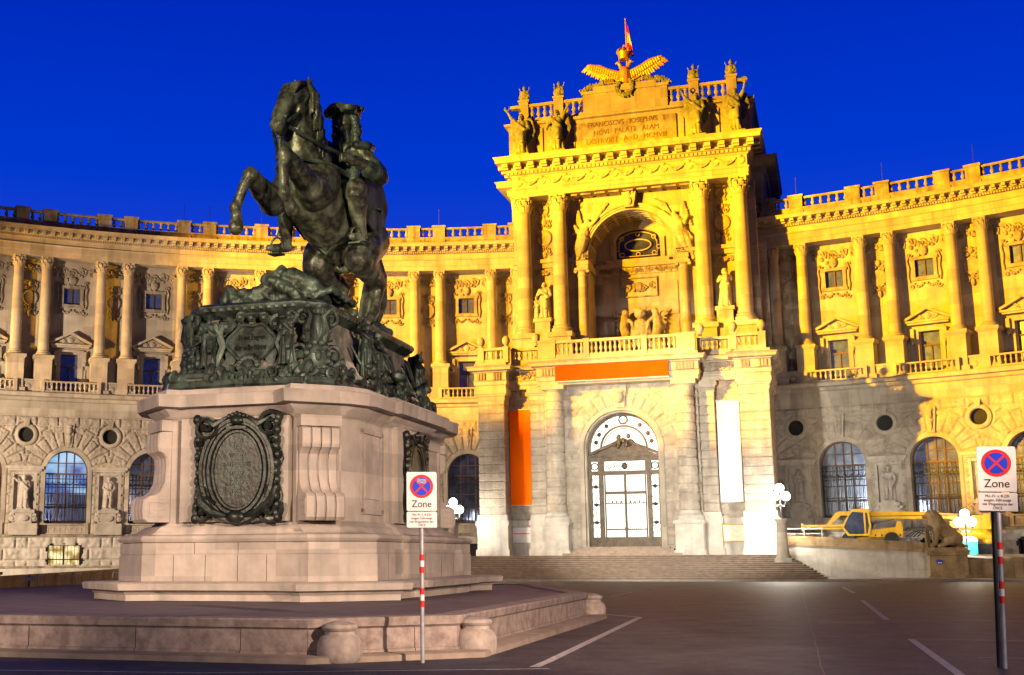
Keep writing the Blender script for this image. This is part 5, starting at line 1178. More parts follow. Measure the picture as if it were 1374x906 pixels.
p, r = niche(RP[1]); stat_thing('niche_statue', figure(4, False, ((-0.18, 0, 0.66), (-0.06, -0.12, 0.60)), ((0.18, 0.02, 0.64), (0.15, -0.05, 0.50)), hat=True, cloak=True, sway=0.0), 2.6, STAT, p, r, 'stone statue wearing a broad round hat, in a niche above the yellow crane', 'statue', gN, (0.5, 0.12))
p, r = niche(RP[2]); stat_thing('niche_statue', figure(5, True, ((-0.17, 0, 0.66), (-0.04, -0.12, 0.68)), None, sway=0.0), 2.6, STAT, p, r, 'stone statue in a niche partly hidden behind the right-hand parking sign', 'statue', gN, (0.5, 0.12))
# statues on the gateway
def gl_(x, s, z): return ploc(x, s, z), -TP
fg = figure(6, True, ((-0.17, -0.02, 0.66), (-0.10, -0.12, 0.66)), None, sway=0.01, hood=False)
ch = figure(7, True, cloak=False, sway=0.0); fg.merge(ch, Matrix.Translation((-0.20, -0.06, 0)) @ Matrix.Scale(0.62, 4))
p, r = gl_(-7.25, 62.3, 20.74); stat_thing('portal_statue', fg, 3.1, STAT, p, r, 'pale stone group of an adult and a child between the left pair of great columns', 'statue', 'statue groups between the great columns', (0.7, 0.1))
fg = figure(8, True, ((-0.15, -0.03, 0.68), (0.0, -0.12, 0.74)), ((0.16, -0.02, 0.70), (0.05, -0.13, 0.78)), sway=0.02, hood=True)
fg.ball((0.06, -0.12, 0.84), (0.05, 0.05, 0.06), 8, 6); fg.capsule((0.06, -0.12, 0.78), 0.05, (0.05, -0.12, 0.66), 0.05)
p, r = gl_(7.25, 62.3, 20.74); stat_thing('portal_statue', fg, 3.1, STAT, p, r, 'pale stone hooded woman holding a child between the right pair of great columns', 'statue', 'statue groups between the great columns', (0.7, 0.1))
gA = 'winged bronze figures on the attic'
A1 = figure(9, True, ((-0.21, -0.02, 0.92), (-0.29, -0.03, 1.07)), None, wings=True, cloak=False, knee=0.05); A1.tube([(-0.34, -0.03, 1.2), (-0.37, -0.03, 1.13), (-0.31, -0.03, 1.08), (-0.24, -0.03, 1.13), (-0.25, -0.03, 1.2)], 0.016, 6)
A2 = figure(10, True, ((-0.17, 0, 0.67), (-0.18, -0.1, 0.55)), ((0.20, -0.02, 0.90), (0.28, -0.03, 1.04)), wings=True, cloak=False, knee=0.05); ringobj(A2, (0.30, -0.03, 1.13), 0.055)
A3 = figure(11, True, ((-0.21, -0.02, 0.90), (-0.28, -0.03, 1.04)), ((0.18, 0, 0.66), (0.16, -0.08, 0.56)), wings=True, cloak=False, knee=0.05); ringobj(A3, (-0.30, -0.03, 1.13), 0.05)
A4 = figure(12, True, None, ((0.20, -0.02, 0.90), (0.24, -0.03, 1.06)), wings=True, cloak=False, knee=0.05); ringobj(A4, (0.24, -0.03, 1.17), 0.06)
for mbx, x, lab in ((A1, -8.7, 'winged green figure raising a broken ring, at the left end of the attic'), (A2, -5.65, 'winged green figure with a raised arm, just left of the attic inscription'),
                    (A3, 5.75, 'winged green figure just right of the attic inscription'), (A4, 8.8, 'winged green figure lifting a wreath at the right end of the attic')):
    p, r = gl_(x, 61.35, 34.47); stat_thing('winged_statue', mbx, 3.65, VERD, p, r, lab, 'statue', gA, (0.78, 0.30))
# trophies of arms on the attic piers
def trophy(seed):
    mb = MB(); rg = random.Random(seed)
    mb.ball((0, 0, 0.15), (0.36, 0.36, 0.16), 12, 6); mb.capsule((0, 0, 0.2), 0.30, (0, 0, 0.75), 0.22); mb.capsule((-0.28, 0, 0.85), 0.13, (0.28, 0, 0.85), 0.13)
    mb.ball((0.02, -0.05, 1.18), (0.17, 0.2, 0.2), 10, 8); mb.capsule((0, 0.1, 1.3), 0.06, (0, -0.02, 1.42), 0.05)
    for s in (-1, 1):
        mb.capsule((s*0.3, 0, 0.85), 0.11, (s*0.34, -0.05, 0.55), 0.08); mb.capsule((s*0.12, 0.12, 0.2), 0.045, (s*0.45, 0.1, 1.25+0.1*rg.random()), 0.05); mb.ball((s*0.30, -0.05, 0.42), (0.2, 0.12, 0.24), 8, 6)
    for k in range(6): mb.ball((rg.uniform(-0.35, 0.35), rg.uniform(-0.2, 0.1), rg.uniform(0.2, 1.0)), rg.uniform(0.08, 0.15), 8, 6)
    return remesh(mb, 'trophy', VERD, 0.04, 1)
for k, (x, lab) in enumerate(((-8.6, 'trophy of arms on the outermost left attic pier'), (-5.6, 'trophy of arms on the attic pier left of the gilded eagle'), (5.6, 'trophy of arms on the attic pier right of the gilded eagle'), (8.6, 'trophy of arms on the outermost right attic pier'))):
    p, r = gl_(x, 62.7, 39.97); t = thing('arms_trophy', p, r, lab, 'trophy', 'trophies of arms on the attic piers'); obj('armour', trophy(k+1), t)
# gilded double-headed eagle with crown and garland
p, r = gl_(0.05, 62.55, 40.34); EA = thing('double_eagle', p, r, 'gilded double-headed eagle with spread wings and crown above the inscription', 'eagle emblem')
eb = MB(); eb.capsule((0, 0, 0.5), 0.5, (0, -0.02, 1.1), 0.48); eb.capsule((0, 0, 0.3), 0.3, (0, 0.1, -0.1), 0.22)
for s in (-1, 1):
    eb.chain([(s*0.1, 0, 1.2), (s*0.32, -0.02, 1.55), (s*0.42, -0.05, 1.85), (s*0.55, -0.1, 1.93)], [0.26, 0.18, 0.15, 0.14]); eb.capsule((s*0.62, -0.12, 1.93), 0.07, (s*0.78, -0.14, 1.84), 0.03)
    eb.chain([(s*0.3, -0.1, 0.45), (s*0.5, -0.25, 0.15), (s*0.62, -0.35, 0.05)], [0.16, 0.09, 0.07])
obj('body', remesh(eb, 'eagle_body', GOLD, 0.045, 2), EA)
for s in (-1, 1):
    wb = MB(); wb.chain([(s*0.3, 0.05, 0.95), (s*1.1, 0.0, 1.25), (s*2.1, -0.02, 1.85), (s*3.05, -0.05, 2.05)], [0.2, 0.2, 0.17, 0.12])
    for k in range(17):
        t = k/16; b = Vector((s*(0.45+2.55*t), 0.04, 1.0+1.05*t)); e = b+Vector((s*(0.12+0.46*t), 0.06, -1.4+0.95*t+0.06*(k % 2))); wb.chain([b, b.lerp(e, 0.6), e], [0.15, 0.13, 0.07])
    for k in range(13):
        t = k/12; b = Vector((s*(0.5+2.3*t), -0.08, 1.10+0.92*t)); e = b+Vector((s*0.12, -0.02, -0.55+0.3*t)); wb.chain([b, e], [0.13, 0.08])
    obj('wing', remesh(wb, 'eagle_wing', GOLD, 0.035, 1), EA)
cb = MB(); n = 24
cb.lathe([(0.40, 2.20), (0.46, 2.2), (0.50, 2.38), (0.47, 2.42), (0.5, 2.5), (0.58, 2.78), (0.46, 2.8), (0.36, 2.45)], n)
for k in range(8):
    a = 2*math.pi*k/8; cb.ball((0.58*math.cos(a), 0.58*math.sin(a), 2.92), (0.09, 0.09, 0.16), 6, 5)
    cb.tube([(0.5*math.cos(a)*c_, 0.5*math.sin(a)*c_, z_) for c_, z_ in ((1.05, 2.75), (1.1, 2.95), (0.75, 3.12), (0.15, 3.15))], 0.06, 6)
cb.ball((0, 0, 3.2), 0.13, 8, 6); cb.box(-0.04, 0.04, -0.04, 0.04, 3.28, 3.52); cb.box(-0.12, 0.12, -0.035, 0.035, 3.37, 3.44)
cb.capsule((0.42, -0.02, 1.98), 0.04, (0.42, 0, 2.25), 0.04); cb.capsule((-0.42, -0.02, 1.98), 0.04, (-0.42, 0, 2.25), 0.04)
obj('crown', cb, EA, m=GOLD)
rg = random.Random(4); gb = MB()
def leafy(mb, pts, r, n):
    P_ = [Vector(q) for q in pts]; mb.tube(P_, r*0.8, 8)
    for i in range(n):
        t = rg.random()*(len(P_)-1); k = min(int(t), len(P_)-2); q = P_[k].lerp(P_[k+1], t-k)+Vector((rg.uniform(-r, r), rg.uniform(-r, r*0.4), rg.uniform(-r, r)))*0.8
        mb.ball(q, (r*0.4, r*0.3, r*0.55), 6, 4)
leafy(gb, [(-0.5, -0.35, 0.2), (-0.62, -0.4, -0.4), (-0.42, -0.42, -0.95), (0, -0.42, -1.12), (0.42, -0.42, -0.95), (0.62, -0.4, -0.4), (0.5, -0.35, 0.2)], 0.2, 120)
for s in (-1, 1): leafy(gb, [(s*0.9, -0.1, 0.25), (s*1.7, -0.1, 0.35), (s*2.4, -0.05, 0.12), (s*3.0, -0.05, 0.1), (s*3.6, 0, -0.28)], 0.24, 120)
obj('leaf_garland', gb, EA, m=VERD)
sw = MB().tube([(-1.4, -0.4, 0.15), (-0.5, -0.42, 0.1)], [0.05, 0.03], 6).tube([(0.5, -0.42, 0.1), (1.5, -0.5, 0.55)], [0.06, 0.04], 6); obj('sword_and_sceptre', sw, EA, m=GOLD)
p, r = gl_(0.12, 63.6, 40.34); FL = thing('flagpole', p, r, 'flagpole with a hanging red and white flag behind the gilded eagle', 'flagpole')
obj('pole', MB().tube([(0, 0, 0), (0, 0, 6.2)], [0.09, 0.06], 8).ball((0, 0, 6.25), 0.1, 8, 6), FL, m=GOLD)
for k, (m_, a, b) in enumerate(((REDM, 5.75, 5.05), (WHITEM, 5.05, 4.1), (REDM, 4.1, 3.1))):
    fb = MB(); vs = []; nz = 5; nx = 9
    for j in range(nz):
        z = a+(b-a)*j/(nz-1); w = 0.16+0.40*(5.8-z)/2.7
        for i in range(nx): t = i/(nx-1); vs.append((0.09+w*t, 0.16*math.sin(t*7+z)*t, z-0.5*t*t))
    fb.add(vs+[(x, y+0.012, z) for x, y, z in vs], [(j*nx+i, j*nx+i+1, (j+1)*nx+i+1, (j+1)*nx+i) for j in range(nz-1) for i in range(nx-1)]+[(nz*nx+j*nx+i, nz*nx+(j+1)*nx+i, nz*nx+(j+1)*nx+i+1, nz*nx+j*nx+i+1) for j in range(nz-1) for i in range(nx-1)])
    obj('flag_stripe', fb.mesh('flag_stripe', m_, 60, False), FL)
# spandrel angels and the shield group (parts of the gateway)
def angel(s, seed):
    mb = MB(); rg = random.Random(seed)
    mb.ball((s*3.55, 0, 28.9), (0.24, 0.26, 0.3), 10, 8); mb.chain([(s*3.65, 0.1, 28.55), (s*3.9, 0.1, 28.0), (s*4.05, 0.15, 27.4)], [0.378, 0.513, 0.486])
    mb.chain([(s*4.0, 0.1, 27.4), (s*4.5, 0.1, 26.7), (s*4.75, 0.15, 25.8), (s*4.9, 0.15, 25.2)], [0.486, 0.351, 0.243, 0.162]); mb.chain([(s*3.9, 0.0, 27.4), (s*4.1, -0.05, 26.6), (s*4.45, 0.1, 25.9)], [0.459, 0.324, 0.203])
    mb.chain([(s*3.6, 0, 28.4), (s*3.1, -0.1, 28.75), (s*2.6, -0.1, 29.2)], [0.216, 0.176, 0.135]); mb.chain([(s*3.9, 0, 28.3), (s*4.35, -0.1, 28.1), (s*4.6, -0.1, 28.6)], [0.216, 0.176, 0.135])
    for k in range(9): t = k/8; mb.capsule((s*(4.0+0.15*k/8), 0.2, 28.3), 0.17, (s*(4.3+0.9*t*0.6), 0.15, 29.9-1.9*t), 0.12); mb.capsule((s*3.4, 0.25, 28.6), 0.14, (s*(2.6-0.9*t+0.2), 0.2, 29.9+0.45*t), 0.13)
    for k in range(7): mb.tube([(s*(3.8+0.1*k), 0.05, 27.6), (s*(4.2+0.12*k), -0.02, 26.8), (s*(4.5+0.09*k), 0.1, 26.0+0.12*k)], [0.08, 0.1, 0.05], 6)
    return remesh(mb, 'spandrel_angel', STONE, 0.05, 1, bumpy=0.05, bs=3)
for s in (-1, 1): P('spandrel_angel', angel(s, 3+s), None, None, (0, Y(UW)-0.28, 0))
sg = MB(); sg.ball((0, 0, 19.2), (0.75, 0.35, 1.05), 14, 10); sg.ball((0, -0.1, 20.6), (0.42, 0.35, 0.4), 10, 8)
for k in range(5): sg.ball((-0.36+0.18*k, -0.1, 20.95), 0.12, 8, 6)
for s in (-1, 1):
    sg.ball((s*1.05, -0.1, 20.7), (0.24, 0.25, 0.28), 10, 8); sg.chain([(s*1.1, 0, 20.4), (s*1.2, 0, 19.6), (s*1.0, 0, 18.8), (s*1.5, -0.1, 18.2)], [0.28, 0.34, 0.3, 0.2])
    sg.chain([(s*1.0, 0, 20.3), (s*0.6, -0.2, 20.0), (s*0.5, -0.25, 19.5)], [0.16, 0.13, 0.1])
    for k in range(6): sg.capsule((s*1.3, 0.1, 20.3), 0.13, (s*(1.95-0.06*k), 0.1, 20.9-0.35*k), 0.07)
    for k in range(5): sg.capsule((s*0.7, 0, 18.4), 0.16, (s*(0.9+0.22*k), -0.05, 17.9), 0.14)
SGO = P('shield_group', remesh(sg, 'shield_group', STONE, 0.045, 1, bumpy=0.05, bs=4), None, None, (0.1, Y(65.9), -2.05)); SGO.scale = (1.18, 1.3, 1.14)
# ---------------------------------------------------------------- bronze figures and trophies on the pedestal
def bronze_fig(name, mb, h, u, v, z, rz, voxel=0.012):
    o = obj(name, statue(name, mb, h, BRZ, voxel), PED, (u, v, z-0.67), rz); return o
fa = figure(21, True, ((-0.15, -0.02, 0.64), (-0.03, -0.12, 0.66)), None, cloak=True, sway=0.01)
bronze_fig('relief_figure', fa, 1.42, -1.02, -4.42, 6.36, 0.2)
fb = figure(22, True, None, ((0.20, -0.02, 0.88), (0.06, -0.02, 0.99)), cloak=False, sway=0.02); bronze_fig('relief_figure', fb, 1.40, 1.16, -4.42, 6.36, 0.0)
fc = figure(23, True, ((-0.17, 0, 0.64), (-0.12, -0.1, 0.60)), None, cloak=True); bronze_fig('relief_figure', fc, 1.25, -1.50, -4.15, 6.32, -0.5)
for k, (u, v, z, rz) in enumerate(((2.12, -1.35, 6.36, math.pi/2-0.3), (2.15, -0.45, 6.3, math.pi/2+0.2), (2.12, 3.55, 6.2, math.pi/2+0.3), (-2.1, -1.3, 6.36, -math.pi/2), (-2.1, 1.0, 6.36, -math.pi/2))):
    f_ = figure(30+k, True, ((-0.19, -0.03, 0.68), (-0.10, -0.14, 0.6)) if k % 2 else ((-0.21, 0, 0.9), (-0.12, -0.03, 1.02)), None, cloak=True, knee=0.05); bronze_fig('relief_figure', f_, 1.5, u, v, z, rz)
tb = MB(); rg = random.Random(12)     # trophies of flags and armour along the sides
for s in (-1, 1):
    for c_ in (-0.9, 3.4, 1.6):
        for k in range(16):
            y = c_+rg.uniform(-0.75, 0.75); x = s*(2.0+0.35*rg.random()); z = 6.0+rg.uniform(0, 0.75)
            R_ = Matrix.Rotation(rg.uniform(0, 3), 3, 'Z') @ Matrix.Rotation(rg.uniform(0, 3), 3, 'X'); tb.ball((x, y, z), (rg.uniform(0.07, 0.16), rg.uniform(0.1, 0.25), rg.uniform(0.12, 0.3)), 7, 5, R_)
        for k in range(5):
            y = c_+rg.uniform(-0.5, 0.5); tb.tube([(s*2.35, y, 6.0), (s*1.85, y+rg.uniform(-0.7, 0.7), 7.2+0.3*rg.random())], 0.035, 5)
for q in pieces(tb, 0.5): MP('side_trophy', q, BRZ)
sc = MB()
for s in (-1, 1):
    for c_ in (-2.4, 2.5):
        for k in range(9):
            y = c_-0.72+0.18*k; sc.tube([(s*2.28, y, 6.15), (s*2.0, y, 6.35), (s*1.82, y, 6.75)], [0.10, 0.09, 0.05], 6)
for q in pieces(sc, 0.2): MP('gadroon_moulding', q, PINKS)
tg_ = MB(); rg = random.Random(31)
tg_.chain([(-0.75, -3.3, 8.3), (-0.2, -3.2, 8.42), (0.35, -3.1, 8.6), (0.5, -2.95, 8.85)], [0.2, 0.30, 0.32, 0.22]); tg_.ball((0.42, -3.15, 9.0), (0.2, 0.2, 0.22), 10, 8); tg_.chain([(0.1, -3.3, 8.8), (0.75, -3.45, 8.5), (1.0, -3.3, 8.25)], [0.2, 0.15, 0.12])
tg_.chain([(-0.75, -3.3, 8.35), (-1.0, -3.3, 8.6), (-1.15, -3.2, 8.35)], [0.2, 0.14, 0.1]); tg_.chain([(0.7, -3.2, 8.9), (1.2, -3.0, 8.6), (1.4, -2.6, 8.3)], [0.25, 0.3, 0.2])
for k in range(26): tg_.capsule((rg.uniform(-0.7, 1.1), rg.uniform(-3.5, -2.0), rg.uniform(8.1, 8.5)), rg.uniform(0.1, 0.2), (rg.uniform(-0.9, 1.3), rg.uniform(-3.2, -1.2), rg.uniform(8.15, 8.9)), rg.uniform(0.07, 0.15))
for k in range(6): tg_.tube([(-0.2+0.3*k, -3.4+0.05*k, 8.3), (0.3+0.28*k, -2.8, 8.8-0.05*k), (0.9+0.2*k, -1.6, 8.35)], 0.1, 7)
tg_.capsule((-1.25, -2.9, 8.2), 0.2, (-1.2, -2.9, 8.45), 0.14); tg_.ball((-1.35, -2.8, 8.5), 0.16, 8, 6)
tg_.ball((0.2, 0.6, 8.15), (1.15, 3.1, 0.42), 16, 8)
for k in range(40):
    a = rg.uniform(0, 6.28); tg_.ball((0.2+1.1*math.cos(a)*rg.random(), 0.6+2.9*math.sin(a)*rg.random(), 8.35+0.15*rg.random()), (rg.uniform(0.1, 0.3), rg.uniform(0.1, 0.3), rg.uniform(0.1, 0.2)), 7, 5)
tg_.capsule((1.35, 1.7, 8.35), 0.2, (1.45, 2.4, 8.25), 0.2)
o = MP('trophy_group', remesh(tg_, 'trophy_group', BRZ, 0.04, 1, bumpy=0.06, bs=5)); o.location = (0, 0, -0.67)
# ---------------------------------------------------------------- the horse and rider; local x to the rider's left, y backwards, z absolute minus 8.2
HA = rad(27.0); HO = mloc(0.45, 1.5, 8.2)
EQ = thing('equestrian_statue', HO, -HA, 'bronze rearing horse with a rider in a three-cornered hat, on top of the pedestal', 'equestrian statue')
def h(s, l, z): return (l, -s, z-8.2)
def hs(*a): return [h(*p) for p in a]
hb = MB()
hb.chain(hs((-1.15, -0.25, 11.35), (-0.5, -0.22, 11.45), (0.3, -0.2, 11.55), (1.1, -0.18, 11.95), (1.75, -0.15, 12.2)), [0.82, 0.87, 0.91, 0.92, 0.84], 20)
for l in (-0.62, 0.32): hb.chain(hs((-1.3, l-0.03, 11.25), (-0.9, l, 11.5)), [0.62, 0.60], 16); hb.chain(hs((1.75, l, 12.35), (2.05, l, 11.95)), [0.62, 0.56], 16)
hb.chain(hs((0.9, -0.17, 12.6), (1.4, -0.15, 12.95)), [0.5, 0.5], 14)
hb.chain(hs((1.55, -0.2, 12.75), (1.95, -0.22, 13.3), (2.05, -0.18, 13.9), (2.0, -0.15, 14.45), (2.2, -0.12, 14.85)), [0.76, 0.61, 0.53, 0.45, 0.32], 16)
hb.chain(hs((1.35, -0.18, 13.3), (1.6, -0.15, 14.1), (1.78, -0.12, 14.7), (2.1, -0.1, 15.05)), [0.40, 0.34, 0.30, 0.24], 14)
# head
hb.chain(hs((2.3, -0.08, 14.85), (2.72, -0.2, 14.55), (2.98, -0.27, 14.05), (3.08, -0.28, 13.72)), [0.34, 0.33, 0.26, 0.215], 14)
hb.chain(hs((2.25, -0.08, 14.4), (2.6, -0.2, 14.05), (2.85, -0.27, 13.68)), [0.30, 0.22, 0.13], 12)
hb.capsule(h(2.95, -0.27, 13.60), 0.17, h(3.08, -0.28, 13.64), 0.17)
for s in (-1, 1):
    hb.chain(hs((2.18, -0.06+s*0.2, 15.02), (2.15, -0.06+s*0.25, 15.26), (2.22, -0.05+s*0.22, 15.42)), [0.10, 0.085, 0.02]); hb.ball(h(2.68, -0.19+s*0.285, 14.52), (0.085, 0.1, 0.085), 8, 6)
    hb.capsule(h(2.62, -0.19+s*0.26, 14.64), 0.08, h(2.84, -0.2+s*0.22, 14.6), 0.05); hb.ball(h(3.2, -0.29+s*0.13, 13.74), 0.085, 8, 6)
    hb.ball(h(2.42, -0.12+s*0.22, 14.33), (0.14, 0.22, 0.24), 10, 8)
# forelegs
hb.chain(hs((1.9, -0.75, 12.05), (2.45, -0.82, 11.72), (3.3, -0.68, 11.85), (4.05, -0.50, 12.0)), [0.60, 0.44, 0.33, 0.235], 14)
hb.chain(hs((4.1, -0.5, 12.02), (4.22, -0.62, 11.72), (4.22, -0.82, 11.25), (4.3, -0.86, 11.08), (4.2, -0.86, 10.86)), [0.225, 0.15, 0.155, 0.17, 0.14], 12)
hb.capsule(h(4.2, -0.86, 10.82), 0.16, h(4.22, -0.87, 10.56), 0.235); hb.ball(h(4.1, -0.51, 12.0), (0.23, 0.22, 0.25), 12, 8)
hb.chain(hs((1.95, 0.35, 12.1), (2.5, 0.46, 11.92), (3.2, 0.5, 12.2), (3.85, 0.48, 12.5)), [0.58, 0.40, 0.32, 0.235], 14)
hb.chain(hs((3.9, 0.48, 12.5), (4.0, 0.50, 12.05), (3.98, 0.52, 11.55), (4.02, 0.53, 11.4), (3.86, 0.53, 11.25)), [0.225, 0.145, 0.15, 0.165, 0.13], 12)
hb.capsule(h(3.8, 0.53, 11.22), 0.15, h(3.58, 0.53, 11.03), 0.22); hb.ball(h(3.9, 0.48, 12.52), (0.22, 0.22, 0.24), 12, 8)
# hind legs
for l, dl in ((0.30, 0.16), (-0.85, -0.14)):
    hb.chain(hs((-1.1, l*0.8, 11.2), (-0.5, l+dl*0.6, 10.75), (-0.25, l+dl, 10.45)), [0.78, 0.62, 0.46], 16)
    hb.chain(hs((-0.25, l+dl, 10.45), (-1.0, l+dl*0.8, 10.2), (-1.75, l+dl*0.5, 10.0)), [0.46, 0.36, 0.25], 14)
    hb.chain(hs((-1.75, l+dl*0.5, 10.0), (-1.62, l+dl*0.5, 9.55), (-1.4, l+dl*0.5, 9.05)), [0.235, 0.16, 0.17], 12); hb.chain(hs((-1.4, l+dl*0.5, 9.05), (-1.22, l+dl*0.5, 8.85)), [0.18, 0.15], 12)
    hb.capsule(h(-1.18, l+dl*0.5, 8.8), 0.17, h(-1.05, l+dl*0.5, 8.62), 0.24)
for l in (-0.38, -0.14): hb.ball(h(-0.62, l, 10.32), (0.15, 0.17, 0.18), 10, 8)
hb.chain(hs((0.3, -0.25, 10.62), (-0.1, -0.25, 10.5), (-0.35, -0.25, 10.42)), [0.12, 0.15, 0.09], 10)
HB = obj('horse', remesh(hb, 'horse', BRZH, 0.036, 6, bumpy=0.012, bs=4), EQ)
mn = MB(); rg = random.Random(17)     # mane, forelock, tail
for k in range(34):
    t = k/33; b = Vector(h(2.08-0.75*t, -0.13+0.03*math.sin(k), 15.2-1.85*t)); w = rg.uniform(-0.07, 0.07)
    mn.chain([b, b+Vector((0.22, -0.02, 0.02)), b+Vector((0.47+w+0.08*t, -0.14+w, -0.34)), b+Vector((0.50+w+0.12*t, -0.18+2*w, -0.74-0.25*rg.random()))], [0.12, 0.12, 0.09, 0.03], 7)
for k in range(9):
    a = (k-4)/4; mn.chain(hs((2.3, -0.06+0.15*a, 15.2), (2.62, -0.12+0.25*a, 15.08), (2.82, -0.18+0.27*a, 14.75)), [0.09, 0.075, 0.03], 7)
obj('mane', remesh(mn, 'mane', BRZH, 0.032, 1), HB)
tl = MB()
for k in range(12):
    a = 2*math.pi*k/12; o_ = (0.12*math.cos(a), 0.12*math.sin(a)); w = rg.uniform(-0.1, 0.1)
    tl.chain(hs((-1.75, -0.25+o_[0]*0.5, 11.5), (-2.3, -0.2+o_[0], 11.2+o_[1]), (-2.5+o_[1], -0.15+o_[0]*2, 10.4), (-2.35+o_[1]*2, -0.15+o_[0]*2.4+w, 9.5), (-2.1+o_[1]*2.4, -0.25+o_[0]*2+w, 8.7)), [0.12, 0.15, 0.16, 0.14, 0.07], 7)
obj('tail', remesh(tl, 'tail', BRZH, 0.04, 1), HB)
# tack
tk = MB()
def strap(pts, r=0.045): tk.tube(hs(*pts), r, 6)
strap([(2.98, -0.02, 13.85), (2.6, 0.12, 14.2), (2.32, 0.22, 14.75), (2.3, 0.1, 15.1)]); strap([(2.75, 0.13, 14.55), (2.9, -0.2, 14.82), (2.75, -0.52, 14.55)]); strap([(3.05, -0.02, 13.95), (3.2, -0.28, 14.02), (3.05, -0.54, 13.95)])
strap([(2.95, 0.0, 13.68), (2.2, 0.55, 13.3), (1.7, 0.75, 13.22), (1.25, 1.0, 13.05)], 0.06); strap([(2.95, -0.55, 13.68), (2.3, -0.8, 13.3), (1.5, -0.85, 13.0)], 0.05)
strap([(1.0, 0.95, 12.6), (1.9, 0.74, 12.75), (2.5, 0.25, 12.85), (2.62, -0.2, 12.8), (2.4, -0.75, 12.75), (1.3, -1.2, 12.5)], 0.075)
strap([(0.35, 0.82, 11.9), (0.45, 0.62, 11.2), (0.5, -0.2, 10.53), (0.45, -1.0, 11.2), (0.35, -1.2, 11.9)], 0.06)
for s, l in ((1, 0.98), (-1, -1.34)):
    tk.loft([[(l+s*0.02*k, y, z) for y, z in ((0.75, 4.6), (-0.55, 4.75), (-0.7, 4.0), (-0.5, 3.4), (0.2, 3.05), (0.9, 3.35), (1.1, 4.0))] for k in (0, 3)])
    tk.chain([(l-s*0.05, -0.85, 4.75), (l+s*0.05, -1.0, 4.3), (l+s*0.05, -0.95, 3.95)], [0.17, 0.16, 0.13]); tk.tube([(l+s*0.05, -1.0, 4.6), (l, -1.25, 5.0)], 0.07, 7)
tk.ball(h(0.15, -0.15, 12.62), (0.95, 0.95, 0.28), 14, 8)
obj('saddle_and_bridle', tk, HB, m=BRZ)
# rider
rb = MB()
rb.capsule(h(0.1, 0.12, 12.75), 0.46, h(0.15, 0.2, 13.1), 0.40); rb.chain(hs((0.15, 0.2, 13.1), (0.25, 0.3, 13.6)), [0.40, 0.46], 16); rb.capsule(h(0.3, -0.12, 13.78), 0.27, h(0.28, 0.78, 13.66), 0.27)
rb.capsule(h(0.32, 0.34, 13.8), 0.2, h(0.42, 0.36, 14.2), 0.155)
rb.ball(h(0.48, 0.37, 14.52), (0.235, 0.275, 0.32), 16, 12); rb.capsule(h(0.56, 0.36, 14.3), 0.13, h(0.66, 0.34, 14.28), 0.09)
rb.capsule(h(0.72, 0.34, 14.58), 0.035, h(0.80, 0.33, 14.48), 0.055)
for s in (-1, 1): rb.capsule(h(0.68, 0.36+s*0.05, 14.64), 0.045, h(0.66, 0.36+s*0.16, 14.63), 0.035); rb.ball(h(0.64, 0.36+s*0.13, 14.45), 0.09, 8, 6)
rb.capsule(h(0.70, 0.29, 14.36), 0.032, h(0.70, 0.40, 14.36), 0.032)
rb.chain(hs((0.25, 0.82, 13.62), (0.0, 1.32, 12.95), (0.12, 1.42, 12.75)), [0.27, 0.25, 0.24], 14); rb.chain(hs((0.12, 1.42, 12.75), (0.7, 1.28, 12.95), (1.2, 1.05, 13.05)), [0.25, 0.21, 0.16], 14)
rb.chain(hs((0.3, -0.12, 13.72), (0.7, -0.65, 13.25), (0.75, -0.75, 13.15)), [0.26, 0.22, 0.21], 14); rb.chain(hs((0.75, -0.75, 13.15), (1.4, -0.9, 13.05), (1.9, -0.85, 13.1)), [0.21, 0.17, 0.13], 12)
for c_, d_ in ((h(1.25, 1.03, 13.05), Vector((-0.25, -0.85, 0.0))), (h(1.95, -0.85, 13.12), Vector((0.2, -0.9, 0.2)))):
    c_ = Vector(c_); d_.normalize(); rb.capsule(c_, 0.13, c_+d_*0.16, 0.13); z_ = Vector((0, 0, 1))
    for k in range(4):
        q = c_+d_*0.2+z_*(0.10-0.068*k); rb.chain([q, q+d_*0.13, q+d_*0.13+Vector((-0.09, 0.02, -0.02)), q+d_*0.04+Vector((-0.13, 0, -0.03))], [0.042, 0.04, 0.037, 0.033], 7)
    rb.chain([c_+z_*0.1, c_+d_*0.12+z_*0.17, c_+d_*0.22+z_*0.16], [0.05, 0.045, 0.036], 7)
for s, l0 in ((1, 0.15), (-1, 0.05)):
    l1, l2, l3 = (1.08, 0.98, 1.0) if s > 0 else (-1.28, -1.6, -1.85)
    rb.chain(hs((0.1, l0+s*0.3, 12.65), (0.65, (l0+l1)/2+s*0.1, 12.4), (1.05, l1, 12.05)), [0.42, 0.38, 0.30], 14); rb.chain(hs((1.05, l1, 12.05), (0.8, (l1+l2)/2, 11.55), (0.5, l2, 11.0)), [0.28, 0.255, 0.165], 14)
    rb.chain(hs((0.45, l2, 10.92), (0.8, (l2+l3)/2, 10.82), (1.08, l3, 10.78)), [0.17, 0.15, 0.11], 12); rb.capsule(h(0.98, l1, 12.2), 0.34, h(0.86, l1, 11.8), 0.30)
RD = obj('rider', remesh(rb, 'rider', BRZH, 0.03, 3, bumpy=0.012, bs=6), EQ)
cl_ = MB()   # coat skirts, cuffs and sash
n = 28; R_ = []
for i in range(6):
    t = i/5; z = 13.05-1.15*t; R_.append([(0.18+(0.44+0.55*t)*(1+0.07*math.sin(8*2*math.pi*k/n+t))*math.cos(2*math.pi*k/n), -(-0.1-0.25*t)+(0.40+0.45*t)*math.sin(2*math.pi*k/n), z-8.2) for k in range(n)])
cl_.loft(R_)
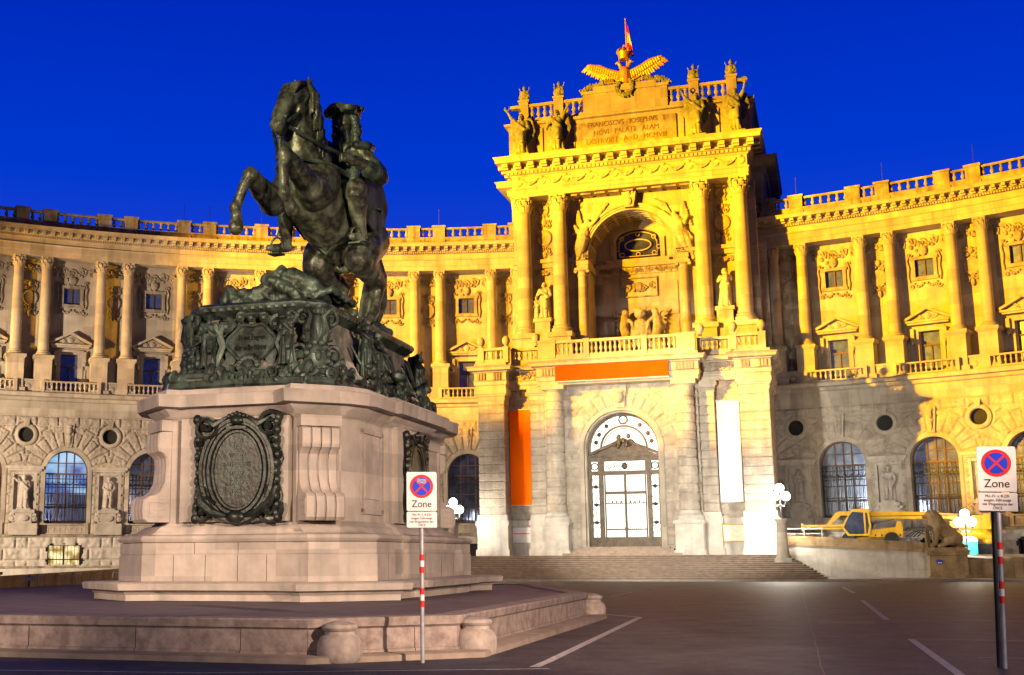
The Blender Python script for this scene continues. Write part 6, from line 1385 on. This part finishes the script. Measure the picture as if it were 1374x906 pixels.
cl_.capsule(h(0.45, 1.36, 12.82), 0.31, h(0.6, 1.3, 12.88), 0.29); cl_.capsule(h(0.18, 0.15, 12.95), 0.44, h(0.2, 0.25, 13.0), 0.44)
cl_.chain(hs((0.35, -0.25, 14.02), (0.55, 0.1, 13.75), (0.6, 0.3, 13.4)), [0.09, 0.11, 0.09]); cl_.chain(hs((0.35, 0.85, 13.88), (0.58, 0.55, 13.75), (0.62, 0.35, 13.4)), [0.09, 0.11, 0.09])
cl_.chain(hs((-0.1, 0.95, 13.8), (0.3, 1.05, 13.72), (0.55, 0.85, 13.72)), [0.16, 0.17, 0.13]); cl_.chain(hs((0.6, 0.33, 14.0), (0.7, 0.33, 13.8), (0.66, 0.33, 13.55)), [0.09, 0.12, 0.07])
obj('coat', remesh(cl_, 'coat', BRZ, 0.035, 1, bumpy=0.015, bs=5), RD)
wg = MB(); rg = random.Random(23)
for s in (-1, 1):
    for k in range(9):
        t = k/8; wg.ball(h(0.38-0.12*t+rg.uniform(-0.04, 0.04), 0.37+s*(0.27+0.09*math.sin(t*3)), 14.72-0.98*t), (0.15, 0.17, 0.13), 9, 7)
        wg.ball(h(0.2, 0.37+s*(0.15+0.12*t), 14.7-0.95*t), 0.16, 9, 7)
obj('wig', remesh(wg, 'wig', BRZ, 0.028, 1, bumpy=0.03, bs=9), RD)
ht = MB(); ht.ball((0.37, -0.44, 6.63), (0.30, 0.32, 0.22), 16, 10)
n = 48; R_ = []
for (q, z0_, amp) in ((0.26, 6.52, 0.0), (0.44, 6.52, 0.05), (0.50, 6.62, 0.12), (0.52, 6.80, 0.15), (0.46, 6.80, 0.13), (0.36, 6.66, 0.05), (0.24, 6.60, 0.0)):
    R_.append([(0.37+q*(1+amp*2.0*(math.cos(3*(2*math.pi*k/n+0.35)) > -2)*math.cos(3*(2*math.pi*k/n)+math.pi/2*0+2.2)/1.0*0.9)*math.cos(2*math.pi*k/n), -0.44+q*(1+amp*1.8*math.cos(3*(2*math.pi*k/n)+2.2))*math.sin(2*math.pi*k/n), z0_-0.10*(amp > 0.1)*math.cos(3*(2*math.pi*k/n)+2.2)) for k in range(n)])
ht.loft(R_)
for a in (0.3, 2.4, 4.4): ht.ball((0.37+0.5*math.cos(a), -0.44+0.45*math.sin(a), 6.72), (0.14, 0.14, 0.10), 8, 6)
obj('three_cornered_hat', remesh(ht, 'three_cornered_hat', BRZ, 0.03, 1), RD)
sd = MB().tube(hs((0.3, 0.95, 12.35), (0.05, 1.0, 12.15), (-0.15, 1.0, 11.95)), [0.05, 0.06, 0.03], 6).tube(hs((0.3, 0.95, 12.35), (0.5, 0.95, 12.5)), 0.06, 6)
sd.tube([(0.95+0.16*math.cos(t), -0.38, 4.25+0.16*math.sin(t)) for t in [k*math.pi/6 for k in range(13)]], 0.03, 5); obj('sword', sd, RD, m=BRZ)
obj('baton', MB().tube(hs((2.15, -0.82, 12.75), (2.1, -0.85, 13.75)), 0.075, 8).ball(h(2.1, -0.85, 13.78), 0.11, 8, 6), RD, m=BRZ)
st_ = MB()
for l, l3 in ((1.0, 1.0), (-1.72, -1.78)):
    st_.tube([(l3+0.2*math.cos(t), -0.78, 2.62+0.24*math.sin(t)+0.1) for t in [k*math.pi/8 for k in range(17)]], 0.035, 5); st_.box(l3-0.2, l3+0.2, -0.95, -0.6, 2.42, 2.47); st_.tube([(l3, -0.78, 2.95), (l3*0.85, -0.6, 3.9)], 0.035, 5)
    st_.tube([(l, -0.3, 2.75), (l, -0.05, 2.72)], 0.04, 5)
obj('stirrups', st_, EQ, m=BRZ)
# ---------------------------------------------------------------- pavement, steps, walls, road paint
def pl(x, s): v = ploc(x, s); return (v.x, v.y)
tag(obj('pavement', MB().slab([pl(-45, 45.6), pl(40, 45.6), pl(40, 53), pl(-45, 53)], -0.1, 0.13), m=PAVE), kind='structure')
tag(obj('kerb', MB().slab([pl(-45, 44.9), pl(40, 44.9), pl(40, 45.59), pl(-45, 45.59)], -0.1, 0.07), m=STEP), kind='structure')
ES = thing('entrance_steps', ploc(0, 51.6, 0.13), -TP, 'broad flight of stone steps rising to the gateway', 'steps')
sb = MB(); sr = MB(); ns = 12
for i in range(ns):
    s0 = 46.6+0.42*i; z1 = 0.13+(1.65-0.13)*(i+1)/ns; xr = 13.6-0.22*i
    zt = z1-0.13-0.002*(i == ns-1)
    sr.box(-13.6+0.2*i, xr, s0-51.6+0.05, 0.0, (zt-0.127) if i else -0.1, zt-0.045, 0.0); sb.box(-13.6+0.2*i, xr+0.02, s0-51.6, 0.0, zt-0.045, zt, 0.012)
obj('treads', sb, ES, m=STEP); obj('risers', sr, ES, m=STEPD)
rp_ = lambda pts: [pl(*p) for p in pts]
tag(obj('driveway', MB().add([(*pl(11.1, 53.2), 2.55), (*pl(20, 51.9), 1.55), (*pl(34, 48), 0.6), (*pl(40, 53), 0.5), (*pl(30, 62), 1.0), (*pl(11.1, 66), 2.7)], [(0, 1, 2, 3, 4, 5)]), m=PAVE), kind='structure')
def wall(name, pts, tops, th, m, label, cap=None, capm=None, base=-0.05, group=None):
    """wall along (x, s) points of the gateway frame with its own top height at each point"""
    p0 = Vector(pts[0]); o_ = Vector((*p0, 0)); r = thing(name, o_, 0, label, 'retaining wall', group); mb = MB(); cb_ = MB(); n = len(pts)
    out = offset(pts, th/2, False); inn = offset(pts, -th/2, False); o2 = offset(pts, th/2+0.07, False); i2 = offset(pts, -th/2-0.07, False)
    loc_ = lambda q, z: (q[0]-p0[0], q[1]-p0[1], z)
    mb.loft([[loc_(out[i], base), loc_(inn[i], base), loc_(inn[i], tops[i]), loc_(out[i], tops[i])] for i in range(n)])
    h0 = cap or 0.2
    cb_.loft([[loc_(o2[i], tops[i]+0.001), loc_(i2[i], tops[i]+0.001), loc_(i2[i], tops[i]+h0), loc_(o2[i], tops[i]+h0)] for i in range(n)])
    obj('masonry', mb, r, m=m); obj('coping', cb_, r, m=capm or m); return r
w = wall('retaining_wall', rp_([(11.3, 51.9), (14.2, 51.6), (17.0, 51.4), (20.0, 51.3)]), [2.28, 2.12, 1.93, 1.72], 0.5, BASEW, 'pale block wall of the ramp right of the steps, with a sandstone parapet', 0.62, TAN)
jt = MB(); rg = random.Random(2); A_, B_ = Vector(pl(11.3, 51.62)), Vector(pl(20.0, 51.02)); d_ = (B_-A_).normalized(); Ln = (B_-A_).length
o0 = Vector(pl(11.3, 51.9)); ang = math.atan2(d_.y, d_.x)
for row, (z0, z1) in enumerate(((0.1, 0.62), (0.64, 1.16), (1.18, 1.66))):
    t = 0.0
    while t < Ln-0.3:
        wd = rg.uniform(0.95, 1.35); b = MB().box(0.008, min(wd, Ln-t)-0.008, -0.02-rg.uniform(0, 0.012), 0.2, z0, z1, 0.012)
        p = A_+d_*t; jt.merge(b, Matrix.Translation((p.x-o0.x, p.y-o0.y, 0)) @ Matrix.Rotation(ang, 4, 'Z')); t += wd
obj('facing_blocks', jt, w, m=BASEW)
arcp = [(21.9+6.2*math.sin(t)*1.25, 51.0-4.2*(1-math.cos(t))) for t in [0, 0.3, 0.6, 0.9, 1.2, 1.5]]
wall('retaining_wall', rp_([(22.1, 51.4), (23.4, 51.1), (24.8, 50.3), (26.0, 49.2), (27.2, 47.6), (28.4, 45.6)]), [1.05, 1.08, 1.12, 1.14, 1.15, 1.15], 0.55, TAN, 'dark sandstone wall curving away right of the lion', 0.24, TAN)
wall('retaining_wall', rp_([(22.6, 54.5), (24.5, 54.4), (26.4, 53.6), (28.0, 52.0)]), [1.35, 1.4, 1.4, 1.4], 0.5, TAN, 'inner sandstone parapet of the ramp behind the lion', 0.2, TAN)
wl = [(-20.6, 62.6), (-19.9, 67.0), (-19.0, 72.0), (-18.2, 77.0), (-17.4, 84.0)]
wall('retaining_wall', wl, [0.62, 0.68, 0.74, 0.82, 0.95], 0.5, TAN, 'low sandstone wall at far left behind the bicycle stands', 0.14, TAN)
wall('area_wall', [(-36.0, 88.0), (-30.0, 91.5), (-22, 94.6), (-10, 97.2)], [0.95, 0.95, 0.95, 0.95], 0.4, BASEW, 'pale area wall below the left wing windows', 0.14, WEATH)
# road markings, where the photograph shows them on the ground
def line(name, pts, w_):
    mb = MB()
    for (a, b) in zip(pts, pts[1:]):
        a, b = Vector(a), Vector(b); d = (b-a).normalized(); n_ = Vector((-d.y, d.x))*w_/2
        mb.add([(*(a+n_), 0.006), (*(b+n_), 0.006), (*(b-n_), 0.006), (*(a-n_), 0.006)], [(0, 1, 2, 3)])
    tag(obj(name, mb, m=ROADP), kind='structure')
line('road_marking', [(2.0, 19.6), (2.32, 20.6), (6.42, 34.55)], 0.16); line('road_marking', [(6.5, 34.6), (5.5, 37.4)], 0.14)
line('road_marking', [(10.13, 25.4), (7.4, 16.6)], 0.14); line('road_marking', [(16.72, 46.1), (12.47, 32.74)], 0.15); line('road_marking', [(22.4, 64.4), (19.5, 54.7)], 0.15)
line('road_marking', [(10.1, 25.5), (13.6, 24.2)], 0.05); line('road_marking', [(12.4, 32.7), (16.5, 31.6)], 0.05); line('road_marking', [(16.7, 46.1), (21.5, 44.8)], 0.05); line('road_marking', [(9.4, 20.9), (13.0, 19.9)], 0.05)
line('road_marking', [(-9, 20.1), (-3.0, 18.9), (2.2, 19.3)], 0.10); line('road_marking', [(8.5, 52), (10.5, 58)], 0.06)
rg = random.Random(5); cr = MB(); a = Vector((16.2, 52)); pts = []
for i in range(40):
    t = i/39; pts.append((16.2-(51.25-(62-46*t))*0.3095+rg.uniform(-0.02, 0.02), 62-46*t))
for (p, q) in zip(pts, pts[1:]):
    w_ = 0.011; cr.add([(p[0]-w_, p[1], 0.004), (p[0]+w_, p[1], 0.004), (q[0]+w_, q[1], 0.004), (q[0]-w_, q[1], 0.004)], [(0, 1, 2, 3)])
tag(obj('road_seam', cr, m=PAVE), kind='structure')
tag(obj('road_patch', MB().add([(10.2, 31.2, 0.003), (11.5, 30.9, 0.003), (11.9, 32.2, 0.003), (10.6, 32.5, 0.003)], [(0, 1, 2, 3)]), m=BLACKM), kind='structure')
# ---------------------------------------------------------------- stone bollards
bp = [(0.33, 0), (0.36, 0.03), (0.375, 0.15), (0.365, 0.30), (0.32, 0.40), (0.25, 0.44), (0.245, 0.49), (0.28, 0.51), (0.30, 0.55), (0.27, 0.60), (0.12, 0.65), (0.01, 0.66)]
BM = MB().lathe(bp, 28).mesh('bollard_body', BOLL)
for (x, y, lab) in ((-1.05, 20.75, 'squat stone bollard in front of the platform wall, left of the near parking sign'), (1.25, 22.2, 'squat stone bollard by the platform corner, right of the near parking sign'), (5.15, 34.6, 'squat stone bollard at the far end of the platform side wall')):
    t = thing('stone_bollard', (x, y, 0), 0, lab, 'bollard', 'stone bollards round the platform'); obj('body', BM, t)
# ---------------------------------------------------------------- parking signs
def rrect(w_, h_, r): 
    pts = []
    for cx, cz, a0 in ((w_-r, h_-r, 0), (-w_+r, h_-r, 90), (-w_+r, -h_+r, 180), (w_-r, -h_+r, 270)):
        for k in range(5): a = rad(a0+22.5*k); pts.append((cx+r*math.cos(a), cz+r*math.sin(a)))
    return pts
def sign(loc, rz, label, sticker, stripes=True, back=False, pm=None):
    t = thing('parking_sign', loc, rz, label, 'traffic sign', 'zone parking signs')
    obj('pole', MB().tube([(0, 0.05, 0), (0, 0.05, 2.95)], 0.034, 14), t, m=pm or STEEL)
    if stripes:
        for z in (0.88, 1.42):
            for k, m_ in ((0, REDM), (1, WHITEM), (2, REDM)): obj('pole_band', MB().tube([(0, 0.05, z+0.1*k), (0, 0.05, z+0.1*k+0.098)], 0.037, 14), t, m=m_)
    p1 = obj('sign_plate', MB().prism(rrect(0.245, 0.315, 0.03), -0.012, 0.012).prism(rrect(0.25, 0.32, 0.03), 0.0, 0.03), t, (0, 0, 2.735), m=WHITEM)
    p2 = obj('text_plate', MB().prism(rrect(0.245, 0.125, 0.025), -0.012, 0.012).prism(rrect(0.25, 0.13, 0.025), 0.0, 0.03), t, (0, 0, 2.275), m=WHITEM)
    for z in (2.9, 2.55, 2.28): obj('clamp', MB().box(-0.2, 0.2, 0.028, 0.05, z-0.02, z+0.02), t, m=STEEL)
    if back: return t
    c = [2*math.pi*k/40 for k in range(40)]; zc = 0.085
    obj('red_ring', MB().prism([(0.192*math.cos(a), zc+0.192*math.sin(a)) for a in c], -0.016, -0.0125), p1, m=REDM)
    obj('blue_disc', MB().prism([(0.148*math.cos(a), zc+0.148*math.sin(a)) for a in c], -0.020, -0.0165), p1, m=BLUEM)
    x = MB()
    for s in (-1, 1): d = 0.106; w_ = 0.0125; x.prism([(-d+w_*s*-1*0, zc-s*d-w_*1.4), (-d, zc-s*d+w_*1.4), (d, zc+s*d+w_*1.4), (d, zc+s*d-w_*1.4)], -0.0235-0.0005*s, -0.0205)
    obj('red_cross', x, p1, m=REDM)
    if sticker: obj('sticker', MB().prism([(-0.075, zc+0.05), (0.07, zc+0.045), (0.075, zc+0.12), (-0.07, zc+0.125)], -0.026, -0.0245), p1, m=mat('faded_sticker', (0.10, 0.10, 0.30), (0.45, 0.42, 0.52), 38, 0.6))
    obj('lettering', text('Zone', 0.165, 0.002, BLACKM, 'lettering', squeeze=0.92), p1, (0, -0.016, -0.205))
    for i, s_ in enumerate(('Mo.-Fr. v. 8-22h', 'ausgen. Fahrzeuge', 'mit Wagenkarte der', 'OSCE')): obj('lettering', text(s_, 0.055, 0.0015, BLACKM, 'lettering', squeeze=0.86), p2, (0, -0.0145, 0.082-0.056*i))
    return t
sign((0.30, 20.45, 0.0), rad(3), 'no-stopping zone sign with a sticker, on a striped pole before the monument', True)
sg1 = sign((8.90, 18.92, 0.0), rad(-28), 'no-stopping zone sign on a striped pole at the right edge, another sign behind it', False)
sg2 = sign((8.93, 19.25, 0.0), rad(-22-62), 'sign on a grey pole turned edge-on just behind the right-hand zone sign', False, False, False, IRON)
for q in (sg1, sg2): q.scale = (1.08, 1.08, 1.08); q.rotation_euler = (Matrix.Rotation(rad(2.7), 3, 'Y') @ Matrix.Rotation(q.rotation_euler.z, 3, 'Z')).to_euler()
# ---------------------------------------------------------------- street lamps
def globe_lamp(name, loc, base_z, top_z, label, power, kind='column'):
    t = thing(name, loc, -TP, label, 'street lamp', 'lit lamps before the palace'); z0 = loc[2]; hcol = base_z; T_ = top_z
    if kind == 'column':
        obj('column', MB().box(-0.55, 0.55, -0.55, 0.55, -0.4, 0.42).lathe([(0.46, 0.42), (0.46, 0.5), (0.40, 0.58), (0.38, 0.7), (0.33, hcol-0.25), (0.38, hcol-0.18), (0.44, hcol-0.06), (0.44, hcol)], 22), t, m=PINKS)
    else:
        obj('column', MB().lathe([(0.12, 0), (0.1, 0.1), (0.06, 0.2), (0.05, hcol)], 12), t, m=IRON)
    br = MB(); br.tube([(0, 0, hcol), (0, 0, T_)], 0.06, 8); gl_b = [(0, 0, T_+0.26)]
    for k in range(4):
        a = rad(45+90*k); x, y = 0.52*math.cos(a), 0.52*math.sin(a)
        br.tube([(0, 0, T_-0.75), (x*0.6, y*0.6, T_-0.95), (x, y, T_-0.78), (x, y, T_-0.5)], 0.035, 6); gl_b.append((x, y, T_-0.28))
    b_ = obj('bracket', br, t, m=IRON)
    for g_ in gl_b: obj('globe', MB().ball(g_, 0.29, 16, 12), t, m=LIT); obj('finial', MB().lathe([(0.09, g_[2]+0.28), (0.06, g_[2]+0.33), (0.01, g_[2]+0.44)], 10, g_[0], g_[1]), b_, m=IRON)
    lo = lamp('lamp_light', (0, 0, T_-0.9), power, WHT, 0.25); lo.parent = t; return t
globe_lamp('street_lamp', ploc(10.95, 50.4, 1.0), 3.0, 4.75, 'lit lamp on a pink stone column beside the steps, right of the gateway', 2600)
globe_lamp('street_lamp', ploc(-11.75, 50.4, 1.0), 3.0, 4.25, 'lit lamp just beyond the monument, left of the gateway', 2600)
globe_lamp('street_lamp', ploc(22.5, 54.4, 1.6), 1.2, 2.4, 'lit lamp on the ramp parapet behind the lion', 1100, 'post')
# ---------------------------------------------------------------- banners and notice boards on the gateway
def banner(name, x0, x1, s, z0, z1, m, label, wavy=True):
    t = thing(name, ploc((x0+x1)/2, s, z0), -TP, label, 'banner'); w_ = (x1-x0)/2; h_ = z1-z0; mb = MB(); nx, nz = 7, 13
    V = [(-w_+2*w_*i/(nx-1), 0.018*math.sin(i*1.7+j*0.5), h_*j/(nz-1)) for j in range(nz) for i in range(nx)]
    mb.add(V+[(x, y+0.02, z) for x, y, z in V], [(j*nx+i, j*nx+i+1, (j+1)*nx+i+1, (j+1)*nx+i) for j in range(nz-1) for i in range(nx-1)]+[(nx*nz+j*nx+i, nx*nz+(j+1)*nx+i, nx*nz+(j+1)*nx+i+1, nx*nz+j*nx+i+1) for j in range(nz-1) for i in range(nx-1)])
    obj('cloth', mb.mesh('cloth', m, 60, False), t); [obj('rail', MB().box(-w_-0.06, w_+0.06, -0.03, 0.06, a_, a_+0.07), t, m=STEEL) for a_ in (h_, -0.07)]; return t
banner('hanging_banner', -8.42, -6.83, 54.35, 5.35, 12.45, ORANGE, 'tall plain orange banner on the wall left of the gateway arch')
banner('hanging_banner', 6.80, 8.36, 54.35, 5.35, 12.45, WBAN, 'tall blank white banner on the wall right of the gateway arch')
banner('header_banner', -4.40, 3.75, 52.25, 14.2, 15.45, ORANGE2, 'wide plain orange banner across the entablature above the gateway arch')
def board(x, label, m, frame):
    t = thing('notice_board', ploc(x, 54.15, 2.6), -TP, label, 'notice board', 'notice boards beside the gateway'); obj('board', MB().box(-0.68, 0.68, -0.02, 0.04, 0, 1.1), t, m=m)
    obj('frame', MB().box(-0.74, -0.68, -0.05, 0.05, -0.06, 1.16).box(0.68, 0.74, -0.05, 0.05, -0.06, 1.16).box(-0.68, 0.68, -0.05, 0.05, -0.06, 0).box(-0.68, 0.68, -0.05, 0.05, 1.1, 1.16), t, m=frame)
    if m is WHITEM: obj('red_stripe', MB().box(-0.6, 0.6, -0.026, -0.021, 0.62, 0.68), t, m=REDM)
board(-7.6, 'white notice board with a red stripe at the left foot of the gateway', WHITEM, STEEL); board(7.6, 'pale yellow framed notice board at the right foot of the gateway', mat('cream_board', (0.6, 0.58, 0.45), (0.72, 0.70, 0.55), 5, 0.6), YEL)
# ---------------------------------------------------------------- lions
def lion():
    mb = MB()
    mb.chain([(0.55, 0.0, 0.55), (0.25, 0, 0.85), (-0.25, 0, 1.35)], [0.52, 0.50, 0.46], 16); mb.chain([(-0.2, 0, 1.3), (-0.45, 0, 1.75), (-0.62, 0, 2.0)], [0.46, 0.46, 0.38], 16)
    mb.ball((-0.78, 0, 2.12), (0.32, 0.27, 0.32), 14, 10); mb.capsule((-0.95, 0, 2.05), 0.19, (-1.12, 0, 2.0), 0.15)
    for s in (-1, 1):
        mb.chain([(-0.35, s*0.3, 1.3), (-0.55, s*0.32, 0.8), (-0.62, s*0.32, 0.28), (-0.85, s*0.32, 0.15)], [0.28, 0.2, 0.14, 0.15], 12); mb.ball((-0.68, s*0.22, 2.38), (0.09, 0.06, 0.11), 8, 6)
        mb.chain([(0.55, s*0.38, 0.55), (0.1, s*0.46, 0.45), (-0.05, s*0.46, 0.25), (-0.35, s*0.46, 0.13)], [0.42, 0.3, 0.17, 0.15], 12)
    rg = random.Random(2)
    for k in range(60):
        a = rg.uniform(0, 2*math.pi); q = rg.uniform(0.32, 0.46); t = rg.random(); c = Vector((-0.72+0.45*t, 0, 2.15-0.75*t)); d = Vector((0.25*rg.random(), q*math.cos(a), q*math.sin(a)*0.95))
        if d.x-0.2*math.sin(a) > -0.3: mb.capsule(c+d, 0.10, c+d*1.05+Vector((0.12, 0, -0.2)), 0.06, 7)
    mb.chain([(0.95, 0.1, 0.25), (1.2, 0.3, 0.12), (1.0, 0.55, 0.1)], [0.09, 0.08, 0.12], 8)
    return mb
LM = remesh(lion(), 'lion_body', TAN, 0.035, 2, bumpy=0.012, bs=7)
def lion_thing(p, rz, label, shield):
    t = thing('lion_statue', p, rz, label, 'lion statue', 'stone lions on pedestals'); b = obj('body', LM, t); 
    if shield:
        sh_ = MB().prism([(-0.35, 0.0), (0.35, 0.0), (0.42, 0.6), (0.32, 1.15), (-0.32, 1.15), (-0.42, 0.6)], -0.05, 0.05); q = obj('shield', sh_, t, (-1.02, -0.1, 0.1), m=TAN); q.rotation_euler = (rad(0), rad(-14), rad(70))
    obj('plinth', MB().box(-1.25, 1.25, -0.62, 0.62, -0.16, 0.03), t, m=TAN)
    return t
def lion_ped(p, rz, label, h_):
    t = thing('lion_pedestal', p, rz, label, 'pedestal'); mb = MB().box(-1.22, 1.22, -0.85, 0.85, 0.0, 0.3).box(-1.12, 1.12, -0.75, 0.75, 0.3, h_-0.3).box(-1.22, 1.22, -0.85, 0.85, h_-0.3, h_-0.14).box(-1.3, 1.3, -0.92, 0.92, h_-0.14, h_); obj('block', mb, t, m=TAN); return t
lp = lion_ped(ploc(21.0, 51.2, 0.0), -TP, 'sandstone pedestal with a small blue plate under the right-hand lion', 1.85)
obj('street_plate', MB().box(-0.72, -0.36, -0.80, -0.751, 1.0, 1.26).box(-0.70, -0.38, -0.802, -0.80, 1.12, 1.2), lp, m=BLUEM); obj('plate_lettering', MB().box(-0.66, -0.56, -0.806, -0.803, 1.04, 1.12).box(-0.52, -0.42, -0.806, -0.803, 1.04, 1.12), lp, m=WHITEM)
lion_thing(ploc(20.95, 51.2, 2.01), -TP, 'sitting sandstone lion holding a shield, in front of the yellow crane', True)
lion_ped((-21.5, 62.3, 0), rad(60), 'sandstone lion pedestal cut by the left edge of the picture', 1.0); lion_thing((-21.5, 62.3, 1.16), rad(60), 'sitting sandstone lion cut by the left edge of the picture', False)
# ---------------------------------------------------------------- bicycle stands
for k, (x, y) in enumerate(((-18.75, 65.2), (-18.35, 67.6), (-18.0, 69.9), (-17.5, 72.4), (-17.05, 74.6), (-16.8, 77.6))):
    t = thing('bicycle_stand', (x, y, 0), rad(75), 'metal hoop bicycle stand beside the low wall at left', 'bicycle stand', 'bicycle stands at left')
    obj('hoop', MB().tube([(-0.35, 0, 0), (-0.35, 0, 0.72), (-0.28, 0, 0.8), (0.28, 0, 0.8), (0.35, 0, 0.72), (0.35, 0, 0)], 0.035, 8), t, m=STEEL)
t = thing('small_sign', (-18.9, 63.6, 0), rad(20), 'short post with a small white plate by the bicycle stands', 'sign'); obj('post', MB().tube([(0, 0, 0), (0, 0, 0.85)], 0.05, 8), t, m=IRON); obj('plate', MB().box(-0.25, 0.25, -0.06, -0.04, 0.55, 0.75), t, m=WHITEM)
# ---------------------------------------------------------------- yellow telescopic handler, second machine, cabin toilet, barrier
TH = thing('telescopic_handler', ploc(16.3, 57.2, 2.25), -TP, 'yellow telescopic handler with glazed cab and long boom on the ramp', 'construction machine')
b = MB()
b.prism([(0.2, 0.55), (2.4, 0.55), (2.45, 1.15), (2.35, 1.62), (2.1, 1.62), (2.0, 1.25), (1.3, 1.15), (0.2, 1.0)], -0.4, 0.8); b.box(-1.4, 1.9, 0.0, 0.9, 0.45, 0.75)
obj('chassis', b, TH, m=YEL)
obj('front_beam', MB().box(-4.1, -1.3, -0.2, 0.25, 1.12, 1.45).box(-4.25, -4.1, -0.3, 0.35, 1.0, 1.55).prism([(-2.6, 1.4), (-2.35, 1.4), (-1.3, 2.3), (-1.55, 2.42), (-1.9, 2.3)], 0.5, 0.75).box(-1.5, -0.6, 0.45, 0.8, 2.1, 2.38), TH, m=YEL)
cabp = [(-1.55, 1.2), (-1.15, 0.65), (0.25, 0.65), (0.4, 1.3), (0.3, 2.35), (-0.8, 2.45), (-1.1, 2.1)]
def ringp(p, k): cx = sum(a for a, _ in p)/len(p); cz = sum(a for _, a in p)/len(p); return [(cx+(a-cx)*k, cz+(c-cz)*k) for a, c in p]
cbm = MB(); q = ringp(cabp, 0.86); n = len(cabp)
for i in range(n): j = (i+1) % n; cbm.prism([cabp[i], cabp[j], q[j], q[i]], -0.62, 0.5)
cbm.box(-0.06, 0.05, -0.61, -0.55, 0.75, 2.3); cbm.box(-0.9, 0.3, -0.6, 0.5, 2.36, 2.5)
cb2 = obj('cab', cbm, TH, m=YEL); obj('window', MB().prism(q, -0.55, -0.5), cb2, m=GLASS); obj('seat', MB().box(-0.5, 0.0, -0.2, 0.2, 0.9, 1.5), cb2, m=BLACKM)
bo = MB(); bo.prism([(0.35, 1.85), (4.6, 1.75), (4.6, 2.25), (0.35, 2.32)], 0.1, 0.5); bo.prism([(4.6, 1.8), (7.7, 1.55), (7.8, 1.95), (4.6, 2.2)], 0.14, 0.46); bo.box(7.6, 8.0, 0.05, 0.55, 1.35, 2.05)
obj('boom', bo, TH, m=YEL)
dk = MB().box(0.4, 7.4, 0.085, 0.10, 1.98, 2.03); dk.box(-4.0, -1.4, -0.215, -0.2, 1.25, 1.3)
for k in range(5): dk.box(2.2-0.4*k, 2.3-0.4*k, -0.415, -0.4, 0.6, 0.75)
obj('trim_strip', dk, TH, m=BLACKM); obj('beacon', MB().lathe([(0.07, 2.5), (0.07, 2.62), (0.03, 2.66)], 10, -0.2, 0.0), TH, m=ORANGE); obj('mirror', MB().box(-1.5, -1.42, -0.8, -0.66, 1.7, 2.0).tube([(-1.1, -0.62, 2.0), (-1.46, -0.73, 1.9)], 0.02, 5), TH, m=BLACKM)
obj('handrail', MB().tube([(0.5, -0.4, 1.1), (0.5, -0.4, 1.45), (1.9, -0.4, 1.75), (1.9, -0.4, 1.3)], 0.025, 6), TH, m=BLACKM)

for x in (-1.1, 1.7):
    wv = MB(); wv.lathe([(0.2, -0.17), (0.42, -0.18), (0.48, -0.1), (0.48, 0.1), (0.42, 0.18), (0.2, 0.17)], 20); wv.v = [(a+x, c-0.35, b_+0.42) for a, b_, c in wv.v]; obj('wheel', wv, TH, m=BLACKM)
hz = MB()
for k in range(4): hz.tube([(2.6+0.25*k, -0.1, 0.55), (3.2+0.3*k, -0.15, 0.95+0.1*k), (4.2+0.3*k, -0.1, 0.6), (5.0, 0, 0.9)], 0.045, 6)
obj('hose', hz, TH, m=BLACKM)
LT = thing('lifting_machine', ploc(23.3, 57.6, 1.5), -TP, 'rounded yellow lifting machine behind the ramp lamp', 'construction machine')
obj('body', remesh(MB().chain([(-1.4, 0, 1.3), (-0.4, 0, 1.55), (0.6, 0, 1.45), (1.1, 0, 1.15)], [0.35, 0.42, 0.45, 0.4], 16).capsule((0.9, 0, 0.95), 0.4, (1.4, 0, 0.75), 0.38), 'lift_body', YEL, 0.05, 2), LT)
obj('arm', MB().prism([(-1.5, 1.9), (1.4, 1.75), (1.6, 2.2), (1.2, 2.5), (-1.5, 2.35)], -0.25, 0.2), LT, m=YEL)
obj('base', MB().box(-1.3, 1.3, -0.5, 0.5, 0.0, 0.8), LT, m=BLACKM); obj('headlight', MB().ball((1.2, -0.45, 1.3), 0.16, 10, 8), LT, m=WHITEM)
tt = thing('portable_toilet', ploc(22.75, 56.0, 0.95), -TP, 'teal portable cabin with a pale rounded roof just behind the lion', 'portable toilet')
obj('cabin', MB().box(-0.5, 0.5, -0.5, 0.5, 0, 1.5).box(-0.42, -0.36, -0.53, -0.5, 0.1, 1.45).box(0.36, 0.42, -0.53, -0.5, 0.1, 1.45), tt, m=TEAL); obj('roof', MB().prism([(-0.54, 1.5), (0.54, 1.5), (0.45, 1.72), (0.2, 1.82), (-0.2, 1.82), (-0.45, 1.72)], -0.54, 0.54), tt, m=WHITEM)
br = thing('safety_barrier', ploc(12.3, 52.9, 2.4), -TP, 'light metal barrier on the ramp beside the gateway', 'barrier'); obj('rails', MB().box(-1.2, 1.2, -0.03, 0.03, 0.95, 1.0).box(-1.2, 1.2, -0.03, 0.03, 0.6, 0.64).box(-1.2, 1.2, -0.03, 0.03, 0.3, 0.34), br, m=WHITEM)
for x in (-1.15, 0, 1.15): obj('post', MB().box(x-0.03, x+0.03, -0.04, 0.04, 0, 1.0), br, m=STEEL)
